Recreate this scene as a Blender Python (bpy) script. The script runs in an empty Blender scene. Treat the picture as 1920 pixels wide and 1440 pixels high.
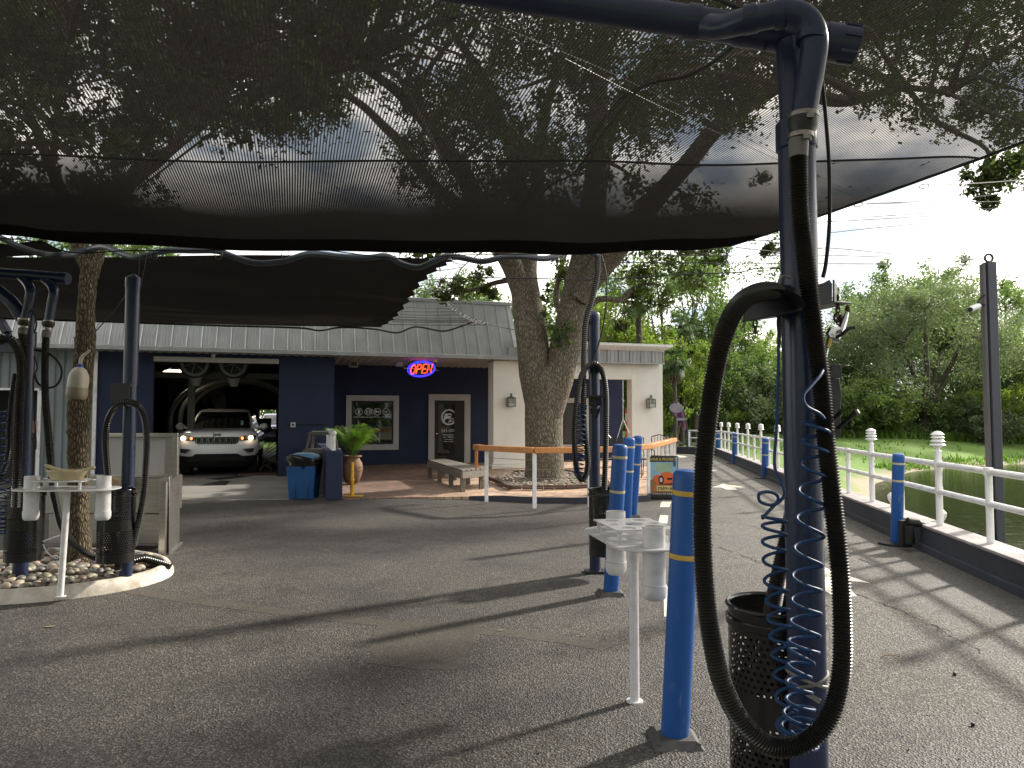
import bpy, bmesh, math, random
import numpy as np
from mathutils import Vector, Matrix, Euler
R = math.radians
sc = bpy.context.scene
col = sc.collection
# ---------------------------------------------------------------- camera
CAMH = 1.53; F = 1333.0; PITCH = math.atan(65/1333.0)
cd = bpy.data.cameras.new('camera'); cam = bpy.data.objects.new('camera', cd); col.objects.link(cam)
cam.location = (0, 0, CAMH); cam.rotation_euler = (R(90)+PITCH, 0, 0)
cd.sensor_width = 36; cd.lens = 36*F/1920; cd.clip_start = 0.05; cd.clip_end = 3000
sc.camera = cam
# ---------------------------------------------------------------- sky and sun
SUN_AZ, SUN_EL = 57.0, 29.0
w = bpy.data.worlds.new('World'); sc.world = w; w.use_nodes = True
nt = w.node_tree; nt.nodes.clear()
N = nt.nodes.new; L = nt.links.new
out = N('ShaderNodeOutputWorld'); bg = N('ShaderNodeBackground'); bg.inputs['Strength'].default_value = 0.10
sky = N('ShaderNodeTexSky'); sky.sky_type = 'NISHITA'; sky.sun_disc = False
sky.sun_elevation = R(SUN_EL); sky.sun_rotation = R(SUN_AZ); sky.air_density = 1.0; sky.dust_density = 2.0
tc = N('ShaderNodeTexCoord'); mp = N('ShaderNodeMapping'); mp.inputs['Scale'].default_value = (1.6, 1.6, 4.2)
no = N('ShaderNodeTexNoise'); no.inputs['Scale'].default_value = 1.7; no.inputs['Detail'].default_value = 7; no.inputs['Roughness'].default_value = .55
cr_ = N('ShaderNodeValToRGB'); cr_.color_ramp.elements[0].position = .40; cr_.color_ramp.elements[1].position = .60
cr_.color_ramp.elements[0].color = (.62, .62, .62, 1); cr_.color_ramp.elements[1].color = (1, 1, 1, 1)
no2 = N('ShaderNodeTexNoise'); no2.inputs['Scale'].default_value = 4.0; no2.inputs['Detail'].default_value = 6
cl = N('ShaderNodeMixRGB'); cl.inputs[1].default_value = (3.1, 3.7, 4.4, 1); cl.inputs[2].default_value = (16.0, 14.8, 13.2, 1)
mx = N('ShaderNodeMixRGB')
L(tc.outputs['Generated'], mp.inputs['Vector']); L(mp.outputs[0], no.inputs['Vector']); L(mp.outputs[0], no2.inputs['Vector'])
L(no.outputs['Fac'], cr_.inputs[0]); L(cr_.outputs[0], mx.inputs[0]); L(sky.outputs[0], mx.inputs[1])
cr2 = N('ShaderNodeValToRGB'); cr2.color_ramp.elements[0].position = .38; cr2.color_ramp.elements[1].position = .6
L(no2.outputs['Fac'], cr2.inputs[0]); L(cr2.outputs[0], cl.inputs[0])
L(cl.outputs[0], mx.inputs[2]); L(mx.outputs[0], bg.inputs[0]); L(bg.outputs[0], out.inputs[0])
az, el = R(SUN_AZ), R(SUN_EL)
SUN = Vector((math.sin(az)*math.cos(el), math.cos(az)*math.cos(el), math.sin(el)))
ld = bpy.data.lights.new('sun', 'SUN'); ld.energy = 3.4; ld.angle = R(3.2); ld.color = (1.0, .925, .81)
lo = bpy.data.objects.new('sun', ld); col.objects.link(lo); lo.rotation_euler = SUN.to_track_quat('Z', 'Y').to_euler(); lo.location = (20, 10, 20)
sc.view_settings.view_transform = 'Standard'; sc.view_settings.look = 'None'
sc.view_settings.exposure = 1.15; sc.view_settings.gamma = 1
sc.cycles.transparent_max_bounces = 12; sc.cycles.max_bounces = 6; sc.cycles.use_denoising = True

# ---------------------------------------------------------------- helpers
def ray(px, py):
    c, s = math.cos(PITCH), math.sin(PITCH)
    a, b = px-960, 720-py
    return Vector((a, F*c - b*s, F*s + b*c))
def P(px, py, Y):                       # world point on a sight line at depth Y metres
    d = ray(px, py); t = Y/d.y
    return Vector((d.x*t, Y, CAMH + d.z*t))
def G(px, py, z=0.0):                   # world point on a level plane
    d = ray(px, py); t = (z-CAMH)/d.z
    return Vector((d.x*t, d.y*t, z))
class MB:
    def __init__(s): s.v = []; s.f = []; s.m = []; s.cur = 0
    def add(s, vs, fs):
        o = len(s.v); s.v += [tuple(v) for v in vs]
        for f in fs: s.f.append(tuple(i+o for i in f)); s.m.append(s.cur)
    def box(s, c, d, rz=0, rot=None):
        hx, hy, hz = d[0]/2, d[1]/2, d[2]/2
        M_ = rot if rot else Matrix.Rotation(rz, 3, 'Z')
        vs = [Vector(c)+M_@Vector((x, y, z)) for x in (-hx, hx) for y in (-hy, hy) for z in (-hz, hz)]
        s.add(vs, [(0,1,3,2),(4,6,7,5),(0,4,5,1),(2,3,7,6),(0,2,6,4),(1,5,7,3)]); return s
    def bx(s, x0, x1, y0, y1, z0, z1): return s.box(((x0+x1)/2, (y0+y1)/2, (z0+z1)/2), (abs(x1-x0), abs(y1-y0), abs(z1-z0)))
    def bar(s, a, b, w_, h):            # rectangular bar from a to b
        a, b = Vector(a), Vector(b); d = b-a; q = d.to_track_quat('X', 'Z').to_matrix()
        return s.box((a+b)/2, (d.length, w_, h), rot=q)
    def prism(s, poly, z0, z1):
        n = len(poly); vs = [(p[0], p[1], z0) for p in poly]+[(p[0], p[1], z1) for p in poly]
        s.add(vs, [tuple(range(n))[::-1], tuple(range(n, 2*n))]+[(i, (i+1) % n, n+(i+1) % n, n+i) for i in range(n)]); return s
    def ext(s, poly, vec):              # extrude a 3-D polygon by a vector
        n = len(poly); vec = Vector(vec); vs = [Vector(p) for p in poly]+[Vector(p)+vec for p in poly]
        s.add(vs, [tuple(range(n))[::-1], tuple(range(n, 2*n))]+[(i, (i+1) % n, n+(i+1) % n, n+i) for i in range(n)]); return s
    def tube(s, pts, r, n=10, cap=True, closed=False):
        pts = [Vector(p) for p in pts]; k = len(pts)
        rs = r if isinstance(r, (list, tuple)) else [r]*k
        ts = []
        for i in range(k):
            a = pts[(i-1) % k] if (closed or i > 0) else pts[0]; b = pts[(i+1) % k] if (closed or i < k-1) else pts[-1]
            d = b-a; ts.append(d.normalized() if d.length > 1e-9 else Vector((0, 0, 1)))
        t0 = ts[0]; up = Vector((0, 0, 1)) if abs(t0.z) < .9 else Vector((1, 0, 0))
        nrm = (up - t0*up.dot(t0)).normalized(); vs = []
        for i in range(k):
            t = ts[i]; nrm = nrm - t*nrm.dot(t)
            nrm = nrm.normalized() if nrm.length > 1e-6 else t.orthogonal().normalized()
            bn = t.cross(nrm)
            for j in range(n):
                a = 2*math.pi*j/n; vs.append(pts[i]+(nrm*math.cos(a)+bn*math.sin(a))*rs[i])
        fs = []
        for i in range(k if closed else k-1):
            i2 = (i+1) % k
            for j in range(n): fs.append((i*n+j, i*n+(j+1) % n, i2*n+(j+1) % n, i2*n+j))
        if cap and not closed:
            fs.append(tuple(range(n))[::-1]); fs.append(tuple((k-1)*n+j for j in range(n)))
        s.add(vs, fs); return s
    def cyl(s, a, b, r, r2=None, n=20): return s.tube([a, b], [r, r if r2 is None else r2], n)
    def lathe(s, prof, c=(0, 0, 0), n=24, cap=True, a0=0):
        c = Vector(c); vs = []; k = len(prof)
        for r, z in prof:
            for j in range(n):
                a = a0+2*math.pi*j/n; vs.append(c+Vector((r*math.cos(a), r*math.sin(a), z)))
        fs = [(i*n+j, i*n+(j+1) % n, (i+1)*n+(j+1) % n, (i+1)*n+j) for i in range(k-1) for j in range(n)]
        if cap:
            fs.append(tuple(range(n))[::-1]); fs.append(tuple((k-1)*n+j for j in range(n)))
        s.add(vs, fs); return s
    def ball(s, c, r, n=12, sc_=(1, 1, 1)):
        prof = [(max(1e-4, math.sin(math.pi*i/(n//2)))*r, -math.cos(math.pi*i/(n//2))*r) for i in range(n//2+1)]
        o = len(s.v); s.lathe(prof, (0, 0, 0), n)
        for i in range(o, len(s.v)):
            v = s.v[i]; s.v[i] = (c[0]+v[0]*sc_[0], c[1]+v[1]*sc_[1], c[2]+v[2]*sc_[2])
        return s
    def mesh(s, name, mats, sharp=38):
        me = bpy.data.meshes.new(name); me.from_pydata(s.v, [], s.f)
        if not isinstance(mats, (list, tuple)): mats = [mats]
        for m in mats: me.materials.append(m)
        if len(mats) > 1: me.polygons.foreach_set('material_index', s.m)
        me.polygons.foreach_set('use_smooth', [True]*len(s.f))
        me.set_sharp_from_angle(angle=R(sharp)); me.update(); return me
def cr(pts, k=8, closed=False):         # Catmull-Rom
    pts = [Vector(p) for p in pts]; n = len(pts); out_ = []
    for i in range(n if closed else n-1):
        g = (lambda j: pts[j % n]) if closed else (lambda j: pts[min(max(j, 0), n-1)])
        p0, p1, p2, p3 = g(i-1), g(i), g(i+1), g(i+2)
        for j in range(k):
            t = j/k
            out_.append(.5*((2*p1)+(p2-p0)*t+(2*p0-5*p1+4*p2-p3)*t*t+(3*p1-p0-3*p2+p3)*t**3))
    if not closed: out_.append(pts[-1])
    return out_
def even(pts, step):
    out_ = [pts[0]]; acc = 0
    for a, b in zip(pts, pts[1:]):
        L_ = (b-a).length
        while L_ > 0 and acc+L_ >= step:
            a = a+(b-a)*((step-acc)/L_); out_.append(a.copy()); L_ = (b-a).length; acc = 0
        acc += L_
    return out_
def setp(o, label=None, cat=None, group=None, kind=None):
    if label: o['label'] = label
    if cat: o['category'] = cat
    if group: o['group'] = group
    if kind: o['kind'] = kind
    return o
def thing(name, label, cat, loc=(0, 0, 0), rz=0, group=None, kind=None):
    o = bpy.data.objects.new(name, None); col.objects.link(o); o.location = loc; o.rotation_euler = (0, 0, rz)
    o.empty_display_size = .2
    return setp(o, label, cat, group, kind)
def part(name, b, m, parent=None, wld=False, bev=0, label=None, sharp=38, seg=2):
    if wld and parent is not None:
        base = parent if parent.parent is None else parent.parent
        l = base.location; b.v = [(x-l[0], y-l[1], z-l[2]) for x, y, z in b.v]
    me = b.mesh(name, m, sharp) if isinstance(b, MB) else b
    o = bpy.data.objects.new(name, me); col.objects.link(o)
    if parent is not None: o.parent = parent
    if bev:
        md = o.modifiers.new('bevel', 'BEVEL'); md.width = bev; md.segments = seg; md.limit_method = 'ANGLE'; md.angle_limit = R(40); md.harden_normals = False
    if label: o['label'] = label
    return o
def single(name, b, m, label, cat, group=None, bev=0, kind=None, sharp=38, loc=None):
    if loc is None:
        a = np.array(b.v); loc = ((a[:, 0].min()+a[:, 0].max())/2, (a[:, 1].min()+a[:, 1].max())/2, a[:, 2].min())
    b.v = [(x-loc[0], y-loc[1], z-loc[2]) for x, y, z in b.v]
    o = part(name, b, m, None, bev=bev, sharp=sharp); o.location = loc
    return setp(o, label, cat, group, kind)
def struct(name, b, m, sharp=38):
    o = part(name, b, m, sharp=sharp); o['kind'] = 'structure'; return o
def dup(o, parent=None):
    c = o.copy(); col.objects.link(c)
    if parent is not None: c.parent = parent
    for ch in list(o.children): dup(ch, c)
    return c
def ngrid(name, V, Fq, mats, smooth=True):
    me = bpy.data.meshes.new(name); nv, nf = len(V), len(Fq)
    me.vertices.add(nv); me.vertices.foreach_set('co', np.asarray(V, dtype=np.float32).ravel())
    k = Fq.shape[1]; me.loops.add(nf*k); me.loops.foreach_set('vertex_index', Fq.astype(np.int32).ravel())
    me.polygons.add(nf); me.polygons.foreach_set('loop_start', np.arange(0, nf*k, k, dtype=np.int32))
    me.polygons.foreach_set('loop_total', np.full(nf, k, dtype=np.int32))
    me.update(calc_edges=True); me.validate()
    if smooth: me.polygons.foreach_set('use_smooth', [True]*nf)
    for m in (mats if isinstance(mats, (list, tuple)) else [mats]): me.materials.append(m)
    return me
def leaf_mesh(name, C, size, mat_, seed=0, aspect=.5, droop=0.0, flat=0.0):
    rg = np.random.default_rng(seed); C = np.asarray(C, dtype=np.float64); n = len(C)
    a = rg.normal(size=(n, 3)); a[:, 2] = a[:, 2]*(1-flat) - droop; a /= np.linalg.norm(a, axis=1)[:, None]+1e-9
    b = rg.normal(size=(n, 3)); b -= a*(a*b).sum(1)[:, None]; b /= np.linalg.norm(b, axis=1)[:, None]+1e-9
    s = size*rg.uniform(.6, 1.3, n)[:, None]
    nrm = np.cross(a, b)
    V = np.empty((n, 4, 3)); V[:, 0] = C-a*s/2; V[:, 1] = C+b*s*aspect/2+nrm*s*.12; V[:, 2] = C+a*s/2; V[:, 3] = C-b*s*aspect/2+nrm*s*.12
    return ngrid(name, V.reshape(-1, 3), np.arange(4*n).reshape(-1, 4), mat_, smooth=False)

# ---------------------------------------------------------------- materials
def newmat(name):
    m = bpy.data.materials.new(name); m.use_nodes = True; n = m.node_tree
    return m, n, n.nodes['Principled BSDF'], n.nodes.new, n.links.new
def M(name, c, rough=.6, metal=0, c2=None, vs=4.0, lo_=.35, hi=.7, bump=0, bs=60, coat=0, spec=.5, emit=0, detail=5, rvar=0, stretch=(1, 1, 1)):
    m, n, p, N_, L_ = newmat(name)
    p.inputs['Base Color'].default_value = (*c, 1); p.inputs['Roughness'].default_value = rough; p.inputs['Metallic'].default_value = metal
    p.inputs['Specular IOR Level'].default_value = spec; p.inputs['Coat Weight'].default_value = coat
    if emit: p.inputs['Emission Color'].default_value = (*c, 1); p.inputs['Emission Strength'].default_value = emit
    t = N_('ShaderNodeTexCoord'); mpn = N_('ShaderNodeMapping'); mpn.inputs['Scale'].default_value = stretch; L_(t.outputs['Object'], mpn.inputs[0])
    if c2 is None: c2 = tuple(x*.82 for x in c)
    no_ = N_('ShaderNodeTexNoise'); no_.inputs['Scale'].default_value = vs; no_.inputs['Detail'].default_value = detail; L_(mpn.outputs[0], no_.inputs['Vector'])
    r = N_('ShaderNodeValToRGB'); r.color_ramp.elements[0].position = lo_; r.color_ramp.elements[1].position = hi
    r.color_ramp.elements[0].color = (*c, 1); r.color_ramp.elements[1].color = (*c2, 1)
    L_(no_.outputs['Fac'], r.inputs[0]); L_(r.outputs[0], p.inputs['Base Color'])
    if rvar:
        mr = N_('ShaderNodeMapRange'); mr.inputs[3].default_value = max(.02, rough-rvar); mr.inputs[4].default_value = min(1, rough+rvar); L_(no_.outputs['Fac'], mr.inputs[0]); L_(mr.outputs[0], p.inputs['Roughness'])
    if bump:
        nb = N_('ShaderNodeTexNoise'); nb.inputs['Scale'].default_value = bs; nb.inputs['Detail'].default_value = 3; L_(mpn.outputs[0], nb.inputs['Vector'])
        bp = N_('ShaderNodeBump'); bp.inputs['Strength'].default_value = bump; bp.inputs['Distance'].default_value = .01; L_(nb.outputs['Fac'], bp.inputs['Height']); L_(bp.outputs[0], p.inputs['Normal'])
    return m
def leafmat(name, c, c2, trans=.35):
    m, n, p, N_, L_ = newmat(name); o = n.nodes['Material Output']
    g = N_('ShaderNodeNewGeometry'); t = N_('ShaderNodeTexCoord'); no_ = N_('ShaderNodeTexNoise'); no_.inputs['Scale'].default_value = .6; L_(t.outputs['Object'], no_.inputs['Vector'])
    ad = N_('ShaderNodeMath'); ad.operation = 'MULTIPLY_ADD'; ad.inputs[1].default_value = .45; L_(g.outputs['Random Per Island'], ad.inputs[0])
    oi = N_('ShaderNodeObjectInfo'); a2 = N_('ShaderNodeMath'); a2.operation = 'MULTIPLY_ADD'; a2.inputs[1].default_value = .3; L_(oi.outputs['Random'], a2.inputs[0])
    sb = N_('ShaderNodeMath'); sb.operation = 'MULTIPLY'; sb.inputs[1].default_value = .6; L_(no_.outputs['Fac'], sb.inputs[0]); L_(sb.outputs[0], a2.inputs[2]); L_(a2.outputs[0], ad.inputs[2])
    r = N_('ShaderNodeValToRGB'); r.color_ramp.elements[0].position = .25; r.color_ramp.elements[1].position = 1.0
    r.color_ramp.elements[0].color = (*c, 1); r.color_ramp.elements[1].color = (*c2, 1); L_(ad.outputs[0], r.inputs[0])
    L_(r.outputs[0], p.inputs['Base Color']); p.inputs['Roughness'].default_value = .55; p.inputs['Specular IOR Level'].default_value = .25
    tr = N_('ShaderNodeBsdfTranslucent'); mu = N_('ShaderNodeMixRGB'); mu.blend_type = 'MULTIPLY'; mu.inputs[0].default_value = 1; mu.inputs[2].default_value = (1.25, 1.6, .7, 1)
    L_(r.outputs[0], mu.inputs[1]); L_(mu.outputs[0], tr.inputs[0]); ms = N_('ShaderNodeMixShader'); ms.inputs[0].default_value = trans
    L_(p.outputs[0], ms.inputs[1]); L_(tr.outputs[0], ms.inputs[2]); L_(ms.outputs[0], o.inputs[0]); return m
def barkmat(name, c, c2, sx=9, bump=.9):
    m, n, p, N_, L_ = newmat(name)
    t = N_('ShaderNodeTexCoord'); mpn = N_('ShaderNodeMapping'); mpn.inputs['Scale'].default_value = (1, 1, .28); L_(t.outputs['Object'], mpn.inputs[0])
    v = N_('ShaderNodeTexVoronoi'); v.feature = 'DISTANCE_TO_EDGE'; v.inputs['Scale'].default_value = sx*3; L_(mpn.outputs[0], v.inputs['Vector'])
    no_ = N_('ShaderNodeTexNoise'); no_.inputs['Scale'].default_value = sx; no_.inputs['Detail'].default_value = 8; L_(mpn.outputs[0], no_.inputs['Vector'])
    mr = N_('ShaderNodeMath'); mr.operation = 'MULTIPLY'; L_(v.outputs['Distance'], mr.inputs[0]); mr.inputs[1].default_value = 3.0
    ad = N_('ShaderNodeMath'); ad.operation = 'MULTIPLY'; L_(mr.outputs[0], ad.inputs[0]); L_(no_.outputs['Fac'], ad.inputs[1]); ad.use_clamp = True
    r = N_('ShaderNodeValToRGB'); r.color_ramp.elements[0].position = .03; r.color_ramp.elements[1].position = .5
    r.color_ramp.elements[0].color = (*c, 1); r.color_ramp.elements[1].color = (*c2, 1); L_(ad.outputs[0], r.inputs[0]); L_(r.outputs[0], p.inputs['Base Color'])
    bp = N_('ShaderNodeBump'); bp.inputs['Strength'].default_value = bump; bp.inputs['Distance'].default_value = .03; L_(ad.outputs[0], bp.inputs['Height']); L_(bp.outputs[0], p.inputs['Normal'])
    p.inputs['Roughness'].default_value = .95; p.inputs['Specular IOR Level'].default_value = .15; return m
mt = {}
mt['navy_pipe'] = M('navy_pipe_paint', (.013, .021, .058), .30, c2=(.019, .028, .066), vs=6, bump=.05, bs=30, rvar=.08)
mt['navy_wall'] = M('navy_stucco', (.014, .022, .056), .85, c2=(.020, .029, .068), vs=1.3, bump=.35, bs=70)
mt['white_wall'] = M('cream_stucco', (.78, .76, .72), .85, c2=(.70, .68, .63), vs=1.5, bump=.25, bs=60)
mt['trim'] = M('grey_trim_paint', (.46, .45, .43), .6, c2=(.40, .39, .37), vs=2)
mt['metal_roof'] = M('pale_roof_metal', (.36, .375, .39), .5, .1, c2=(.28, .29, .30), vs=2.2, rvar=.1, stretch=(1, 1, .3))
mt['clad'] = M('grey_blue_cladding', (.22, .25, .27), .5, .1, c2=(.18, .21, .23), vs=1.2)
mt['soffit'] = M('soffit_metal', (.42, .40, .36), .6, c2=(.36, .34, .3))
mt['white_paint'] = M('white_paint', (.80, .80, .81), .35, c2=(.58, .57, .54), vs=6, lo_=.5, hi=.8)
mt['white_pvc'] = M('white_pvc', (.62, .62, .625), .36, c2=(.44, .42, .39), vs=11, lo_=.50, hi=.78, coat=.1)
mt['bollard'] = M('blue_bollard_sleeve', (.008, .080, .31), .45, c2=(.09, .15, .29), vs=20, lo_=.60, hi=.74, bump=.12, bs=25, stretch=(1, 1, .35))
mt['tape'] = M('yellow_tape', (.62, .42, .06), .5)
mt['tape2'] = M('pale_tape', (.55, .47, .28), .5)
mt['black_rubber'] = M('black_rubber', (.012, .012, .012), .42, c2=(.02, .018, .015), vs=6)
mt['hose'] = M('black_hose', (.010, .010, .009), .30, c2=(.022, .019, .015), vs=9, lo_=.4, hi=.75)
mt['hose_grey'] = M('grey_blue_hose', (.05, .06, .075), .4)
mt['coil'] = M('blue_coil_hose', (.006, .040, .125), .48, spec=.35)
mt['bin_black'] = M('black_bin_enamel', (.008, .008, .008), .22, coat=.3)
mt['bracket'] = M('dark_bracket_paint', (.012, .013, .020), .45)
mt['steel'] = M('brushed_steel', (.42, .41, .39), .32, .9, c2=(.34, .33, .31), vs=3, stretch=(1, 1, 12), rvar=.1)
mt['chrome'] = M('chrome', (.62, .62, .64), .12, 1)
mt['rusty'] = M('rusty_chain', (.10, .05, .035), .7, .4, c2=(.05, .03, .025), vs=40)
mt['cuff'] = M('grey_cuff', (.17, .16, .15), .6)
mt['clamp'] = M('clamp_steel', (.36, .33, .29), .34, 1, c2=(.22, .2, .17), vs=60)
mt['brass'] = M('brass', (.6, .42, .12), .3, .9)
mt['wire'] = M('steel_wire', (.10, .10, .105), .4, .6)
mt['black'] = M('matte_black', (.006, .006, .007), .6)
mt['wood_orange'] = M('stained_rail_wood', (.60, .26, .075), .45, c2=(.46, .18, .05), vs=3, stretch=(6, 1, 6), coat=.2)
mt['wood_grey'] = M('weathered_wood', (.22, .20, .165), .85, c2=(.12, .11, .09), vs=5, stretch=(1, 9, 9), bump=.4, bs=50)
mt['concrete'] = M('pale_concrete', (.26, .25, .23), .8, c2=(.19, .185, .17), vs=1.1, bump=.2, bs=80, rvar=.15)
mt['kerb_white'] = M('painted_kerb', (.62, .58, .51), .7, c2=(.30, .23, .16), vs=7, lo_=.44, hi=.78, bump=.3, bs=40)
mt['kerb_wall'] = M('navy_grey_kerb', (.045, .05, .065), .8, c2=(.03, .034, .045), vs=1.5, bump=.3, bs=60)
mt['kerb_cap'] = M('kerb_cap', (.40, .37, .37), .8, c2=(.24, .22, .22), vs=5, bump=.2)
mt['paint_line'] = M('road_paint', (.68, .64, .55), .7, c2=(.42, .40, .35), vs=22, lo_=.45, hi=.8)
mt['glass_dark'] = M('dark_glass', (.006, .008, .008), .03, spec=.7)
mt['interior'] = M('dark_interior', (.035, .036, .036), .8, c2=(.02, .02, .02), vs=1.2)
mt['terracotta'] = M('terracotta', (.22, .12, .065), .8, c2=(.13, .075, .045), vs=7, bump=.4, bs=40)
mt['blue_bin'] = M('blue_plastic', (.008, .07, .21), .4, c2=(.01, .06, .17), vs=3)
mt['blue_lid'] = M('pale_blue_lid', (.12, .24, .38), .25)
mt['bag'] = M('black_bag', (.01, .01, .01), .18, bump=.9, bs=30, coat=.4)
mt['brown_plastic'] = M('taupe_plastic', (.09, .08, .07), .5)
mt['yellow'] = M('yellow_paint', (.72, .40, .02), .45, c2=(.6, .32, .02), vs=10)
mt['oak_bark'] = barkmat('oak_bark', (.085, .074, .058), (.29, .255, .20), 10)
mt['thin_bark'] = barkmat('thin_bark', (.045, .034, .022), (.20, .165, .11), 16)
mt['oak_leaf'] = leafmat('oak_leaf', (.026, .038, .012), (.095, .118, .038), .32)
mt['lime_leaf'] = leafmat('lime_leaf', (.07, .11, .025), (.28, .33, .075), .45)
mt['green_leaf'] = leafmat('green_leaf', (.060, .088, .040), (.165, .215, .085), .45)
mt['grey_leaf'] = leafmat('grey_leaf', (.09, .11, .075), (.21, .24, .155), .4)
mt['palm_leaf'] = leafmat('palm_leaf', (.03, .06, .02), (.10, .15, .06), .3)
mt['frond'] = leafmat('frond_leaf', (.035, .085, .012), (.14, .22, .04), .4)
mt['grass'] = leafmat('grass_blade', (.06, .13, .02), (.16, .26, .05), .4)
# ================================================================ GROUND
FX = lambda Y: 3.3+.175*Y               # inner face of the kerb wall along the pond
POND = [(4.3, -40), (4.35, 4), (5.4, 9), (6.4, 13.4), (7.6, 15.2), (9.0, 17.0), (9.7, 19.2), (10.6, 21.2), (12.6, 24.8), (17, 30.4), (20, 32.7), (23.3, 34.6), (26, 35.9), (33, 38), (45, 38), (80, 30), (120, -40)]
def pond_sd(X, Y):
    n = len(POND); d = np.full(X.shape, 1e9); ins = np.zeros(X.shape, bool)
    for i in range(n):
        ax, ay = POND[i]; bx_, by = POND[(i+1) % n]; ex, ey = bx_-ax, by-ay
        t = np.clip(((X-ax)*ex+(Y-ay)*ey)/(ex*ex+ey*ey), 0, 1)
        d = np.minimum(d, np.hypot(X-ax-t*ex, Y-ay-t*ey))
        c = ((ay > Y) != (by > Y)) & (X < (bx_-ax)*(Y-ay)/(by-ay+1e-12)+ax); ins ^= c
    return np.where(ins, -d, d)
def hgt(X, Y):
    X = np.asarray(X, float); Y = np.asarray(Y, float)
    d = pond_sd(X, Y)
    h = np.where(d < 0, -.72+np.maximum(d, -3)*.28, -.72+.75*(1-np.exp(-np.maximum(d, 0)/3.2))+.068*np.clip(d, 0, 22))
    h += .05*np.sin(X*.7+1)*np.cos(Y*.53)*np.clip(d/4, 0, 1)
    far = np.clip((Y-31.5)/12, 0, 1); h2 = -.06+far*1.1
    side = np.clip((X-(FX(Y)+.3))/2.5, 0, 1)
    h = np.where(X < FX(Y)+.3, h2, h2*(1-side)+h*side)
    h = np.where((Y < 31) & (X < FX(Y)+.33), -.06, h)
    return h
xs = np.concatenate([-np.geomspace(900, 17, 26), np.arange(-16, 2, 1.2), np.arange(2, 42, .26), np.geomspace(42.5, 900, 34)])
ys = np.concatenate([-np.geomspace(900, 12, 16), np.arange(-11, 12, 1.0), np.arange(12, 52, .28), np.geomspace(52.5, 1200, 34)])
GX, GY = np.meshgrid(xs, ys); GZ = hgt(GX, GY); nx, ny = len(xs), len(ys)
idx = np.arange(nx*ny).reshape(ny, nx)
Fq = np.stack([idx[:-1, :-1], idx[:-1, 1:], idx[1:, 1:], idx[1:, :-1]], -1).reshape(-1, 4)
m, n_, p, N_, L_ = newmat('ground_grass')
g = N_('ShaderNodeNewGeometry'); sx = N_('ShaderNodeSeparateXYZ'); L_(g.outputs['Position'], sx.inputs[0])
a = N_('ShaderNodeTexNoise'); a.inputs['Scale'].default_value = 12; a.inputs['Detail'].default_value = 8; L_(g.outputs['Position'], a.inputs['Vector'])
b_ = N_('ShaderNodeTexNoise'); b_.inputs['Scale'].default_value = .35; b_.inputs['Detail'].default_value = 5; L_(g.outputs['Position'], b_.inputs['Vector'])
r1 = N_('ShaderNodeValToRGB'); r1.color_ramp.elements[0].color = (.06, .12, .022, 1); r1.color_ramp.elements[1].color = (.18, .29, .055, 1); r1.color_ramp.elements[0].position = .33; r1.color_ramp.elements[1].position = .68
ad = N_('ShaderNodeMath'); ad.operation = 'ADD'; ml = N_('ShaderNodeMath'); ml.operation = 'MULTIPLY'; ml.inputs[1].default_value = .5
L_(a.outputs['Fac'], ad.inputs[0]); L_(b_.outputs['Fac'], ad.inputs[1]); L_(ad.outputs[0], ml.inputs[0]); L_(ml.outputs[0], r1.inputs[0])
sand = N_('ShaderNodeValToRGB'); sand.color_ramp.elements[0].color = (.16, .125, .08, 1); sand.color_ramp.elements[1].color = (.46, .40, .30, 1); L_(a.outputs['Fac'], sand.inputs[0])
nz = N_('ShaderNodeMath'); nz.operation = 'MULTIPLY_ADD'; nz.inputs[1].default_value = .5; L_(b_.outputs['Fac'], nz.inputs[0]); L_(sx.outputs[2], nz.inputs[2])
na = N_('ShaderNodeMath'); na.operation = 'MULTIPLY_ADD'; na.inputs[1].default_value = .22; L_(a.outputs['Fac'], na.inputs[0]); L_(nz.outputs[0], na.inputs[2])
mr = N_('ShaderNodeMapRange'); mr.inputs[1].default_value = -.26; mr.inputs[2].default_value = -.10; L_(na.outputs[0], mr.inputs[0])
mxx = N_('ShaderNodeMixRGB'); L_(mr.outputs[0], mxx.inputs[0]); L_(sand.outputs[0], mxx.inputs[1]); L_(r1.outputs[0], mxx.inputs[2]); L_(mxx.outputs[0], p.inputs['Base Color'])
p.inputs['Roughness'].default_value = .95; bp = N_('ShaderNodeBump'); bp.inputs['Strength'].default_value = .8; bp.inputs['Distance'].default_value = .06; L_(a.outputs['Fac'], bp.inputs['Height']); L_(bp.outputs[0], p.inputs['Normal'])
mt['ground'] = m
o = bpy.data.objects.new('ground', ngrid('ground', np.stack([GX, GY, GZ], -1).reshape(-1, 3), Fq, m)); col.objects.link(o); o['kind'] = 'structure'
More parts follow.
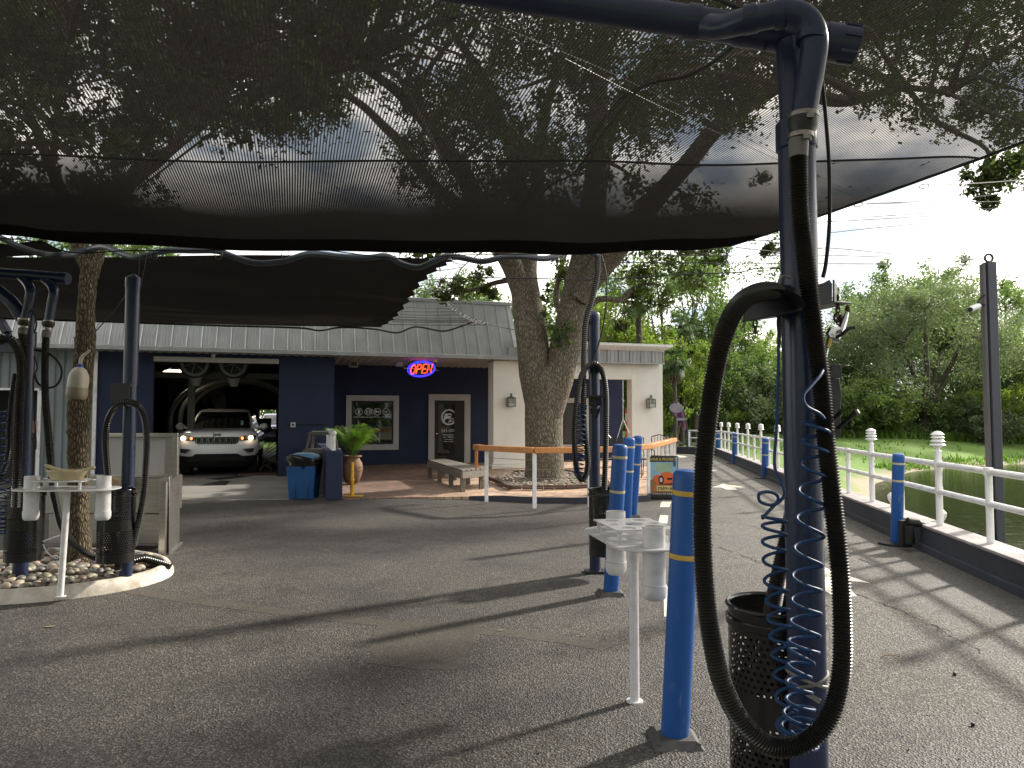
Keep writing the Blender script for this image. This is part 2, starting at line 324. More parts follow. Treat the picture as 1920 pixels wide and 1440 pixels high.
# water
m, n_, p, N_, L_ = newmat('pond_water')
p.inputs['Base Color'].default_value = (.020, .022, .012, 1); p.inputs['Roughness'].default_value = .06; p.inputs['IOR'].default_value = 1.33
t = N_('ShaderNodeTexCoord'); mp_ = N_('ShaderNodeMapping'); mp_.inputs['Scale'].default_value = (1, 2.2, 1); L_(t.outputs['Object'], mp_.inputs[0])
a = N_('ShaderNodeTexNoise'); a.inputs['Scale'].default_value = 3.2; a.inputs['Detail'].default_value = 5; a.inputs['Distortion'].default_value = .6; L_(mp_.outputs[0], a.inputs['Vector'])
bp = N_('ShaderNodeBump'); bp.inputs['Strength'].default_value = .35; bp.inputs['Distance'].default_value = .03; L_(a.outputs['Fac'], bp.inputs['Height']); L_(bp.outputs[0], p.inputs['Normal'])
b = MB(); b.prism([(x, y) for x, y in [(3.9, -40), (4.2, 4), (5.2, 9), (6.2, 13.2), (7.0, 17), (9, 25), (14, 36), (24, 42), (60, 46), (120, 40), (120, -40)]], -.85, -.72)
struct('pond_water', b, m)
# asphalt
def asphalt(name, d=1.0, warm=0.0, sc_=1.0):
    m, n_, p, N_, L_ = newmat(name)
    g = N_('ShaderNodeNewGeometry'); pos = g.outputs['Position']
    v = N_('ShaderNodeTexVoronoi'); v.inputs['Scale'].default_value = 100*sc_; L_(pos, v.inputs['Vector'])
    sep = N_('ShaderNodeSeparateColor'); L_(v.outputs['Color'], sep.inputs[0])
    r = N_('ShaderNodeValToRGB'); e = r.color_ramp.elements; e[0].position = .0; e[0].color = (.048*d, .048*d, .048*d, 1); e[1].position = 1; e[1].color = (.22*d, .212*d, .198*d, 1)
    k = e.new(.6); k.color = (.088*d, .084*d, .078*d, 1)
    L_(sep.outputs[0], r.inputs[0])
    big = N_('ShaderNodeTexNoise'); big.inputs['Scale'].default_value = .55; big.inputs['Detail'].default_value = 7; big.inputs['Roughness'].default_value = .62; L_(pos, big.inputs['Vector'])
    rb = N_('ShaderNodeValToRGB'); rb.color_ramp.elements[0].position = .36; rb.color_ramp.elements[1].position = .66
    rb.color_ramp.elements[0].color = (.50+warm*.25, .50+warm*.2, .51, 1); rb.color_ramp.elements[1].color = (.98+warm*.2, .94+warm*.05, .87, 1); L_(big.outputs['Fac'], rb.inputs[0])
    st = N_('ShaderNodeTexNoise'); st.inputs['Scale'].default_value = 2.6; st.inputs['Detail'].default_value = 9; st.inputs['Roughness'].default_value = .7; st.inputs['Distortion'].default_value = .8; L_(pos, st.inputs['Vector'])
    rs_ = N_('ShaderNodeValToRGB'); ee = rs_.color_ramp.elements; ee[0].position = .34; ee[0].color = (.66, .66, .67, 1); ee[1].position = .72; ee[1].color = (1.30, 1.24, 1.14, 1); k2 = ee.new(.47); k2.color = (1, 1, 1, 1); k3 = ee.new(.60); k3.color = (1, 1, 1, 1); L_(st.outputs['Fac'], rs_.inputs[0])
    m0 = N_('ShaderNodeMixRGB'); m0.blend_type = 'MULTIPLY'; m0.inputs[0].default_value = 1; L_(rb.outputs[0], m0.inputs[1]); L_(rs_.outputs[0], m0.inputs[2])
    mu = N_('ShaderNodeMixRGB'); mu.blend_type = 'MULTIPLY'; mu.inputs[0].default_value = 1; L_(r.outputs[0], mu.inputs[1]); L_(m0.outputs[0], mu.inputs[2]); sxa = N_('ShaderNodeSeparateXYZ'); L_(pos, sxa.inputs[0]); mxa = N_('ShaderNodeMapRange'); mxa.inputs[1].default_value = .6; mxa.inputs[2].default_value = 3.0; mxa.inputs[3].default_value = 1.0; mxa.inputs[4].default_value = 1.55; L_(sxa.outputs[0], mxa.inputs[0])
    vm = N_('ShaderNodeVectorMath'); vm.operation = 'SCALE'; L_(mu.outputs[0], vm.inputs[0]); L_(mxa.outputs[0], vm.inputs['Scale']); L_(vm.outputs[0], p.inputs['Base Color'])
    mr = N_('ShaderNodeMapRange'); mr.inputs[1].default_value = .35; mr.inputs[2].default_value = .65; mr.inputs[3].default_value = .62; mr.inputs[4].default_value = .9; L_(big.outputs['Fac'], mr.inputs[0]); L_(mr.outputs[0], p.inputs['Roughness'])
    fine = N_('ShaderNodeTexNoise'); fine.inputs['Scale'].default_value = 70*sc_; fine.inputs['Detail'].default_value = 4; L_(pos, fine.inputs['Vector'])
    ad = N_('ShaderNodeMath'); ad.operation = 'ADD'; L_(v.outputs['Distance'], ad.inputs[0]); L_(fine.outputs['Fac'], ad.inputs[1])
    bp = N_('ShaderNodeBump'); bp.inputs['Strength'].default_value = .85 if sc_ < 1.5 else .35; bp.inputs['Distance'].default_value = .009; L_(ad.outputs[0], bp.inputs['Height']); L_(bp.outputs[0], p.inputs['Normal'])
    return m
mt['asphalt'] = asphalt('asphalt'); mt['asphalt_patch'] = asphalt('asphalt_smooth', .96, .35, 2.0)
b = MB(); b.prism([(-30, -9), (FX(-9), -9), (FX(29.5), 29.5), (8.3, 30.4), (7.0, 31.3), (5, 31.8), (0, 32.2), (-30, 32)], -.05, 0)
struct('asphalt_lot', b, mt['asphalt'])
# worn patch and filled trench
b = MB(); rnd = random.Random(4)
def pixpoly(pts, z, jit=0): return [(G(x, y).x+rnd.uniform(-jit, jit), G(x, y).y+rnd.uniform(-jit, jit)) for x, y in pts]
def wob(pts, k=8, a=.012):
    o_ = cr([Vector((x, y, 0)) for x, y in pts], k, True); return [(p_.x+rnd.uniform(-a, a), p_.y+rnd.uniform(-a, a)) for p_ in o_]
q = pixpoly([(706, 1172), (800, 1165), (900, 1168), (900, 1180), (870, 1238), (860, 1257), (790, 1256), (692, 1243)], 0)
q2 = []
for i in range(len(q)):
    a_, c_ = Vector(q[i]), Vector(q[(i+1) % len(q)])
    for k in range(6): pp = a_+(c_-a_)*k/6; q2.append((pp.x+rnd.uniform(-.012, .012), pp.y+rnd.uniform(-.012, .012)))
b.prism(q2, .0002, .0015)
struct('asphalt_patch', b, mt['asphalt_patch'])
b = MB()
ctr = [Vector(G(x, y)) for x, y in [(250, 1108), (380, 1128), (520, 1146), (640, 1160), (720, 1168), (900, 1182), (1000, 1192), (1080, 1203), (1140, 1214)]]
ctr = cr(ctr, 5); Lh = []; Rh = []
for i, c_ in enumerate(ctr):
    d_ = (ctr[min(i+1, len(ctr)-1)]-ctr[max(i-1, 0)]).normalized(); nn = Vector((-d_.y, d_.x, 0)); w_ = .085+rnd.uniform(-.012, .012)
    Lh.append(c_+nn*w_); Rh.append(c_-nn*w_)
for i in range(len(ctr)-1):
    b.prism([(Rh[i].x, Rh[i].y), (Rh[i+1].x, Rh[i+1].y), (Lh[i+1].x, Lh[i+1].y), (Lh[i].x, Lh[i].y)], .0002, .0013)
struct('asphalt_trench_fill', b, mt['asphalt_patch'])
# cracks
b = MB(); mt['crack'] = M('crack_black', (.012, .012, .012), .95)
def crack(pts, w0=.009):
    c_ = cr([Vector(G(x, y)) for x, y in pts], 9); c_ = [v+Vector((rnd.uniform(-.02, .02), rnd.uniform(-.02, .02), 0)) for v in c_]
    for i in range(len(c_)-1):
        if rnd.random() < .12: continue
        d_ = (c_[i+1]-c_[i]); nn = Vector((-d_.y, d_.x, 0)).normalized()*w0*rnd.uniform(.3, .8)
        b.add([c_[i]-nn+Vector((0, 0, .004)), c_[i+1]-nn+Vector((0, 0, .004)), c_[i+1]+nn+Vector((0, 0, .004)), c_[i]+nn+Vector((0, 0, .004))], [(0, 1, 2, 3)])
crack([(1330, 975), (1400, 985), (1450, 998), (1560, 1030), (1640, 1060)]); crack([(1330, 1020), (1400, 1045), (1440, 1062), (1560, 1100), (1620, 1120), (1700, 1150), (1780, 1185)], .009)
crack([(1760, 1180), (1800, 1200), (1840, 1225)], .006)
crack([(1210, 960), (1240, 958), (1225, 975)], .007); crack([(1560, 1095), (1530, 1120), (1560, 1140)], .007)
struct('asphalt_cracks', b, mt['crack'])
# painted marks
b = MB()
for q in [[(1240, 941), (1259, 941), (1255, 951), (1237, 951)], [(1238, 966), (1253, 967), (1251, 982), (1234, 981)],
          [(1244, 1100), (1262, 1101), (1258, 1156), (1245, 1157)], [(1256, 922), (1268, 922), (1266, 930), (1254, 930)]]:
    z0 = [G(x, y) for x, y in q]; b.prism([(v.x, v.y) for v in z0][::-1], .001, .0045)
for q in [[(1236, 1033), (1250, 1033), (1247, 1041), (1236, 1041)]]:
    z0 = [G(x, y) for x, y in q]; b.prism([(v.x, v.y) for v in z0][::-1], .001, .0045)
struct('lane_dashes', b, mt['paint_line'])
b = MB()
def arrow(cx, cy, s, ang):
    sh = [(-.10, -.9), (.10, -.9), (.13, 0), (.42, -.12), (0, .75), (-.42, -.12), (-.13, 0)]
    c_, s_ = math.cos(ang), math.sin(ang)
    b.prism([(cx+(x*c_-y*s_)*s, cy+(x*s_+y*c_)*s) for x, y in sh], .001, .0045)
g_ = G(1352, 913); 
for q in [[(1335, 914), (1357, 907), (1397, 914), (1376, 914), (1383, 919), (1362, 918), (1352, 914)], [(1262, 853), (1283, 855), (1290, 857), (1278, 858), (1268, 857)], [(1330, 880), (1345, 882), (1330, 883), (1322, 882)]]:
    z0 = [G(x, y) for x, y in q]; b.prism([(v.x, v.y) for v in z0][::-1], .001, .0045)
z0 = [G(x, y) for x, y in [(1500, 1060), (1541, 1062), (1558, 1070), (1632, 1094), (1578, 1088), (1607, 1119), (1560, 1117), (1530, 1098), (1490, 1090), (1440, 1088)]]
b.prism([(v.x, v.y) for v in z0][::-1], .001, .0045)
struct('road_arrows', b, mt['paint_line'])
# ---- building frame: origin at the right lower corner of the metal fascia
O = Vector((-.38, 20.05, 0)); BA = math.atan2(.294, .956); U = Vector((math.cos(BA), math.sin(BA), 0)); V_ = Vector((-math.sin(BA), math.cos(BA), 0))
def loc(w_): d = Vector((w_[0], w_[1], 0))-O; return Vector((d.dot(U), d.dot(V_), w_[2]))
def bw(x, y, z=0): return O+U*x+V_*y+Vector((0, 0, z))
def hit(px, py, ly):                    # local point where a sight line meets the plane y = ly of the building
    d = ray(px, py); c0 = Vector((0, 0, CAMH)); t = (ly-(c0-O).dot(V_))/d.dot(V_); w_ = c0+d*t; l = loc(w_); l.z = w_.z; return l
hx = lambda px, ly, py=785: hit(px, py, ly).x
# concrete apron
g1 = G(250, 941); g2 = G(611, 936); a1 = bw(hx(200, .45), .45); a2 = bw(hx(626, .45), .45)
b = MB(); b.prism([(G(180, 945).x, G(180, 945).y), (g1.x, g1.y), (g2.x, g2.y), (a2.x, a2.y), (bw(hx(626, .45), 14).x, bw(hx(626, .45), 14).y), (bw(hx(200, .45), 14).x, bw(hx(200, .45), 14).y)], -.02, .012)
struct('concrete_apron', b, mt['concrete'])
b = MB(); z0 = [G(x, y, .012) for x, y in [(372, 911), (415, 901), (431, 902), (424, 910)]]; b.prism([(v.x, v.y) for v in z0], .012, .018); z0 = [G(x, y, .012) for x, y in [(385, 898), (440, 893), (470, 893), (410, 900)]]; b.prism([(v.x, v.y) for v in z0], .012, .017)
struct('apron_drain_plate', b, M('drain_iron', (.03, .03, .03), .6, .5))
# paver terrace
m, n_, p, N_, L_ = newmat('brick_pavers')
t = N_('ShaderNodeTexCoord'); mp_ = N_('ShaderNodeMapping'); mp_.inputs['Rotation'].default_value = (0, 0, R(52)); L_(t.outputs['Object'], mp_.inputs[0])
br = N_('ShaderNodeTexBrick'); br.inputs['Scale'].default_value = 1; br.inputs['Brick Width'].default_value = .23; br.inputs['Row Height'].default_value = .115; br.inputs['Mortar Size'].default_value = .006; br.offset = .5
br.inputs['Color1'].default_value = (.27, .17, .12, 1); br.inputs['Color2'].default_value = (.17, .11, .085, 1); br.inputs['Mortar'].default_value = (.07, .055, .045, 1); L_(mp_.outputs[0], br.inputs['Vector'])
a = N_('ShaderNodeTexNoise'); a.inputs['Scale'].default_value = .9; a.inputs['Detail'].default_value = 5; L_(t.outputs['Object'], a.inputs['Vector'])
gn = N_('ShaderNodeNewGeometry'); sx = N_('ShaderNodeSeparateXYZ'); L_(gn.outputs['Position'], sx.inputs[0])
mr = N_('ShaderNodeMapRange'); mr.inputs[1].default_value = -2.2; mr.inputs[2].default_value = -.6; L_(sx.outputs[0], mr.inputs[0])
rb = N_('ShaderNodeMixRGB'); rb.inputs[1].default_value = (1, 1, 1, 1); rb.inputs[2].default_value = (2.3, 2.5, 2.45, 1); L_(mr.outputs[0], rb.inputs[0])  # pavers turn paler to the right: light on the terrace put into the colour
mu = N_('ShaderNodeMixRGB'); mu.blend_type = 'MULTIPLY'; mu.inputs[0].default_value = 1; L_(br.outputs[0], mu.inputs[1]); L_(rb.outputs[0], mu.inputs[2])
m2 = N_('ShaderNodeMixRGB'); m2.blend_type = 'OVERLAY'; m2.inputs[0].default_value = .6; L_(mu.outputs[0], m2.inputs[1]); L_(a.outputs['Fac'], m2.inputs[2]); L_(m2.outputs[0], p.inputs['Base Color'])
bp = N_('ShaderNodeBump'); bp.inputs['Strength'].default_value = .5; bp.inputs['Distance'].default_value = .004; bp.invert = True; L_(br.outputs['Fac'], bp.inputs['Height']); L_(bp.outputs[0], p.inputs['Normal']); p.inputs['Roughness'].default_value = .8
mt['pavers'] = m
TZ = .10
edge = [(642, 935, .02), (760, 932, .03), (880, 931, .06), (940, 930, TZ), (1002, 933, TZ), (1110, 934, TZ), (1217, 930, TZ), (1240, 903, TZ), (1262, 868, TZ)]
ew = [G(x, y, z) for x, y, z in edge]
bk = [bw(4.9, 3.3, TZ), bw(4.4, 5.0, TZ)]
n1 = [bw(hx(626, .45), y, .03) for y in (3.4, .45)]
poly = ew+bk+[bw(-3, 3.5, TZ)]+n1
top = [(v.x, v.y, v.z) for v in poly]; bot = [(v.x, v.y, -.04) for v in poly]; n = len(poly); b = MB()
c_ = Vector((0, 0, 0)); 
bmx = bmesh.new(); vt = [bmx.verts.new(v) for v in top]; vb = [bmx.verts.new(v) for v in bot]; bmx.faces.new(vt)
for i in range(n): bmx.faces.new((vt[i], vb[i], vb[(i+1) % n], vt[(i+1) % n]))
bmesh.ops.triangulate(bmx, faces=[f for f in bmx.faces if len(f.verts) > 4]); me = bpy.data.meshes.new('paver_terrace'); bmx.to_mesh(me); me.materials.append(m)
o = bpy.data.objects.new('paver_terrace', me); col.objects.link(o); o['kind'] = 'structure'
# dark painted riser along the terrace
b = MB()
for i in range(2, len(ew)-1):
    p0, p1 = ew[i], ew[i+1]; d_ = (p1-p0).normalized(); nn = Vector((d_.y, -d_.x, 0))
    for q, zz in ((p0, p0.z), (p1, p1.z)): pass
    b.add([(p0+nn*.004).to_tuple()[:2]+(-.01,), (p1+nn*.004).to_tuple()[:2]+(-.01,), (p1+nn*.004).to_tuple()[:2]+(p1.z+.006,), (p0+nn*.004).to_tuple()[:2]+(p0.z+.006,),
           (p0-nn*.05).to_tuple()[:2]+(p0.z+.006,), (p1-nn*.05).to_tuple()[:2]+(p1.z+.006,)], [(0, 1, 2, 3), (3, 2, 5, 4)])
struct('terrace_kerb', b, mt['kerb_wall'])
# kerb wall beside the pond
def kerbwall(name, pts, wd, h, zb=-.9):
    b = MB(); c = MB()
    for (a_, c_) in zip(pts, pts[1:]):
        a_, c_ = Vector((*a_, 0)), Vector((*c_, 0)); d_ = (c_-a_).normalized(); nn = Vector((d_.y, -d_.x, 0))
        b.prism([(v.x, v.y) for v in (a_+nn*wd, c_+nn*wd, c_, a_)], zb, h-.03)
        c.prism([(v.x, v.y) for v in (a_+nn*(wd+.015), c_+nn*(wd+.015), c_-nn*.012, a_-nn*.012)], h-.03, h)
        c2_ = MB()
    t_ = thing(name, 'dark navy grey kerb wall with pale cap along the pond edge', 'wall', (pts[0][0], pts[0][1], 0))
    part('wall', b, mt['kerb_wall'], t_, wld=True, bev=.008); part('cap', c, mt['kerb_cap'], t_, wld=True, bev=.006)
    s = MB()
    for (a_, c_) in zip(pts, pts[1:]):
        a_, c_ = Vector((*a_, .085)), Vector((*c_, .085)); d_ = (c_-a_).normalized(); nn = Vector((d_.y, -d_.x, 0))
        s.prism([(v.x, v.y) for v in (a_+nn*.01, c_+nn*.01, c_-nn*.03, a_-nn*.03)], -.02, .085)
    part('base_strip', s, mt['kerb_wall'], t_, wld=True, bev=.01)
kerbwall('kerb_wall', [(FX(-9), -9), (FX(6), 6), (FX(29.5), 29.5)], .28, .31)
b = MB()
pts = [Vector((FX(29.5), 29.5, 0)), Vector((8.0, 30.9, 0)), Vector((6.8, 31.7, 0)), Vector((4.5, 32.1, 0)), Vector((0, 32.5, 0)), Vector((-6, 33, 0))]
for a_, c_ in zip(pts, pts[1:]):
    d_ = (c_-a_).normalized(); nn = Vector((d_.y, -d_.x, 0)); b.prism([(v.x, v.y) for v in (a_+nn*.3, c_+nn*.3, c_, a_)], -.3, .30)
single('kerb_wall', b, mt['kerb_wall'], 'low dark kerb wall closing the far bend of the lane before the lawn', 'wall', bev=.01)
# far lawn grass tufts and shoreline weeds
rg = np.random.default_rng(5)
n = 60000; X = rg.uniform(3, 34, n); Y = rg.uniform(29, 50, n); d = pond_sd(X, Y); k = (d > .05) & ((Y > 33) | (X > FX(Y)+.6)); dens = np.where(d < 1.0, .5, .0)+np.where(Y > 41, .9, 0)+.015; k &= rg.uniform(size=n) < dens
X, Y, d = X[k], Y[k], d[k]; hh = np.where(Y > 41, rg.uniform(.15, .6, len(X)), rg.uniform(.06, .26, len(X))); Z = hgt(X, Y)
a_ = rg.uniform(0, 6.28, len(X)); ww = .05+hh*.06; dx, dy = np.cos(a_)*ww, np.sin(a_)*ww; lx, ly = rg.normal(size=len(X))*hh*.25, rg.normal(size=len(X))*hh*.25
Vv = np.empty((len(X), 3, 3)); Vv[:, 0] = np.stack([X-dx, Y-dy, Z-.02], -1); Vv[:, 1] = np.stack([X+dx, Y+dy, Z-.02], -1); Vv[:, 2] = np.stack([X+lx, Y+ly, Z+hh], -1)
o = bpy.data.objects.new('long_grass', ngrid('long_grass', Vv.reshape(-1, 3), np.arange(3*len(X)).reshape(-1, 3), mt['grass'], False)); col.objects.link(o)
setp(o, 'rough long grass fringing the pond and the foot of the far trees', 'grass', kind='stuff')
# ================================================================ BUILDING (local frame: x along the front, y back)
bld = thing('car_wash_building', 'low navy and cream car wash building with pale ribbed metal mansard roof', 'building', O, BA)
FZ = 3.22
XF = hx(973, 0, 675); XL = -19.0; XB = hx(180, .45); XG0 = hx(285, .45); XG1 = hx(522, .45); XE = hx(626, .45); XC0 = hx(925, .28); XW = hx(1167, 3.3); XP1 = 4.55
XC1 = XC0+1.15; XR0 = hx(1185, .28); XR1 = hx(1243, .28); RT = hit(400, 680, .45).z
topl = hit(780, 563, .95)
TH = topl.z; TY = .95
# mansard
b = MB(); hipx = hx(957, .95, 567)
b.add([(XL, 0, FZ+.08), (XF, 0, FZ+.08), (hipx, TY, TH), (XL, TY, TH)], [(0, 1, 2, 3)])
b.add([(XF, 0, FZ+.08), (XF, 3.3, FZ+.08), (hipx, 3.3, TH), (hipx, TY, TH)], [(0, 1, 2, 3)])
b.add([(XL, TY, TH), (hipx, TY, TH), (hipx, 18, TH), (XL, 18, TH)], [(0, 1, 2, 3)])
roof = part('roof', b, mt['metal_roof'], bld)
b = MB(); s_ = .345; x = XF-.1; i = 0
def mans(x, w_, h_):
    f = lambda y, z, dz: (y, z)
    xt = x if x < hipx-.03 else x
    t1 = 1.0 if x <= hipx else max(.05, (XF-x)/(XF-hipx))
    yt, zt = TY*t1, FZ+.08+(TH-FZ-.08)*t1
    nrm = Vector((0, -(TH-FZ), TY)).normalized()*h_
    vs = []
    for (yy, zz) in ((0.0, FZ+.085), (yt, zt-.01)):
        for dx, k in ((-w_, 0), (-w_*.5, 1), (w_*.5, 1), (w_, 0)): vs.append((x+dx, yy+nrm.y*k, zz+nrm.z*k))
    b.add(vs, [(0, 1, 5, 4), (1, 2, 6, 5), (2, 3, 7, 6), (0, 3, 2, 1), (4, 5, 6, 7)])
while x > XL:
    mans(x, .022, .036)
    for k in range(1, 5): mans(x-s_*k/5, .008, .007)
    x -= s_
part('roof_rib', b, mt['metal_roof'], roof, label='raised standing ribs running down the mansard')
b = MB(); b.bx(XL, hipx+.04, TY-.05, TY+.1, TH-.03, TH+.07); part('ridge_trim', b, mt['metal_roof'], roof, bev=.01)
b = MB(); b.bx(XL, XF+.01, -.06, .0, FZ-.02, FZ+.09); part('fascia', b, mt['metal_roof'], bld, bev=.008)
# soffit, corrugated
b = MB(); x = XL; k = 0
vs = []; 
xx = np.arange(XL, 5.2, .11); fs = []
for i, x in enumerate(xx):
    z = FZ-.01-(.022 if i % 2 else 0); vs += [(x, .005, z), (x, 3.3, z)]
    if i: fs.append((2*i-2, 2*i, 2*i+1, 2*i-1))
b.add(vs, fs); part('soffit', b, mt['soffit'], bld, sharp=10)
# walls
b = MB()
WT = FZ+.05
b.bx(XB, XG0, .45, .65, 0, WT); b.bx(XG1, XE, .45, .65, 0, WT); b.bx(XG0, XG1, .45, .65, RT, WT)
b.bx(XE-.2, XE, .65, 3.3, 0, WT); b.bx(XE-.2, XW, 3.3, 3.5, 0, WT)
b.bx(XW-.2, XW, 3.5, 9, 0, WT); b.bx(XG1+.4, XW-.2, 8.8, 9, 0, WT)
wallp = part('wall', b, mt['navy_wall'], bld, label='navy stucco wall')
# left clad wall with a dark bay
b = MB(); XD = hx(72, .45); DT = hit(60, 732, .45).z
x = XL; w8 = .19
def cladp(x0, x1, z0, z1):
    x = x0
    while x < x1-.01:
        xe = min(x+w8, x1); b.add([(x, .44, z0), (x+(xe-x)*.62, .44, z0), (x+(xe-x)*.78, .47, z0), (xe, .47, z0), (x, .44, z1), (x+(xe-x)*.62, .44, z1), (x+(xe-x)*.78, .47, z1), (xe, .47, z1)], [(0, 1, 5, 4), (1, 2, 6, 5), (2, 3, 7, 6)]); x = xe
cladp(XD, XB-.06, 0, FZ-.02); cladp(XL, XD, DT, FZ-.02)
part('cladding', b, mt['clad'], bld, sharp=20, label='grey blue ribbed metal cladding')
b = MB(); b.bx(XB-.07, XB+.01, .40, .50, 0, FZ-.03); b.bx(XD-.02, XD+.06, .40, .50, 0, DT); b.bx(XL, XD, .40, .46, DT, DT+.05); part('corner_trim', b, mt['white_paint'], bld)
b = MB(); b.bx(XL, XD, 2.5, 2.6, 0, DT+.3); part('bay_backing', b, mt['interior'], bld)
# roller door housing over the bay
b = MB(); b.bx(XG0+.01, XG1-.01, .36, .64, RT-.0, RT+.13); part('door_housing', b, mt['trim'], bld, bev=.02)
# bay interior
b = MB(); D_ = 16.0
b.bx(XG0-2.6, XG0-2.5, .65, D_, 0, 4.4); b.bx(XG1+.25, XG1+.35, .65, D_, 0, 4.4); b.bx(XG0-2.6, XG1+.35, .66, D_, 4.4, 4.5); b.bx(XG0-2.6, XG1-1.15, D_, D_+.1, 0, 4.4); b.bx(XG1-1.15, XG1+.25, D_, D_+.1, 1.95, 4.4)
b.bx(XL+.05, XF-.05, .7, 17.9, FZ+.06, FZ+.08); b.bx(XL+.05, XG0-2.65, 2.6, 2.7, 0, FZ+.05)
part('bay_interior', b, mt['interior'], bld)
# columns and portico
b = MB(); b.bx(XC0, XC1, .28, .85, TZ, FZ-.03); b.bx(XR0, XR1, .28, .62, TZ, FZ-.03); b.bx(XC1, XR0, .28, .5, 2.72, FZ-.03); b.bx(XR1-.2, XR1, .62, 1.5, 2.72, FZ-.03)
part('portico_column', b, mt['white_wall'], bld, bev=.01, label='cream stucco column and beam of the portico')
b = MB(); b.bx(XC0-.06, XC1+.06, .22, .91, TZ, TZ+.12); b.bx(XC0-.03, XC1+.03, .25, .88, TZ+.12, TZ+.19); part('column_plinth', b, mt['white_wall'], bld, bev=.02)
b = MB(); x = .1; PX1 = hx(1245, 0, 670)
b.bx(XF-.3, PX1, .012, 3.0, FZ-.02, FZ+.34)
par = part('parapet', b, mt['clad'] if 0 else mt['metal_roof'], bld)
b = MB(); x = PX1-.02
while x > XF+.15:
    b.bx(x-.015, x+.015, -.022, .012, FZ+.0, FZ+.34)
    for k in (1, 2): b.bx(x-.15*k*.9-.006, x-.15*k*.9+.006, -.0, .012, FZ, FZ+.34)
    x -= .37
b.bx(XF+.02, PX1+.01, -.03, .008, FZ-.05, FZ-.005); part('parapet_rib', b, mt['metal_roof'], par)
b = MB()
zc = FZ+.34; X2 = hx(1263, -.28, 655)
for (x0, x1) in ((XF-.1, X2),):
    prof = [(.02, zc), (-.06, zc+.02), (-.24, zc+.13), (-.24, zc+.20), (.3, zc+.22), (.3, zc)]
    vs = [(x0, y, z) for y, z in prof]+[(x1 if y < -.1 else x1-.2, y, z) for y, z in prof]; k = len(prof)
    b.add(vs, [tuple(range(k))[::-1], tuple(range(k, 2*k))]+[(i, (i+1) % k, k+(i+1) % k, k+i) for i in range(k)])
    b.bx(X2-.22, X2, .3, 3.2, zc+.02, zc+.2)
part('cornice', b, mt['white_paint'], bld)
# window on the recessed wall
def window(px0, px1, py0, py1, fr, ly=3.3, nm='window'):
    a = hit(px0, py0, ly); c = hit(px1, py1, ly); x0, x1, z1, z0 = a.x, c.x, a.z, c.z
    b = MB(); b.bx(x0, x1, ly-.05, ly, z1-fr, z1); b.bx(x0, x1, ly-.05, ly, z0, z0+fr); b.bx(x0, x0+fr, ly-.05, ly, z0+fr, z1-fr); b.bx(x1-fr, x1, ly-.05, ly, z0+fr, z1-fr)
    f = part(nm, b, mt['trim'], bld, bev=.006)
    b = MB(); i = fr; t = .05
    b.bx(x0+i, x1-i, ly-.035, ly-.002, z1-i-t, z1-i); b.bx(x0+i, x1-i, ly-.035, ly-.002, z0+i, z0+i+t); b.bx(x0+i, x0+i+t, ly-.035, ly-.002, z0+i+t, z1-i-t); b.bx(x1-i-t, x1-i, ly-.035, ly-.002, z0+i+t, z1-i-t)
    part('sash', b, mt['black'], f)
    b = MB(); b.bx(x0+i+t, x1-i-t, ly-.02, ly-.004, z0+i+t, z1-i-t); part('pane', b, mt['glass_dark'], f)
    return f, (x0, x1, z0, z1)
WF, wb = window(649, 747, 741, 843, .17)
W2, wb2 = window(1040, 1107, 746, 842, .17)
# letters and marks
def textb(b, s, size, cx, cz, y, ex=.004, align='CENTER', shear=0, sx=1.0):
    cu = bpy.data.curves.new('t', 'FONT'); cu.body = s; cu.size = size; cu.extrude = ex; cu.align_x = align; cu.align_y = 'CENTER'; cu.shear = shear; cu.resolution_u = 3; cu.offset = size*.012
    ob = bpy.data.objects.new('t', cu); me = bpy.data.meshes.new_from_object(ob)
    vs = [(cx+v.co.x*sx, y-v.co.z, cz+v.co.y) for v in me.vertices]; fs = [tuple(p_.vertices) for p_ in me.polygons]; b.add(vs, fs)
    bpy.data.objects.remove(ob); bpy.data.curves.remove(cu); bpy.data.meshes.remove(me)
def blurred_line(b, cx, cz, y, widths, pitch, h):   # lettering too small to read in the photograph: broken marks only
    r_ = random.Random(5)
    for k, w_ in enumerate(widths):
        x = cx-w_/2
        while x < cx+w_/2: q = r_.uniform(.012, .03); z = cz-pitch*k; b.add([(x, y, z-h*.4), (x+q, y, z-h*.4), (x+q, y, z+h*r_.uniform(.1, .5)), (x, y, z+h*r_.uniform(.1, .5))], [(0, 1, 2, 3)]); x += q+r_.choice((.006, .008, .02))
def ring(b, cx, cz, y, r, w_, n=28, a0=0, a1=2*math.pi, rz=None):
    vs = []; rz = rz or r
    for i in range(n+1):
        a = a0+(a1-a0)*i/n
        for q in (r-w_/2, r+w_/2): vs.append((cx+math.cos(a)*q, y, cz+math.sin(a)*(q+(rz-r))))
    b.add(vs, [(2*i, 2*i+1, 2*i+3, 2*i+2) for i in range(n)])
def flat(b, pts, y): b.add([(x, y, z) for x, z in pts], [tuple(range(len(pts)))])
def disc(b, cx, cz, y, r, n=14, sz=1): flat(b, [(cx+math.cos(6.283*i/n)*r, cz+math.sin(6.283*i/n)*r*sz) for i in range(n)], y)
decal = M('white_decal', (.62, .64, .64), .7)
yy = 3.3-.024; names = ['Cold Drinks', 'Restrooms', 'Snacks', 'Free Wi-Fi']
h_x = lambda px: (hit(px, 772, 3.3).x, hit(px, 772, 3.3).z)
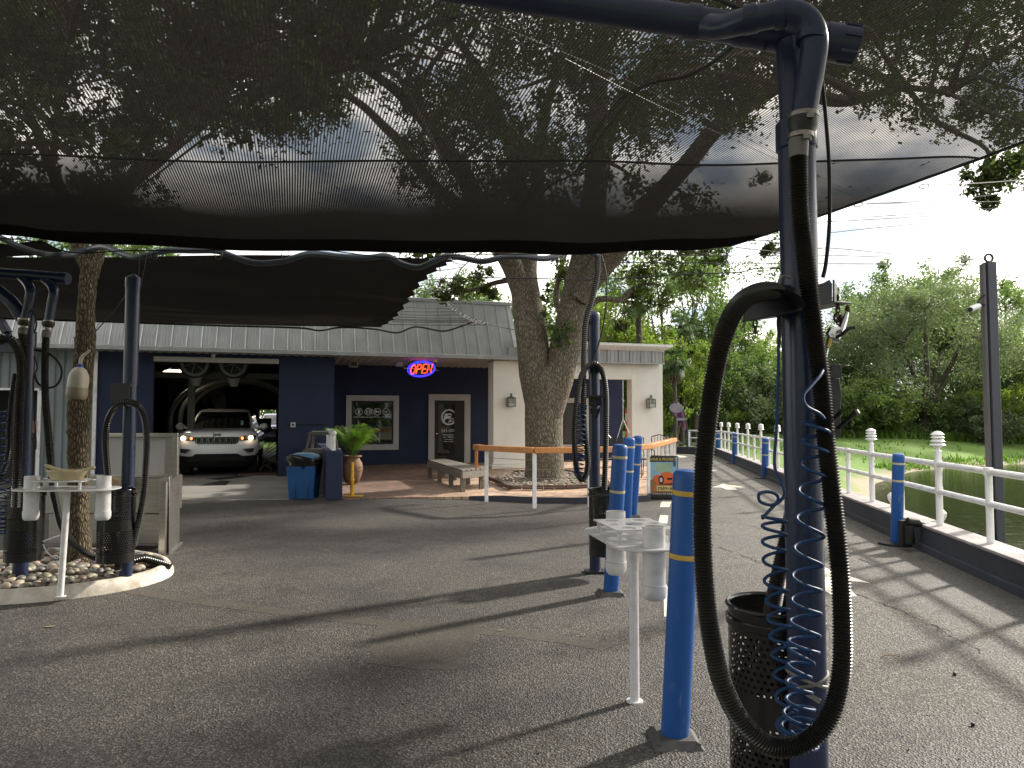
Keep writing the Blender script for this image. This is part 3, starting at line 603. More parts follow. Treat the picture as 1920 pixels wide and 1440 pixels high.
for i, px in enumerate((673, 690.5, 707.5, 724)):
    b = MB(); textb(b, names[i], .062, h_x(px)[0], h_x(px)[1]-.165, yy); part('window_caption', b, decal, WF)
    b = MB(); h = hit(px, 772, 3.3); cx, cz = h.x, h.z; ring(b, cx, cz, yy, .105, .018)
    if i == 0: flat(b, [(cx-.035, cz-.06), (cx+.035, cz-.06), (cx+.035, cz+.045), (cx+.015, cz+.065), (cx-.015, cz+.065), (cx-.035, cz+.045)], yy)
    if i == 1:
        for s in (-1, 1): disc(b, cx+s*.045, cz+.05, yy, .016); flat(b, [(cx+s*.045-.022, cz+.03), (cx+s*.045-.012, cz-.065), (cx+s*.045+.012, cz-.065), (cx+s*.045+.022, cz+.03)], yy)
        b.bx(cx-.004, cx+.004, yy-.002, yy, cz-.07, cz+.07)
    if i == 2: flat(b, [(cx-.065, cz-.03), (cx-.01, cz-.03), (cx-.005, cz+.04), (cx-.07, cz+.04)], yy); disc(b, cx+.04, cz, yy, .032)
    if i == 3:
        for q in (.025, .05, .075): ring(b, cx, cz-.045, yy, q, .015, 10, R(40), R(140))
    part('window_icon', b, decal, WF)
# glass door
a = hit(803, 739, 3.3); c = hit(881, 880, 3.3); x0, x1, z1 = a.x, c.x, a.z
b = MB(); fr = .20
b.bx(x0, x1, 3.24, 3.3, z1-fr, z1); b.bx(x0, x0+fr, 3.24, 3.3, TZ, z1-fr); b.bx(x1-fr, x1, 3.24, 3.3, TZ, z1-fr)
DR = part('door', b, mt['trim'], bld, bev=.006)
b = MB(); t = .11; xa, xb_ = x0+fr, x1-fr
b.bx(xa, xb_, 3.255, 3.298, z1-fr-t, z1-fr); b.bx(xa, xa+t, 3.255, 3.298, TZ, z1-fr-t); b.bx(xb_-t-.22, xb_, 3.255, 3.298, TZ, z1-fr-t); b.bx(xa+t, xb_-t-.22, 3.255, 3.298, TZ, TZ+.2); part('door_frame', b, mt['black'], DR)
b = MB(); b.bx(xa+t, xb_-t-.22, 3.275, 3.29, TZ+.2, z1-fr-t); part('pane', b, mt['glass_dark'], DR)
b = MB(); b.cyl((xa+t*.5, 3.24, 1.05), (xa+t*.5, 3.2, 1.05), .03); b.ball((xa+t*.5, 3.19, 1.05), .035); part('handle', b, mt['chrome'], DR)
b = MB(); h = hit(841.5, 782, 3.3); cx, cz = h.x, h.z; yy = 3.272
ring(b, cx, cz, yy, .232, .045, 40); ring(b, cx, cz-.01, yy, .252, .010, 30, R(205), R(335))
sl = .28
def PP(ox, k): return [(cx+(ox+x+z*sl)*k, cz+z*k) for x, z in [(-.13, -.19), (-.05, -.19), (-.05, -.07), (.08, -.07), (.14, -.02), (.14, .09), (.09, .14), (-.13, .14)]]
flat(b, PP(-.06, .82), yy-.002)
for k in range(3): flat(b, [(cx+.02-.03*k, cz-.05-.05*k), (cx+.2-.02*k, cz-.02-.05*k), (cx+.21-.03*k, cz-.04-.05*k), (cx+.03-.03*k, cz-.075-.05*k)], yy-.001)
hb = MB(); flat(hb, [(cx-.045, cz+.03), (cx+.05, cz+.03), (cx+.06, cz+.075), (cx-.03, cz+.075)], yy-.004); 
part('door_logo', b, decal, DR); b = MB(); textb(b, '331-5588', .118, cx+.01, cz-.44, yy, sx=1.15); part('phone_number', b, decal, DR); b = MB()
blurred_line(b, cx, cz-.575, yy, (.40, .36, .30, .34), .07, .034)
part('opening_hours', b, decal, DR); part('logo_counter', hb, mt['black'], DR)
# soffit speaker, flood light and wall box
a = hit(663, 683, 1.8)
b = MB(); b.bx(a.x-.13, a.x+.13, 1.75, 1.98, a.z-.08, a.z+.10); t = thing('wall_speaker', 'small square tan speaker fixed under the eaves above the palm', 'speaker', bw(a.x, 1.85, a.z-.1), BA)
b.v = [(x-a.x, y-1.85, z-a.z+.1) for x, y, z in b.v]; part('case', b, mt['trim'], t, bev=.012)
b = MB(); b.bx(-.09, .09, -.112, -.1, .05, .17); b.lathe([(.001, 0), (.05, 0), (.05, .01)], (0, -.116, .11), 12); part('grille', b, M('tan_dark', (.12, .085, .05), .7), t)
a = hit(749, 681, 1.8); t = thing('flood_light', 'pale square flood light tilted under the eaves left of the neon sign', 'light', bw(a.x, 1.85, a.z-.1), BA)
b = MB(); b.box((0, 0, .10), (.20, .12, .17), rot=Matrix.Rotation(R(25), 3, 'X')); b.bx(-.03, .03, .0, .06, .17, .24); part('case', b, mt['trim'], t, bev=.012)
a = hit(816, 675, .6); t = thing('security_camera', 'small white dome camera under the eaves right of the neon sign', 'camera', bw(a.x, .6, FZ-.12), BA)
b = MB(); b.lathe([(.05, .1), (.055, .05), (.05, .03)], (0, 0, 0), 14); part('housing', b, mt['white_paint'], t); b = MB(); b.ball((0, 0, .03), .045); part('dome', b, mt['glass_dark'], t)
a = hit(400, 667, .3); b = MB(); b.lathe([(.05, .09), (.05, .04), (.035, .0)], (0, 0, 0), 12); b.ball((0, -.03, .0), .035); t = thing('security_camera', 'small pale camera under the eaves above the wash bay', 'camera', bw(a.x, .3, FZ-.13), BA); part('housing', b, mt['trim'], t)
a = hit(549.5, 795.5, .45); t = thing('outlet_box', 'small pale square outlet box on the navy pier by the bay', 'outlet', bw(a.x, .45, a.z-.08), BA)
b = MB(); b.bx(-.065, .065, -.05, 0, 0, .13); part('box', b, mt['trim'], t, bev=.008); b = MB(); b.lathe([(.03, 0), (.03, .01)], (0, 0, 0), 12); b.v = [(x, -.052-z, .065+y) for x, y, z in b.v]; part('socket', b, mt['bracket'], t)
c = hit(604, 796, .45); b = MB(); b.tube(cr([bw(a.x+.07, .44, a.z), bw((a.x+c.x)/2, .44, a.z-.01), bw(c.x-.1, .44, c.z), bw(c.x, .44, c.z-.01)], 4), .009, 6); single('cable', b, mt['black'], 'thin black cable running level across the navy pier from the outlet box', 'cable')
# white balustrade piece and navy wing wall by the bins
t = thing('wing_wall', 'low navy stucco wing wall with sloping top beside the bins', 'wall', (0, 0, 0))
e0 = G(626, 938); e1 = bw(hx(603, .45), .45); dd = (Vector((e1.x, e1.y, 0))-Vector((e0.x, e0.y, 0))); Ln = dd.length; dd.normalize(); nn = Vector((dd.y, -dd.x, 0)); zt = P(626, 846, e0.y).z
b = MB(); hw = .155
def ww(s, o_, z): v = Vector((e0.x, e0.y, 0))+dd*s+nn*o_; return (v.x, v.y, z)
zs = [(0, 0), (-.0, zt*.62), (.06, zt*.98), (.12, zt), (Ln-.02, zt), (Ln-.02, 0)]
b.ext([ww(s, -hw, z) for s, z in zs], nn*hw*2); t.location = (e0.x, e0.y, 0); part('wall', b, mt['navy_wall'], t, wld=True, bev=.02)
t = thing('balustrade', 'short white pipe rail with five stubby posts on the navy wing wall', 'railing', (e0.x, e0.y, zt))
for k in range(6):
    s = .3+k*.42; b = MB(); b.cyl(ww(s, 0, zt), ww(s, 0, zt+.30), .038, n=14); part('post', b, mt['white_paint'], t, wld=True)
b = MB(); b.cyl(ww(.24, 0, zt+.33), ww(.3+5*.42+.1, 0, zt+.33), .052, n=16); b.ball(ww(.24, 0, zt+.33), .054); part('rail', b, mt['white_paint'], t, wld=True)
# lanterns
def lantern(px, py, ly, lab):
    a = hit(px, py, ly); t = thing('wall_lantern', lab, 'lantern', bw(a.x, ly, a.z-.2), BA, 'lanterns on the portico columns')
    b = MB(); w_ = .10; mm = mt['verdigris']
    for sx_ in (-1, 1):
        for sy in (-1, 1): b.bx(sx_*w_-.008, sx_*w_+.008, -.13+sy*w_-.008, -.13+sy*w_+.008, 0, .25)
    for z in (0, .12, .24): 
        for sy in (-1, 1): b.bx(-w_, w_, -.13+sy*w_-.006, -.13+sy*w_+.006, z, z+.012)
        for sx_ in (-1, 1): b.bx(sx_*w_-.006, sx_*w_+.006, -.13-w_, -.13+w_, z, z+.012)
    for k in (-.4, 0, .4): b.bx(k*w_-.004, k*w_+.004, -.13-w_-.004, -.13-w_+.004, .12, .24)
    b.bx(-.03, .03, -.13, 0, .10, .14); part('frame', b, mm, t)
    b = MB(); b.lathe([(.165, 0), (.13, .02), (.03, .05)], (0, -.13, .25), 4, a0=R(45)); part('roof', b, mm, t)
    b = MB(); b.bx(-.012, .012, -.142, -.118, .29, .37); b.bx(-.03, -.018, -.14, -.12, .30, .38); b.bx(.018, .03, -.14, -.12, .30, .38); b.bx(-.03, .03, -.14, -.12, .375, .387); part('finial', b, mm, t)
    b = MB(); b.bx(-w_+.01, w_-.01, -.13-w_+.01, -.13+w_-.01, .012, .24); part('glass', b, M('lantern_glass', (.42, .46, .42), .35), t)
mt['verdigris'] = M('verdigris_metal', (.10, .12, .09), .5, .6)
lantern(956, 750, .28, 'verdigris box lantern on the cream column left of the big oak')
lantern(1217, 752, .28, 'verdigris box lantern on the right corner column of the portico')
# neon OPEN sign
a = hit(790, 692, .9); t = thing('neon_sign', 'lit oval neon sign reading OPEN in red inside blue rings', 'sign', bw(a.x, .9, a.z), BA)
tilt = -.08
def neon(nm, strokes, r, c, e):
    m = M('neon_'+nm, c, .4, emit=e); b = MB()
    for s, cl_ in strokes:
        pts = [Vector((x, -.05 if nm == 'red_letter' else 0, z+x*tilt*-1)) for x, z in s]; b.tube(pts, r, 8, closed=cl_)
    part(nm, b, m, t)
ov = lambda rx, rz, ox=0, oz=0: ([(ox+math.cos(6.283*i/36)*rx, oz+math.sin(6.283*i/36)*rz) for i in range(36)], True)
neon('blue_ring', [ov(.43, .24), ov(.39, .205, .015)], .014, (.03, .03, 1.0), 1.2)
def sh(pts, ox): return [(ox+(x+z*.22)*1.0, z) for x, z in pts]
hh = .135; O_ = [(math.cos(6.283*i/16)*.068, math.sin(6.283*i/16)*hh) for i in range(16)]
neon('red_letter', [(sh(O_, -.26), True), (sh([(-.06, -hh), (-.06, hh), (.03, hh), (.06, hh*.7), (.06, hh*.3), (.03, 0), (-.06, 0)], -.085), False),
     (sh([(.06, -hh), (-.05, -hh), (-.05, hh), (.06, hh)], .085), False), (sh([(-.05, 0), (.045, 0)], .085), False), (sh([(-.06, -hh), (-.06, hh), (.06, -hh), (.06, hh)], .255), False)], .016, (1.0, .055, .02), 1.9)
t.scale = (.92, 1, .92); b = MB(); pl = [(math.cos(6.283*i/28)*.33, 0, math.sin(6.283*i/28)*.15) for i in range(28)]; b.ext([(x, .03, z) for x, y, z in pl], (0, .012, 0)); part('backing', b, mt['glass_dark'], t)
b = MB(); b.bar((-.55, .0, .02), (.55, .0, -.03), .05, .012); b.cyl((-.2, .03, .12), (-.2, .03, .36), .006, n=6); b.cyl((.2, .03, .12), (.2, .03, .36), .006, n=6); part('hanger', b, mt['steel'], t)
# ================================================================ SUV IN THE BAY
mt['car_white'] = M('car_white_paint', (.78, .79, .81), .25, c2=(.72, .73, .75), coat=.8)
mt['car_purple'] = M('car_purple_paint', (.10, .05, .30), .25, coat=.8)
mt['tyre'] = M('tyre_rubber', (.01, .01, .01), .8)
mt['lamp_lit'] = M('lamp_lit', (1.0, .72, .40), .3, emit=5); mt['amber'] = M('amber_lit', (1.0, .22, .06), .3, emit=1.6)
def slab(b, half, sects):
    """stack of plan outlines: each section (z, front y, back y, half width, corner sweep)"""
    ring_ = []
    nF = 13
    for (z, yf, yb, hw, sw) in sects:
        r_ = []
        for i in range(nF):
            u = -1+2*i/(nF-1); x = hw*u; r_.append((x, yf+sw*abs(u)**3.4, z))
        for i in range(1, 5): r_.append((hw*1.0, yf+sw+(yb-.3-yf-sw)*i/5, z))
        for i in range(nF):
            u = 1-2*i/(nF-1); r_.append((hw*u, yb-.18*abs(u)**3.4, z))
        for i in range(1, 5): r_.append((-hw, yb-.18+(yf+sw-(yb-.18))*i/5, z))
        ring_.append(r_)
    n = len(ring_[0]); o = len(b.v); vs = [v for r_ in ring_ for v in r_]
    fs = [(k*n+i, k*n+(i+1) % n, (k+1)*n+(i+1) % n, (k+1)*n+i) for k in range(len(ring_)-1) for i in range(n)]
    fs += [tuple(range(n))[::-1], tuple((len(ring_)-1)*n+i for i in range(n))]
    b.add(vs, fs)
def make_suv(lab, paint, loc_, rz, lit=True):
    t = thing('suv', lab, 'car', loc_, rz); t.scale = (1.03, 1.03, 1.03)
    b = MB()
    slab(b, 0, [(.52, .06, 4.75, .90, .34), (.60, .02, 4.80, .955, .34), (.80, .0, 4.82, .97, .30), (.92, .03, 4.82, .965, .27), (1.03, .05, 4.82, .94, .25), (1.10, .12, 4.80, .90, .24), (1.15, .30, 4.78, .85, .22), (1.19, .75, 4.75, .80, .2), (1.215, 1.15, 4.75, .78, .15)])
    body = part('body', b, paint, t, sharp=50)
    b = MB(); slab(b, 0, [(.24, .28, 4.7, .84, .25), (.40, .10, 4.76, .93, .34), (.525, .07, 4.76, .92, .34)]); part('lower_trim', b, mt['black'], t)
    b = MB(); slab(b, 0, [(1.19, 1.12, 4.72, .80, .10), (1.45, 1.55, 4.60, .745, .10), (1.68, 1.95, 4.45, .655, .10), (1.73, 2.15, 4.4, .60, .1), (1.755, 2.5, 4.2, .45, .1)]); part('cabin', b, paint, t, sharp=50)
    def quadpanel(nm, pts, m, off, thick=.012):
        b = MB(); b.ext([Vector(p_)+Vector(off) for p_ in pts], Vector(off).normalized()*-thick); return part(nm, b, m, t, bev=0)
    # windshield follows the front of the cabin
    b = MB(); cols = 9; rows = [(1.215, 1.165, .725), (1.45, 1.55, .675), (1.655, 1.91, .60)]; vs = []
    for z, y, hw in rows:
        for i in range(cols): u = -1+2*i/(cols-1); vs.append((hw*u, y+.10*abs(u)**3.4*.8-.022, z+.006))
    b.add(vs, [(r_*cols+i, r_*cols+i+1, (r_+1)*cols+i+1, (r_+1)*cols+i) for r_ in range(2) for i in range(cols-1)]); part('windshield', b, mt['glass_dark'], t)
    for s in (-1, 1):
        b = MB(); b.add([(s*.80, 1.55, 1.22), (s*.80, 4.4, 1.22), (s*.742, 4.3, 1.47), (s*.69, 4.1, 1.64), (s*.69, 2.15, 1.64), (s*.742, 1.75, 1.47)], [tuple(range(6))]); part('side_window', b, mt['glass_dark'], t)
        b = MB(); b.ball((s*1.06, 1.50, 1.26), .13, 12, (.95, .45, .72)); b.bar((s*.82, 1.55, 1.2), (s*1.0, 1.52, 1.24), .05, .05); part('mirror', b, paint, t)
        b = MB(); b.ext([(s*.53, -.005, .985), (s*.60, .0, 1.035), (s*.88, .15, 1.045), (s*.925, .26, 1.03), (s*.90, .22, .93), (s*.56, .0, .915)], (0, .03, 0)); hl = part('headlight', b, mt['bracket'], t)
        b = MB(); c_ = (s*.80, .10, .98); b.ball(c_, .058, 14, (1, .8, 1)); part('lamp', b, mt['lamp_lit'] if lit else mt['chrome'], hl)
        b = MB(); b.ball((s*.60, .0, .975), .042, 10, (.8, .7, 1)); part('turn_lamp', b, mt['amber'] if lit else mt['chrome'], hl)
        b = MB(); b.ext([(s*.62, .01, .70), (s*.88, .19, .72), (s*.86, .17, .62), (s*.74, .05, .60)], (0, .05, 0)); part('fog_recess', b, mt['black'], t)
        for yc in (1.0, 3.85):
            b = MB(); b.cyl((s*.70, yc, .37), (s*.94, yc, .37), .37, n=28); w_ = part('wheel', b, mt['tyre'], t, bev=.02)
            b = MB(); b.cyl((s*.93, yc, .37), (s*.955, yc, .37), .25, n=24); part('rim', b, mt['chrome'] if paint is not mt['car_white'] else mt['steel'], w_)
    b = MB(); b.ext([(-.52, -.012, 1.015), (-.50, -.012, .86), (-.44, -.012, .83), (.44, -.012, .83), (.50, -.012, .86), (.52, -.012, 1.015)], (0, .06, 0)); gr = part('grille', b, mt['black'], t)
    b = MB()
    for k in range(7):
        cx = -.42+k*.14; b.tube([(cx-.048, -.02, .865), (cx-.055, -.02, .99), (cx-.045, -.02, 1.0), (cx+.045, -.02, 1.0), (cx+.055, -.02, .99), (cx+.048, -.02, .865), (cx+.038, -.02, .855), (cx-.038, -.02, .855)], .0075, 6, closed=True)
    part('slot_surround', b, mt['chrome'], gr)
    b = MB(); b.ext([(-.50, -.008, .585), (.50, -.008, .585), (.62, .015, .50), (.70, .06, .40), (-.70, .06, .40), (-.62, .015, .50)], (0, .05, 0)); part('lower_intake', b, mt['black'], t)
    b = MB(); textb(b, 'Jeep', .12, 0, 1.075, .055, .006); part('badge', b, mt['black'], t)
    b = MB(); b.add([(.46, 1.28, 1.30), (.54, 1.28, 1.30), (.53, 1.45, 1.42), (.46, 1.45, 1.42)], [(0, 1, 2, 3)]); part('sticker', b, M('pale_sticker', (.35, .5, .48), .6), t)
    return t
c_ = hit(413, 800, .9); make_suv('white SUV with lit headlights and seven slot grille in the wash bay', mt['car_white'], bw(c_.x-.06, .75, .012), BA)
ex = hit(497, 800, 12.0); s2 = make_suv('purple car with bright trim glimpsed through the far end of the wash bay', mt['car_purple'], bw(XG1-.45, 18.6, .0), BA, False); s2.name = 'parked_car'
# wash machinery in the bay
def arch(name, lab, ly, hw, h, r, m, z0=0):
    cx = (XG0+XG1)/2+.25; t = thing(name, lab, 'wash arch', bw(cx, ly, 0), BA, 'arched wash gantries inside the bay')
    b = MB(); pts = [(-hw, 0, z0)]+[(math.cos(a)*hw, 0, h-hw*.72+math.sin(a)*hw*.72) for a in [math.pi-math.pi*i/16 for i in range(17)]]+[(hw, 0, z0)]
    b.tube(pts, r, 8); part('hoop', b, m, t)
    b = MB()
    for i in range(2, 16, 2): x, _, z = pts[i]; b.box((x, .08, z), (.09, .16, .09))
    part('nozzle_block', b, mt['black'], t); return t
gm = M('gantry_grey', (.085, .088, .08), .55, .2)
for k, (ly, hw) in enumerate(((3.2, 1.75), (4.6, 1.68), (6.2, 1.6))): arch('wash_arch', ('nearest', 'middle', 'farthest')[k]+' grey hoop of the wash tunnel behind the white SUV', ly, hw, 2.75, .07, gm)
b = MB(); b.bx(XG0-2.3, XG1+.2, 1.9, 2.05, RT-.33, RT-.17); b.v = [tuple(bw(*v)) for v in b.v]; single('gantry_beam', b, gm, 'level grey beam crossing the bay below the two dryer drums', 'beam')
b = MB(); b.bx(XG0+.62, XG0+.80, 1.9, 2.05, 0, RT-.34); b.v = [tuple(bw(*v)) for v in b.v]; single('gantry_post', b, gm, 'upright grey post of the wash gantry left of the SUV', 'post')
for k, px in enumerate((367, 439)):
    a = hit(px, 684, 1.55); t = thing('dryer_blower', ('left', 'right')[k]+' round black dryer drum with pale rim hanging over the SUV', 'blower', bw(a.x, 1.55, a.z), BA, 'dryer drums hanging in the bay')
    t.location.z = RT+.04
    b = MB(); b.cyl((0, -.2, 0), (0, .3, 0), .40, n=32); part('drum', b, mt['black'], t, bev=.02)
    b = MB(); b.tube([(math.cos(6.283*i/32)*.31, -.22, math.sin(6.283*i/32)*.31) for i in range(32)], .040, 8, closed=True); part('rim', b, M('drum_rim', (.20, .20, .19), .5), t)
    b = MB()
    for q in range(3): a_ = q*math.pi/3+.3; b.cyl((math.cos(a_)*.3, -.22, math.sin(a_)*.3), (-math.cos(a_)*.3, -.22, -math.sin(a_)*.3), .009, n=6)
    part('guard', b, mt['steel'], t)
    b = MB(); b.lathe([(.17, -.36), (.16, -.42), (.13, -.50), (.09, -.60)], (0, 0, 0), 18); part('nozzle', b, M('drum_cone', (.22, .22, .21), .5), t)
a = hit(324, 699, 4.0); t = thing('strip_light', 'lit fluorescent tube lamp high in the left of the bay', 'light', bw(a.x, 4.0, a.z), BA)
b = MB(); b.box((0, 0, 0), (.42, 1.2, .10), rz=.3); part('diffuser', b, M('tube_lit', (1, .86, .62), .4, emit=3.0), t); b = MB(); b.box((0, 0, .08), (.3, 1.25, .05), rz=.3); part('housing', b, mt['trim'], t)
# hanging cloth curtain and side brushes
def strips(name, lab, x0, x1, y, z0, z1, n, m, cat='brush', sw=.05):
    b = MB(); r_ = random.Random(7)
    for i in range(n):
        x = x0+(x1-x0)*(i+.5)/n+r_.uniform(-.02, .02); zb = z0+r_.uniform(-.12, .12); yy = y+r_.uniform(-.2, .2)
        b.add([(x-sw, yy, z1), (x+sw, yy, z1), (x+sw*.5+r_.uniform(-.05, .05), yy, zb), (x-sw*.5, yy, zb+.03)], [(0, 1, 2, 3)])
    b.v = [tuple(bw(*v)) for v in b.v]; return single(name, b, m, lab, cat)
strips('cloth_curtain', 'dark hanging cloth curtain strips across the wash tunnel above the far opening', XG1-3.9, XG1+.2, 8.5, 2.12, 3.6, 70, mt['black'], sw=.07)
strips('side_brush', 'tall dark bristle brush on the right side of the wash tunnel', XG1-.16, XG1+.24, 7.0, .1, 3.4, 40, mt['black'])
strips('side_brush', 'tall dark bristle brush on the left side of the wash tunnel', XG0+.85, XG0+1.2, 7.0, .1, 3.4, 40, mt['black'])
strips('foam_curtain', 'green tinged foam curtain low in the wash tunnel behind the mirror', XG1-1.3, XG1-.5, 12, .95, 1.55, 14, M('green_foam', (.02, .28, .08), .6), 'brush')
# tunnel floor gear
b = MB(); r_ = random.Random(3)
for k in range(9):
    a_ = Vector((XG1-.55+r_.uniform(-.5, .4), 1.1+r_.uniform(0, 2), .03)); b.tube(cr([a_, a_+Vector((.1, .1, .22)), a_+Vector((.25, .0, .20)), a_+Vector((.36, .1, .04))], 4), .018, 6)
b.bx(XG1-1.0, XG1-.05, 1.0, 3.5, .012, .07); b.v = [tuple(bw(*v)) for v in b.v]
single('tyre_guide', b, mt['rusty'], 'rusty tyre guide rails and hoses on the bay floor beside the SUV', 'guide rail')
b = MB()
for k in range(6): b.bar((XG1-.60+.05*k, 3.5, .20+.10*k), (XG1-.12, 3.5, .42+.12*k), .015, .02)
b.v = [tuple(bw(*v)) for v in b.v]; single('wash_rack', b, gm, 'slanting bright metal slats of a side washer right of the SUV', 'washer')
# ================================================================ TREES
def branch(b, pts, r0, r1, n=8, k=5, wob=0, rnd_=random):
    c = cr(pts, k); N_ = len(c); c = [c[i]+Vector((rnd_.uniform(-wob, wob), rnd_.uniform(-wob, wob), rnd_.uniform(-wob, wob))) if 0 < i < N_-1 else c[i] for i in range(N_)]
    b.tube(c, [r0+(r1-r0)*i/(N_-1) for i in range(N_)], n); return c
def clumps(centers, rad, nleaf, rg, sq=1.0, sub=9, hollow=.5):
    out_ = []
    for c, r in zip(centers, rad):
        d = rg.normal(size=(sub, 3)); d /= np.linalg.norm(d, axis=1)[:, None]
        sc_ = d*r*rg.uniform(hollow, 1.0, (sub, 1)); sc_[:, 2] *= sq
        k = rg.integers(0, sub, nleaf); out_.append(np.array(c)+sc_[k]+rg.normal(size=(nleaf, 3))*r*.20)
    return np.concatenate(out_)
# ---- the big oak on the terrace
oz = TZ-.02; ob = G(1022, 903, oz); ZT = ob.y
oak = thing('oak_tree', 'huge live oak with forked trunk rising from the paved terrace', 'tree', (ob.x, ob.y, oz))
rr = random.Random(11)
b = MB()
def pp(px, py, z=0): return P(px, py, ZT+z)
px2m = ZT/1333
base = [(1022, 905, 92), (1022, 893, 76), (1021, 870, 72), (1020, 820, 71), (1020, 770, 72), (1024, 720, 76), (1022, 690, 62)]
c = [pp(x, y) for x, y, w_ in base]; c[0].z = oz; cs = cr(c, 6); ws = [w_*px2m*.5 for _, _, w_ in base]
rs = []
for i in range(len(cs)): f = i/6; j = min(int(f), len(ws)-2); rs.append(ws[j]+(ws[j+1]-ws[j])*(f-j))
b.tube(cs, rs, 28)
# left stem, right stem
def stem(pts, n=20):
    c = [pp(x, y, z) for x, y, w_, z in pts]; cs = cr(c, 6); ws = [w_*px2m*.5 for _, _, w_, _ in pts]; rs = []
    for i in range(len(cs)): f = i/6; j = min(int(f), len(ws)-2); rs.append(ws[j]+(ws[j+1]-ws[j])*(f-j))
    b.tube(cs, rs, n); return cs
S1 = stem([(1012, 770, 50, 0), (1003, 700, 60, 0), (998, 640, 60, 0), (990, 580, 58, .1), (982, 520, 52, .2), (985, 470, 46, .3), (980, 420, 42, .4), (972, 350, 38, .5), (962, 280, 34, .6), (940, 233, 28, .8), (917, 167, 22, 1), (890, 120, 18, 1), (850, 60, 12, 1), (800, -40, 6, 1)])
S1b = stem([(985, 560, 46, .1), (962, 500, 42, 0), (935, 455, 38, -.3), (905, 400, 36, -.6), (873, 335, 34, -1), (840, 285, 30, -1.3), (807, 240, 26, -1.6), (770, 195, 22, -2), (730, 160, 16, -2.4), (670, 120, 10, -3)])
S1c = stem([(935, 455, 34, .3), (880, 400, 30, .8), (810, 345, 26, 1.5), (750, 267, 22, 2), (723, 240, 20, 2.2), (673, 193, 17, 2.6), (610, 160, 12, 3), (540, 140, 8, 3.4)])
S1d = stem([(985, 470, 34, .8), (1005, 380, 30, 1.2), (1010, 290, 27, 1.6), (1025, 200, 22, 2), (1045, 140, 18, 2.2), (1067, 80, 12, 2.4), (1080, 0, 8, 2.5)])
S2 = stem([(1030, 780, 48, -.1), (1045, 715, 58, -.1), (1060, 650, 58, -.1), (1073, 590, 56, -.1), (1086, 530, 56, 0), (1100, 480, 58, 0), (1108, 420, 54, 0), (1117, 340, 44, 0), (1120, 260, 40, 0), (1122, 180, 36, 0), (1126, 110, 30, 0), (1130, 40, 24, 0), (1140, -60, 12, 0)])
S2b = stem([(1085, 560, 40, -.3), (1120, 510, 44, -.5), (1155, 468, 42, -.8), (1195, 415, 36, -1.2), (1240, 360, 33, -1.6), (1290, 305, 30, -2), (1330, 255, 28, -2.4), (1372, 215, 27, -2.8), (1420, 185, 24, -3.2), (1480, 150, 20, -3.7), (1560, 110, 12, -4.2), (1640, 60, 7, -5)])
S2c = stem([(1112, 400, 36, .6), (1130, 300, 33, 1), (1150, 220, 29, 1.4), (1180, 165, 25, 1.8), (1215, 115, 20, 2.2), (1260, 50, 15, 2.6), (1310, -20, 8, 3)])
S2d = stem([(1480, 150, 15, -3.7), (1540, 185, 15, -4.3), (1590, 190, 14, -4.9), (1640, 178, 11, -5.4), (1700, 165, 8, -6), (1780, 175, 5, -6.6)])
S3 = stem([(1098, 600, 12, .6), (1112, 568, 13, .6), (1135, 560, 12, .6), (1165, 562, 11, .8), (1185, 543, 9, .9), (1210, 532, 6, 1), (1240, 535, 4, 1)])
S4 = stem([(1092, 640, 16, 1.4), (1046, 575, 14, 1.6), (1048, 520, 11, 1.7), (1062, 470, 8, 1.7)])
S5 = stem([(1160, 470, 14, 0), (1190, 462, 12, .2), (1245, 448, 9, .3), (1290, 470, 7, .4), (1330, 478, 4, .4)])
S6 = stem([(990, 520, 12, .8), (930, 530, 10, 1), (880, 545, 7, 1.2), (840, 535, 4, 1.4)])
tr = part('trunk', b, mt['oak_bark'], oak, wld=True, sharp=60)
# secondary limbs reaching all over the crown
gaps = [(200, 170, 60, 80), (130, 290, 50, 40), (440, 290, 115, 55), (330, 330, 60, 60), (700, 225, 60, 45), (690, 295, 60, 35), (800, 120, 40, 50), (1390, 265, 90, 34), (1590, 290, 190, 60), (1300, 200, 26, 22), (770, 225, 34, 22), (1010, 150, 26, 40), (1010, 40, 40, 24), (1170, 85, 20, 20), (1560, 65, 50, 22), (1280, 60, 24, 14), (1700, 320, 120, 60), (590, 260, 60, 40), (1820, 330, 90, 30), (1250, 310, 60, 45), (70, 245, 30, 60), (520, 330, 110, 70)]
rg = np.random.default_rng(21); cen = []; rad = []
def beam(c_):                           # keep crown gaps where the sun reaches the lot
    g_ = c_-SUN*(c_.z/SUN.z); return (-5.9 < g_.x < 2.4 and 3.4 < g_.y < 8.6) or (1.2 < g_.x < 5 and 0 < g_.y < 13) or (-9 < g_.x < -6.5 and 13.5 < g_.y < 15) or (-3 < g_.x < 1 and 10.5 < g_.y < 11.6)
def ingap(px, py): return any(((px-gx)/rx)**2+((py-gy)/ry)**2 < 1 for gx, gy, rx, ry in gaps)
b = MB(); limbs = [S1, S1b, S1c, S1d, S2, S2b, S2c, S2d]; cnt = 0
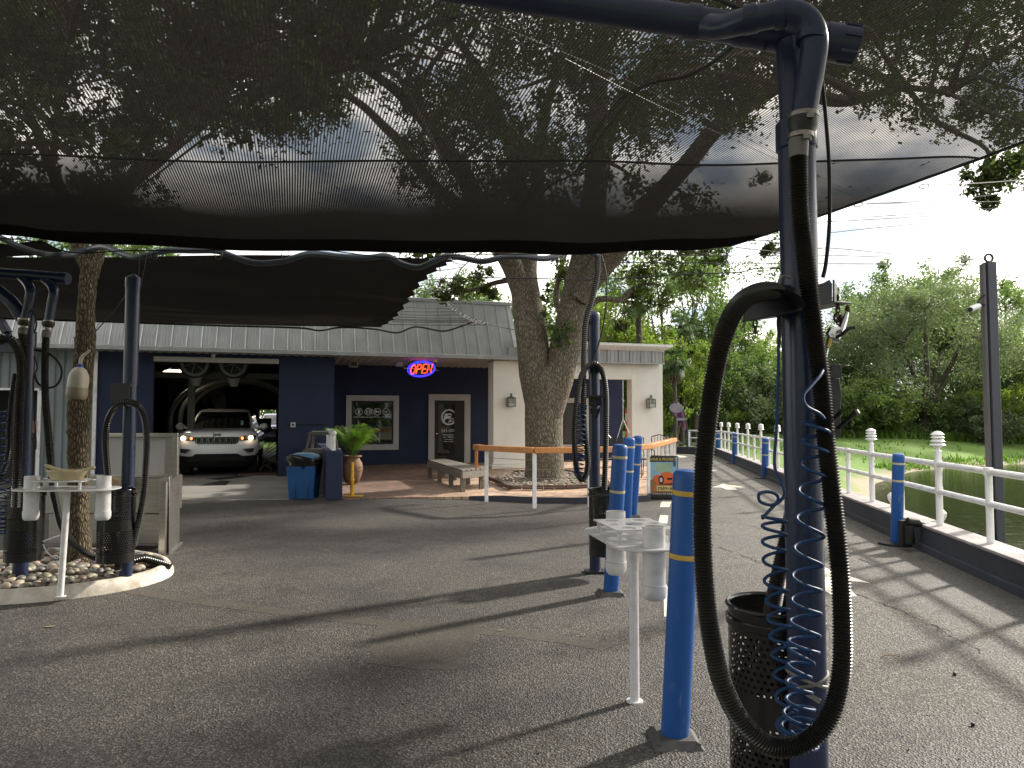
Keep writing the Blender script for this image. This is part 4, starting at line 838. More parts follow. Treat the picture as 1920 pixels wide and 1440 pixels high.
while cnt < 1400:
    px = rg.uniform(-120, 2040); py = rg.uniform(-900, 470) if rg.uniform() < .7 else rg.uniform(-120, 300)
    dz = rg.uniform(-7.5, 6)
    lowlim = 455 if px < 330 else 240 if px < 640 else 300 if px < 770 else 462 if px < 1480 else 240+max(0, (px-1750))*.35
    if py > lowlim or ingap(px, py): continue
    c_ = pp(px, py, dz)
    ok = False
    for _ in range(14):
        if not beam(c_): ok = True; break
        c_ = pp(px, py, rg.uniform(-9, 9))
    if not ok and rg.uniform() < .8: continue
    cen.append(tuple(c_)); rad.append(rg.uniform(.35, .75)*(1+max(0, -py)/900)); cnt += 1
    if cnt % 4 == 0:
        best = None
        for S in limbs:
            for q in S[6::3]:
                d_ = (q-c_).length
                if best is None or d_ < best[0]: best = (d_, q)
        q = best[1]
        if best[0] < 7.5:
            mid = q.lerp(c_, .5)+Vector((rg.normal()*.25, rg.normal()*.25, .25+best[0]*.05)); r0 = .03+best[0]*.011
            b.tube(cr([q, q.lerp(mid, .5)+Vector((rg.normal()*.1, rg.normal()*.1, .05)), mid, c_], 4), [r0+(.012-r0)*i/12 for i in range(13)], 6)
# leaf sprays below the net and over the open sky on the right
for (px, py, dz, r_) in [(1180, 500, 1, .45), (1215, 530, 1, .4), (1245, 480, 1, .5), (1280, 500, 1, .5), (1300, 530, 1.5, .4), (1190, 560, 1, .3), (1330, 505, 1, .4), (1240, 560, 1, .35), (1170, 610, 1, .2), (880, 540, 1.2, .4), (850, 530, 1.2, .35), (905, 520, 1, .35), (830, 550, 1.3, .3), (915, 550, 1.2, .25), (1050, 500, 1.6, .35), (1070, 520, 1.6, .3), (1290, 460, 1, .4), (1340, 470, 1, .35),
                         (1350, 445, -1, .25), (1440, 470, -2, .14)]:
    c_ = pp(px, py, dz); cen.append(tuple(c_)); rad.append(r_)
for (px, py, z_, r_) in [(1840, 350, 9, .22), (1850, 380, 9, .14), (1835, 330, 9, .2), (1870, 320, 9, .25), (1900, 330, 9, .25), (1890, 300, 9, .25), (1925, 300, 9, .25)]:
    c_ = P(px, py, z_); cen.append(tuple(c_)); rad.append(r_)
b.tube(cr([pp(1700, 165, -6), P(1760, 230, 10), P(1850, 280, 9.2), P(1842, 340, 9), P(1846, 395, 9)], 5), [.045-.0018*i for i in range(21)], 6)
part('branch', b, mt['oak_bark'], oak, wld=True)
base_ = np.array(oak.location); nr = [i for i, c_ in enumerate(cen) if c_[1] < 12.0]; nrs = set(nr); fr_ = [i for i in range(len(cen)) if i not in nrs]
lv = clumps([cen[i] for i in fr_], [rad[i] for i in fr_], 190, rg, .8, sub=10); part('crown', leaf_mesh('crown', lv-base_, .15, mt['oak_leaf'], 3, .42, .35), None, oak)
lv = clumps([cen[i] for i in nr], [rad[i]*.9 for i in nr], 300, rg, .8, sub=12); part('crown_fringe', leaf_mesh('crown_fringe', lv-base_, .085, mt['oak_leaf'], 13, .42, .35), None, oak)
# ivy sprigs in the fork
ic = [tuple(pp(x, y, -.45)) for x, y in [(1045, 620), (1055, 632), (1066, 610), (1038, 640), (1072, 625), (1030, 610), (1058, 648), (1022, 560), (1018, 590), (1026, 540)]]
part('ivy', leaf_mesh('ivy', clumps(ic, [.16]*7+[.1]*3, 70, rg)-base_, .075, mt['green_leaf'], 5, .8), None, oak)
# brick edged bed round the trunk
bedpx = [(918, 899), (958, 917), (1060, 917), (1141, 913), (1130, 897), (1060, 886), (960, 888)]
bp_ = [G(x, y, TZ) for x, y in bedpx]
b = MB()
for i in range(len(bp_)):
    a_, c_ = bp_[i], bp_[(i+1) % len(bp_)]; L_ = (c_-a_).length; d_ = (c_-a_)/L_; n = max(1, int(L_/.22)); ang = math.atan2(d_.y, d_.x)
    for k in range(n): q = a_+d_*(k+.5)*L_/n; b.box((q.x, q.y, TZ+.04), (L_/n-.012, .10, .085), ang)
t = thing('tree_bed_edging', 'polygonal brown brick edging round the foot of the big oak', 'edging', (ob.x, ob.y, TZ)); part('brick', b, M('edge_brick', (.12, .07, .05), .9, c2=(.07, .045, .035), vs=6, bump=.3), t, wld=True, bev=.008, label='row of brown edging bricks')
b = MB(); cx_ = sum(v.x for v in bp_)/7; cy_ = sum(v.y for v in bp_)/7
for k in range(900):
    for _ in range(20):
        x = rg.uniform(min(v.x for v in bp_), max(v.x for v in bp_)); y = rg.uniform(min(v.y for v in bp_), max(v.y for v in bp_))
        ins = False; j = len(bp_)-1
        for i in range(len(bp_)):
            if (bp_[i].y > y) != (bp_[j].y > y) and x < (bp_[j].x-bp_[i].x)*(y-bp_[i].y)/(bp_[j].y-bp_[i].y)+bp_[i].x: ins = not ins
            j = i
        if ins: break
    s_ = rg.uniform(.02, .055); b.ball((x, y, TZ+.03+s_*.2), s_, 6, (1, rg.uniform(.6, 1), .6))
o = single('bed_gravel', b, M('bed_stone', (.30, .27, .23), .9, c2=(.10, .09, .08), vs=9), 'mixed grey and brown chips filling the oak bed', 'gravel', kind='stuff')
# ---- thin tree in the stone island
tb = G(146, 1052, .08); ZL = tb.y
lt = thing('island_tree', 'slim rough barked tree growing from the pebble island', 'tree', (tb.x, tb.y, .05))
b = MB(); pl = lambda x, y, z=0: P(x, y, ZL+z); kk = ZL/1333*.5
def st2(pts, n=14):
    c = cr([pl(x, y, z) for x, y, w_, z in pts], 6); ws = [w_*kk for _, _, w_, _ in pts]
    rs = [ws[min(int(i/6), len(ws)-2)]+(ws[min(int(i/6), len(ws)-2)+1]-ws[min(int(i/6), len(ws)-2)])*(i/6-min(int(i/6), len(ws)-2)) for i in range(len(c))]
    b.tube([v+Vector((rr.uniform(-.006, .006), rr.uniform(-.006, .006), 0)) for v in c], rs, n); return c
st2([(147, 1062, 62, 0), (147, 1040, 44, 0), (147, 960, 37, 0), (147, 880, 36, 0), (147, 820, 37, 0), (149, 760, 40, 0), (156, 700, 34, 0), (160, 640, 35, 0), (162, 580, 30, 0), (165, 530, 30, 0), (172, 495, 34, 0)])
T1 = st2([(166, 505, 26, 0), (152, 470, 26, -.05), (140, 440, 24, -.1), (115, 360, 22, -.2), (97, 320, 20, -.3), (80, 275, 18, -.4), (60, 225, 15, -.5), (35, 180, 11, -.6), (0, 120, 7, -.7)])
T2 = st2([(174, 505, 26, 0), (185, 465, 26, .05), (196, 410, 25, .1), (225, 360, 24, .2), (253, 335, 23, .3), (300, 300, 21, .5), (333, 263, 19, .7), (370, 215, 16, .9), (420, 165, 12, 1.1), (480, 110, 8, 1.3)])
T3 = st2([(97, 320, 14, -.3), (102, 265, 12, -.3), (108, 200, 10, -.4), (112, 130, 7, -.5), (140, 60, 5, -.6)])
T4 = st2([(253, 335, 14, .3), (262, 280, 12, .2), (300, 200, 9, .1), (330, 120, 6, .0)])
part('trunk', b, mt['thin_bark'], lt, wld=True, sharp=60)
cen = []; rad = []; b = MB()
while len(cen) < 240:
    px = rg.uniform(-260, 640); py = rg.uniform(-500, 330)
    if ingap(px, py) or (py > 240 and px > 300): continue
    c_ = pl(px, py, rg.uniform(-2.2, 2.5))
    if c_.z < 3.5: continue
    g_ = c_-SUN*(c_.z/SUN.z)
    if -6.4 < g_.x < -3 and 5.2 < g_.y < 8.2: continue
    cen.append(tuple(c_)); rad.append(rg.uniform(.2, .4))
    if len(cen) % 3 == 0:
        q = min((q for S in (T1, T2, T3, T4) for q in S[4::3]), key=lambda q: (q-c_).length); m_ = q.lerp(c_, .5)+Vector((rg.normal()*.1, rg.normal()*.1, .1)); b.tube(cr([q, m_, c_], 5), [.03-.0022*i for i in range(11)], 6)
part('branch', b, mt['thin_bark'], lt, wld=True)
part('crown', leaf_mesh('crown', clumps(cen, rad, 150, rg, .8)-np.array(lt.location), .10, mt['oak_leaf'], 8, .42, .3), None, lt)
# ---- background tree prototypes
def proto(seed, H, Rx, leaf, nl, size, bark, lobes=26, low=.18, sub=9, droop=.2, trunk_r=.22, asp=.5, sq=.8):
    rg_ = np.random.default_rng(seed); r_ = random.Random(seed); b = MB(); th = H*low
    fork = Vector((r_.uniform(-.2, .2), r_.uniform(-.2, .2), th)); branch(b, [Vector((0, 0, -.3)), Vector((.05, 0, th*.5)), fork], trunk_r*1.25, trunk_r*.8, 10, 4)
    cen, rad = [], []
    mains = []
    for k in range(5):
        a_ = 6.283*k/5+r_.uniform(-.4, .4); tip = Vector((math.cos(a_)*Rx*.5, math.sin(a_)*Rx*.5, H*(.55+.1*r_.random()))); mains.append((fork, fork.lerp(tip, .5)+Vector((0, 0, .3)), tip)); branch(b, mains[-1], trunk_r*.55, trunk_r*.2, 8, 5, .04, r_)
    mains.append((fork, Vector((r_.uniform(-.3, .3), 0, H*.55)), Vector((r_.uniform(-.4, .4), 0, H*.85)))); branch(b, mains[-1], trunk_r*.6, trunk_r*.15, 8, 5, .04, r_)
    for k in range(lobes):
        for _ in range(50):
            x, y, z = rg_.uniform(-1, 1, 3)
            q = x*x+y*y+z*z
            if .25 < q < 1: break
        zz = H*(low+.12)+(z*.5+.5)*H*(.86-low); prof = math.sin(math.pi*min(1, max(.08, (zz/H-low*.4)/(1.15-low*.4))))**.6
        c_ = Vector((x*Rx*prof, y*Rx*prof, zz)); rL = Rx*r_.uniform(.22, .38); cen.append(tuple(c_)); rad.append(rL)
        mm = min(mains, key=lambda m_: min((m_[1]-c_).length, (m_[2]-c_).length)); q = mm[1] if (mm[1]-c_).length < (mm[2]-c_).length else mm[2]
        branch(b, [q, q.lerp(c_, .5)+Vector((0, 0, -.1)), c_], trunk_r*.22, .015, 6, 4, .05, r_)
    pts = clumps(cen, rad, nl, rg_, sq, sub, .6)
    return b.mesh('trunk', bark, 60), leaf_mesh('crown', pts, size, leaf, seed, asp, droop)
barkb = M('far_bark', (.05, .042, .032), .9, c2=(.085, .072, .055), vs=6)
PR = {'lime': proto(31, 9, 3.6, mt['lime_leaf'], 620, .22, barkb, 26), 'green': proto(32, 10, 4.2, mt['green_leaf'], 620, .23, barkb, 28),
      'grey': proto(33, 10, 5.2, mt['grey_leaf'], 1250, .21, barkb, 34, .12, 10, .5, .35, .3), 'airy': proto(34, 11, 4.0, mt['green_leaf'], 330, .22, barkb, 30, .2, 6, .3, .2),
      'bush': proto(35, 3.2, 2.6, mt['green_leaf'], 420, .17, barkb, 22, .03, 8, .1, .06), 'gbush': proto(36, 3.0, 2.4, mt['grey_leaf'], 420, .17, barkb, 20, .03, 8, .1, .06), 'lbush': proto(37, 3.4, 2.3, mt['lime_leaf'], 420, .17, barkb, 20, .03, 8, .1, .06)}
first = {}
def tree(kind, px, Y, H, lab, group, sxy=1.0, rz=0, nm='tree', cat='tree', X=None):
    H0 = {'lime': 9, 'green': 10, 'grey': 10, 'airy': 11, 'bush': 3.2, 'gbush': 3.0, 'lbush': 3.4}[kind]; X = (px-960)/1333*Y if X is None else X
    t = thing(nm, lab, cat, (X, Y, float(hgt(X, Y))-.05), rz, group); s = H/H0; t.scale = (s*sxy, s*sxy, s)
    part('trunk', PR[kind][0], None, t); part('crown', PR[kind][1], None, t); return t
g1 = 'trees lining the far side of the lawn and pond'
g1b = 'trees lining the far side of the lawn and pond'
tree('grey', 1735, 43, 9.4, 'broad grey green tree with dark trunk standing on the far pond bank', g1, 1.12, .4)
tree('airy', 1668, 52, 12.0, 'tall feathery tree rising behind the broad grey green tree', g1, 1.0, 1.0)
tree('airy', 1768, 54, 12.8, 'tallest airy tree on the skyline left of the dark steel post', g1, .95, 2.2)
tree('green', 1800, 50, 8.8, 'dense green tree just left of the dark steel post', g1, 1.0, 3.0)
tree('airy', 1890, 54, 11.4, 'airy tree on the skyline right of the dark steel post', g1, 1.0, 4.0)
tree('lime', 1925, 46, 6.8, 'bright yellow green tree at the right edge beyond the pond', g1, 1.1, 1.3)
tree('green', 1860, 46, 6.0, 'low green tree hidden behind the steel post', g1, 1.1, 2.3)
tree('green', 1990, 48, 8, 'green tree past the right edge of the pond', g1, 1.2, .3)
tree('green', 1600, 48, 8.2, 'dark green tree behind the spray gun left of the broad tree', g1, 1.05, .7)
tree('green', 1530, 50, 6.4, 'low rounded green tree right behind the main vacuum post', g1, 1.1, 1.7)
tree('lime', 1440, 47, 6.4, 'yellow green tree seen inside the near hose loop', g1, 1.15, 2.7)
tree('green', 1400, 42, 5.6, 'dark green leafy tree low inside the near hose loop', g1, 1.1, .2)
tree('airy', 1335, 40, 11.0, 'slender open tree on the skyline left of the near hose', g1, .95, 1.9)
tree('airy', 1240, 38, 10.6, 'open crowned tree behind the oak limb over the portico roof', g1, 1.0, 3.1)
tree('lime', 1135, 33, 7.4, 'bright lime green tree behind the portico roof', g1, 1.0, .5)
tree('lime', 1190, 35, 6.2, 'lime green tree over the cornice of the portico', g1, 1.05, 1.1)
tree('lime', 1265, 33, 5.6, 'yellow green tree beside the cream corner column', g1, .8, 2.1)
tree('green', 1320, 39, 5.4, 'green bushy tree behind the purple banner', g1, 1.1, 2.6)
tree('green', 1070, 38, 8.5, 'green tree seen through the fork of the oak', g1, 1.0, 4.4)
tree('green', 880, 42, 8.6, 'dark tree top showing above the mansard roof', g1, 1.1, .9)
tree('green', 780, 45, 8.8, 'small tree top behind the ridge left of the oak', g1, 1.0, 1.9)
tree('green', 60, 30, 9.0, 'green tree behind the building at the left edge', g1, 1.0, 2.4)
tree('green', 270, 34, 10.0, 'green tree behind the building seen between the two nets', g1, 1.0, .1)
gb = 'bushes along the foot of the far trees'
bl = [('bush', 1290, 38, 2.3, 'green bush behind the purple banner pole'), ('gbush', 1350, 40, 2.8, 'grey green bush seen left of the near hose'), ('gbush', 1415, 40, 3.6, 'pale grey green bush inside the near hose loop'), ('bush', 1462, 41, 3.0, 'green bush left of the main vacuum post'),
      ('lbush', 1385, 39, 2.2, 'yellow green bush low inside the hose loop'), ('bush', 1560, 42, 3.6, 'dark bush right of the main vacuum post'), ('bush', 1610, 43, 3.4, 'viny dark bush left of the broad pond tree'), ('lbush', 1650, 42, 2.4, 'yellow green bush at the left foot of the broad pond tree'),
      ('bush', 1700, 44, 2.6, 'bush right under the broad pond tree'), ('bush', 1800, 43, 2.8, 'dark bush at the right foot of the broad pond tree'), ('gbush', 1840, 41, 2.4, 'grey bush left of the steel post by the water'), ('lbush', 1900, 42, 3.4, 'yellow green bush right of the steel post'), ('bush', 1945, 42, 3.2, 'bush at the far right pond edge'),
      ('bush', 1510, 44, 3.4, 'bush behind the main vacuum post'), ('lbush', 1250, 36, 3.0, 'lime bush beside the portico corner')]
for i, (k, px, Y, H, lab) in enumerate(bl): tree(k, px, Y, H, lab, gb, 1.15, i*1.3, 'bush', 'bush')
# far wood as one mass
n = 46000; X = rg.uniform(-30, 75, n); Y = 60+rg.uniform(-3, 3, n)+.0*X; Hm = 4.6+1.3*np.sin(X*.33)+.9*np.sin(X*.9+1)+.6*np.sin(X*2.3); Z = rg.uniform(0, 1, n)**.8*Hm+.5
o = bpy.data.objects.new('far_wood', leaf_mesh('far_wood', np.stack([X, Y+np.sin(X*1.1)*1.5, Z], -1), .42, mt['green_leaf'], 9, .55)); col.objects.link(o); setp(o, 'far belt of woodland closing the view behind the trees', 'woodland', kind='stuff')
n = 26000; X = rg.uniform(-60, 60, n); Y = -34+rg.uniform(-3, 3, n)-.004*X*X*0; Hm = 8+2*np.sin(X*.31)+1.4*np.sin(X*.8+2); Z = rg.uniform(0, 1, n)**.8*Hm
o = bpy.data.objects.new('roadside_wood', leaf_mesh('roadside_wood', np.stack([X, Y, Z], -1), .8, mt['green_leaf'], 29, .6)); col.objects.link(o); setp(o, 'belt of trees behind the viewer seen only as reflections in the office glass', 'woodland', kind='stuff')
n = 16000; X = rg.uniform(6, 38, n); Y = rg.uniform(41.0, 44.5, n); Z = hgt(X, Y)+rg.uniform(0, 1, n)**1.4*(.7+.5*np.sin(X*1.7)**2)
o = bpy.data.objects.new('undergrowth', leaf_mesh('undergrowth', np.stack([X, Y, Z], -1), .20, mt['green_leaf'], 19, .4)); col.objects.link(o); setp(o, 'tangled low undergrowth between lawn and trees', 'undergrowth', kind='stuff')
# ---- palms beyond the portico
def palm(px, py, Y, hr, lab, boots=False, tr_=.12):
    top_ = P(px, py, Y); X = top_.x; z0 = float(hgt(X, Y)); t = thing('palm_tree', lab, 'tree', (X, Y, z0), 0, 'palms behind the portico'); r_ = random.Random(int(px))
    hz = top_.z-z0; b = MB(); c = cr([Vector((0, 0, -.2)), Vector((.08, 0, hz*.5)), Vector((0, 0, hz))], 6); b.tube(c, [tr_+.012*(i % 2) for i in range(len(c))], 10); part('trunk', b, barkb, t)
    if boots:
        b = MB()
        for k in range(40): a_ = k*2.4; z = hz-.9+.9*k/40; b.bar((math.cos(a_)*.12, math.sin(a_)*.12, z-.1), (math.cos(a_)*.34, math.sin(a_)*.34, z+.12), .07, .03)
        part('boots', b, M('palm_boots', (.11, .06, .035), .9), t)
    b = MB()
    for k in range(34):
        a_ = k*2.399; el_ = r_.uniform(-.9, 1.35); d_ = Vector((math.cos(a_)*math.cos(el_), math.sin(a_)*math.cos(el_), math.sin(el_))); L1 = hr*r_.uniform(.30, .62); hub = Vector((0, 0, hz))+d_*L1
        side = d_.cross(Vector((0, 0, 1))).normalized(); upv = side.cross(d_)
        b.add([Vector((0, 0, hz))-side*.015, Vector((0, 0, hz))+side*.015, hub+side*.01, hub-side*.01], [(0, 1, 2, 3)])
        for q in range(-8, 9):
            th = q/8*1.25; dd = (d_*math.cos(th)+side*math.sin(th)).normalized(); L2 = hr*.55*(1-.25*abs(q/8))*r_.uniform(.8, 1.1); tip = hub+dd*L2-Vector((0, 0, L2*r_.uniform(.3, .75))); md = hub+dd*L2*.55; w_ = upv.cross(dd)*.028
            b.add([hub, md-w_, tip, md+w_], [(0, 1, 2, 3)])
    part('fronds', b, mt['palm_leaf'], t)
palm(1196, 566, 31, .95, 'round headed palm standing above the portico roof')
palm(1275, 610, 34.5, 1.0, 'palm with splayed fans right of the cornice end')
palm(1262, 678, 29.5, .8, 'palm with shaggy brown boots beside the cream corner column', True, .075)
palm(1300, 640, 36, .95, 'small palm fan near the slender open tree')
palm(1415, 700, 42, 1.0, 'low dark palm fan inside the near hose loop')
# ================================================================ VACUUM STATIONS, BINS, TRAYS, BOLLARDS, RAILS
def hose_mesh(b, pts, r, pitch=.0075, n=12, k=14, depth=.80):
    c = even(cr(pts, k), pitch/2); b.tube(c, [r if i % 2 else r*depth for i in range(len(c))], n); return c
def perf_bin(r, h):
    """solid rim / holes / solid band / holes / solid foot, as real punched sheet"""
    b = MB(); cell = .0215; n = int(round(2*math.pi*r/cell)); 
    def solid(z0, z1, rr_=r): b.lathe([(rr_, z0), (rr_, z1)], (0, 0, 0), n, cap=False)
    def punched(z0, z1):
        rows = int((z1-z0)/(cell*.92)); dz = (z1-z0)/rows; da = 2*math.pi/n
        sq = [(-.5, -.5), (0, -.5), (.5, -.5), (.5, 0), (.5, .5), (0, .5), (-.5, .5), (-.5, 0)]
        for i in range(rows):
            for j in range(n):
                a = (j+(.5 if i % 2 else 0))*da; z = z0+(i+.5)*dz; vs = []
                for (u, v) in sq: vs.append((math.cos(a+u*da)*r, math.sin(a+u*da)*r, z+v*dz))
                for (u, v) in sq:
                    l = math.hypot(u, v); u2, v2 = u/l*.29, v/l*.29; vs.append((math.cos(a+u2*da)*r, math.sin(a+u2*da)*r, z+v2*dz))
                b.add(vs, [(q, (q+1) % 8, 8+(q+1) % 8, 8+q) for q in range(8)])
    z1, z2, z3, z4 = h*.12, h*.44, h*.58, h*.88
    solid(0, z1); punched(z1, z2); solid(z2, z3); punched(z3, z4); solid(z4, h)
    b.lathe([(r, 0), (.01, 0)], (0, 0, .002), n, cap=False)
    rim = MB(); rim.tube([(math.cos(6.283*i/40)*(r+.002), math.sin(6.283*i/40)*(r+.002), h) for i in range(40)], .008, 8, closed=True)
    rim.lathe([(r+.004, h-.035), (r+.009, h-.04), (r+.009, h-.06), (r+.004, h-.065)], (0, 0, 0), 40, cap=False)
    return b, rim
bb, rim = perf_bin(.152, .63); BIN = bb.mesh('bin_body', mt['bin_black'], 30); RIM = rim.mesh('bin_rim', mt['bin_black'], 40)
def bin_(px, py, Y, lab, s=1.0, zs=1.0):
    w_ = P(px, py, Y); t = thing('perforated_bin', lab, 'bin', w_, 0, 'perforated black bins fixed to the vacuum posts'); t.scale = (s, s, zs)
    part('body', BIN, None, t); part('rim', RIM, None, t); 
    return t
bin_(1453, 1151, 2.43, 'nearest perforated black bin beside the big vacuum post', 1.0).location.z = P(1453, 1151, 2.43).z-.60
bin_(1134, 1040, 6.95, 'perforated black bin on the middle vacuum post behind the blue bollards')
bin_(216, 1052, 6.35, 'perforated black bin on the navy post nearest the island tip')
bin_(44, 1050, 6.4, 'leftmost perforated black bin behind the white tray stand')
def saddle(b, c, w_, d_, h_, ang=0):
    """curved hose saddle: bent plate"""
    n = 10; M_ = Matrix.Rotation(ang, 3, 'Z'); vs = []
    for i in range(n+1):
        a = math.pi*i/n; 
        for yy in (-d_/2, d_/2): vs.append(Vector(c)+M_@Vector((-math.cos(a)*w_/2, yy, math.sin(a)*h_)))
    b.add(vs, [(2*i, 2*i+1, 2*i+3, 2*i+2) for i in range(n)])
# ---------------- near vacuum station
YP = 2.2; base = P(1506, 900, YP); base.z = 0
ns = thing('vacuum_station', 'tall dark navy vacuum post with looped black hose in the near right foreground', 'vacuum post', (base.x, YP, 0), 0, 'vacuum posts')
X0 = base.x
b = MB(); b.cyl((X0, YP, 0), (X0, YP, P(1506, 262, YP).z), .0555, n=32); b.lathe([(.0555, -.03), (.062, -.025), (.062, .055), (.0585, .06)], (X0, YP, P(1506, 265, YP).z), 32, cap=False)
b.cyl((X0, YP, P(1506, 262, YP).z), (X0-.008, YP+.01, P(1500, 78, YP).z), .046, n=28)
b.lathe([(.0555, -.0), (.075, .0), (.075, .018), (.0555, .022)], (X0, YP, 0), 24, cap=False); post = part('post', b, mt['navy_pipe'], ns, wld=True)
# overhead pipe with wye, elbow and end cap
b = MB(); a_ = P(1604, 86, YP+.02); z_ = P(600, -62, 2.42); c1 = P(1330, 45, 2.24)
b.cyl(P(1575, 82, YP+.02), z_, .050, n=28)
dirp = (z_-a_).normalized()
def collar(b, px, r, l): 
    t_ = (px-1604)/(600-1604); q = a_.lerp(z_, t_); b.cyl(q-dirp*l/2, q+dirp*l/2, r, n=28)
for px, l in ((1318, .045), (1425, .11), (1462, .05)): collar(b, px, .0555, l)
b.cyl(a_+dirp*-.0, a_+dirp*.10, .059, n=28); b.cyl(a_+dirp*.10, a_+dirp*.17, .0555, n=28)
pipe = part('overhead_pipe', b, mt['navy_pipe'], ns, wld=True, label='sloping overhead pipe with screw end cap')
for k in range(8): 
    b = MB(); a = 6.283*k/8; s1 = dirp.orthogonal().normalized(); s2_ = dirp.cross(s1); q = a_+(s1*math.cos(a)+s2_*math.sin(a))*.060; b.bar(q, q+dirp*.05, .008, .006); part('cap_lug', b, mt['navy_pipe'], pipe, wld=True)
b = MB(); el = [P(1300, 44, 2.29), P(1345, 50, 2.22), P(1390, 41, 2.13), P(1440, 30, 2.08), P(1480, 24, 2.05), P(1512, 38, 2.04), P(1527, 75, 2.04), P(1521, 130, 2.05), P(1512, 180, 2.06), P(1506, 222, 2.07)]
b.tube(cr(el, 6), .0385, 24); 
for i, (p0, p1) in enumerate(((P(1522, 62, 2.04), P(1521, 78, 2.04)), (P(1395, 38, 2.115), P(1420, 33, 2.10)), (P(1455, 28, 2.068), P(1475, 25, 2.055)))): b.cyl(p0, p1, .0435, n=24)
part('elbow_pipe', b, mt['navy_pipe'], ns, wld=True)
b = MB(); b.tube([P(1506, 222, 2.065), P(1505, 240, 2.065), P(1503, 247, 2.063), P(1500, 262, 2.063)], [.042, .042, .035, .030], 22); part('rubber_coupling', b, mt['black_rubber'], ns, wld=True)
b = MB(); b.cyl(P(1506, 214, 2.066), P(1506, 222, 2.066), .0435, n=24); b.cyl(P(1501, 252, 2.063), P(1501, 260, 2.063), .037, n=24)
for px, py in ((1518, 217), (1512, 256)): b.box(P(px, py, 2.02), (.022, .014, .013))
part('hose_clamp', b, mt['clamp'], ns, wld=True)
b = MB(); b.tube([P(1498, 262, 2.062), P(1497, 270, 2.062), P(1497, 296, 2.06)], [.0285, .0285, .0265], 22); part('hose_cuff', b, mt['cuff'], ns, wld=True)
# the main corrugated hose
hp = [(1497, 294, 2.06), (1499, 380, 2.06), (1506, 450, 2.07), (1516, 530, 2.07), (1527, 620, 2.08), (1540, 720, 2.08), (1548, 820, 2.06), (1557, 900, 2.04), (1566, 980, 2.02), (1576, 1080, 1.99), (1580, 1180, 1.97), (1578, 1260, 1.96),
      (1562, 1330, 1.95), (1535, 1372, 1.95), (1500, 1396, 1.95), (1460, 1402, 1.95), (1425, 1388, 1.95), (1385, 1345, 1.95), (1352, 1275, 1.95), (1333, 1190, 1.95), (1322, 1100, 1.95), (1317, 1000, 1.95), (1318, 900, 1.95), (1326, 800, 1.95),
      (1340, 700, 1.95), (1358, 625, 1.96), (1383, 574, 1.99), (1415, 550, 2.03), (1450, 546, 2.10), (1480, 558, 2.26), (1503, 590, 2.33), (1506, 680, 2.34), (1502, 800, 2.34), (1490, 930, 2.34), (1473, 1020, 2.34), (1456, 1100, 2.36), (1443, 1170, 2.40)]
b = MB(); hose_mesh(b, [P(*q) for q in hp], .0275, .0085, 14); part('vacuum_hose', b, mt['hose'], ns, wld=True, sharp=25)
b = MB(); b.tube(cr([P(1443, 1165, 2.40), P(1440, 1200, 2.41), P(1441, 1260, 2.42)], 4), [.030, .031, .031, .03, .03, .028, .024, .022, .02], 16); part('nozzle', b, mt['black_rubber'], ns, wld=True)
# hose rack plate
b = MB(); z0, z1 = P(1476, 605, 2.12).z, P(1476, 520, 2.12).z
pl0 = [P(1393, 604, 2.06), P(1399, 573, 2.06), P(1470, 549, 2.10), P(1545, 530, 2.14), P(1556, 524, 2.14), P(1561, 532, 2.14), P(1561, 567, 2.14), P(1480, 586, 2.10)]
b.ext(pl0, (0, .012, 0)); b.ext([P(1393, 604, 2.06), P(1480, 587, 2.10), P(1561, 567, 2.14), P(1598, 569, 2.26), P(1500, 590, 2.24), P(1420, 600, 2.2)], (0, 0, .006))
b.ext([P(1561, 524, 2.14), P(1561, 567, 2.14), P(1566, 567, 2.30), P(1566, 535, 2.30)], (.006, 0, 0)); saddle(b, P(1440, 582, 2.1), .16, .16, .05)
part('hose_rack', b, mt['bracket'], ns, wld=True, bev=.003)
b = MB(); b.tube(cr([P(1464, 548, 2.1), P(1461, 530, 2.1), P(1464, 521, 2.1), P(1472, 518, 2.1), P(1480, 520, 2.14)], 5), .005, 8); part('air_line', b, mt['cuff'], ns, wld=True)
def chain(b, p0, n, s, v=Vector((0, 0, -1))):
    for i in range(n):
        c_ = p0+v*i*s*1.35; a = (i % 2)*math.pi/2; b.tube([c_+Vector((math.cos(a)*math.cos(t)*s*.45, math.sin(a)*math.cos(t)*s*.45, math.sin(t)*s*.8)) for t in [6.283*q/10 for q in range(10)]], s*.16, 6, closed=True)
b = MB(); chain(b, P(1416, 607, 2.1), 2, .014); part('chain', b, mt['black'], ns, wld=True)
b = MB(); b.cyl(P(1571, 552, 2.2), P(1571, 580, 2.2), .004, n=8); b.cyl(P(1571, 566, 2.2), P(1571, 572, 2.2), .008, n=8); chain(b, P(1571, 580, 2.2), 3, .014); b.tube(cr([P(1569, 588, 2.2), P(1564, 594, 2.2), P(1567, 603, 2.2), P(1574, 600, 2.2), P(1577, 590, 2.2)], 4), .004, 6); b.ball(P(1589, 580, 2.25), .010, 8, (.8, .8, 1.5)); part('hook_chain', b, mt['rusty'], ns, wld=True)
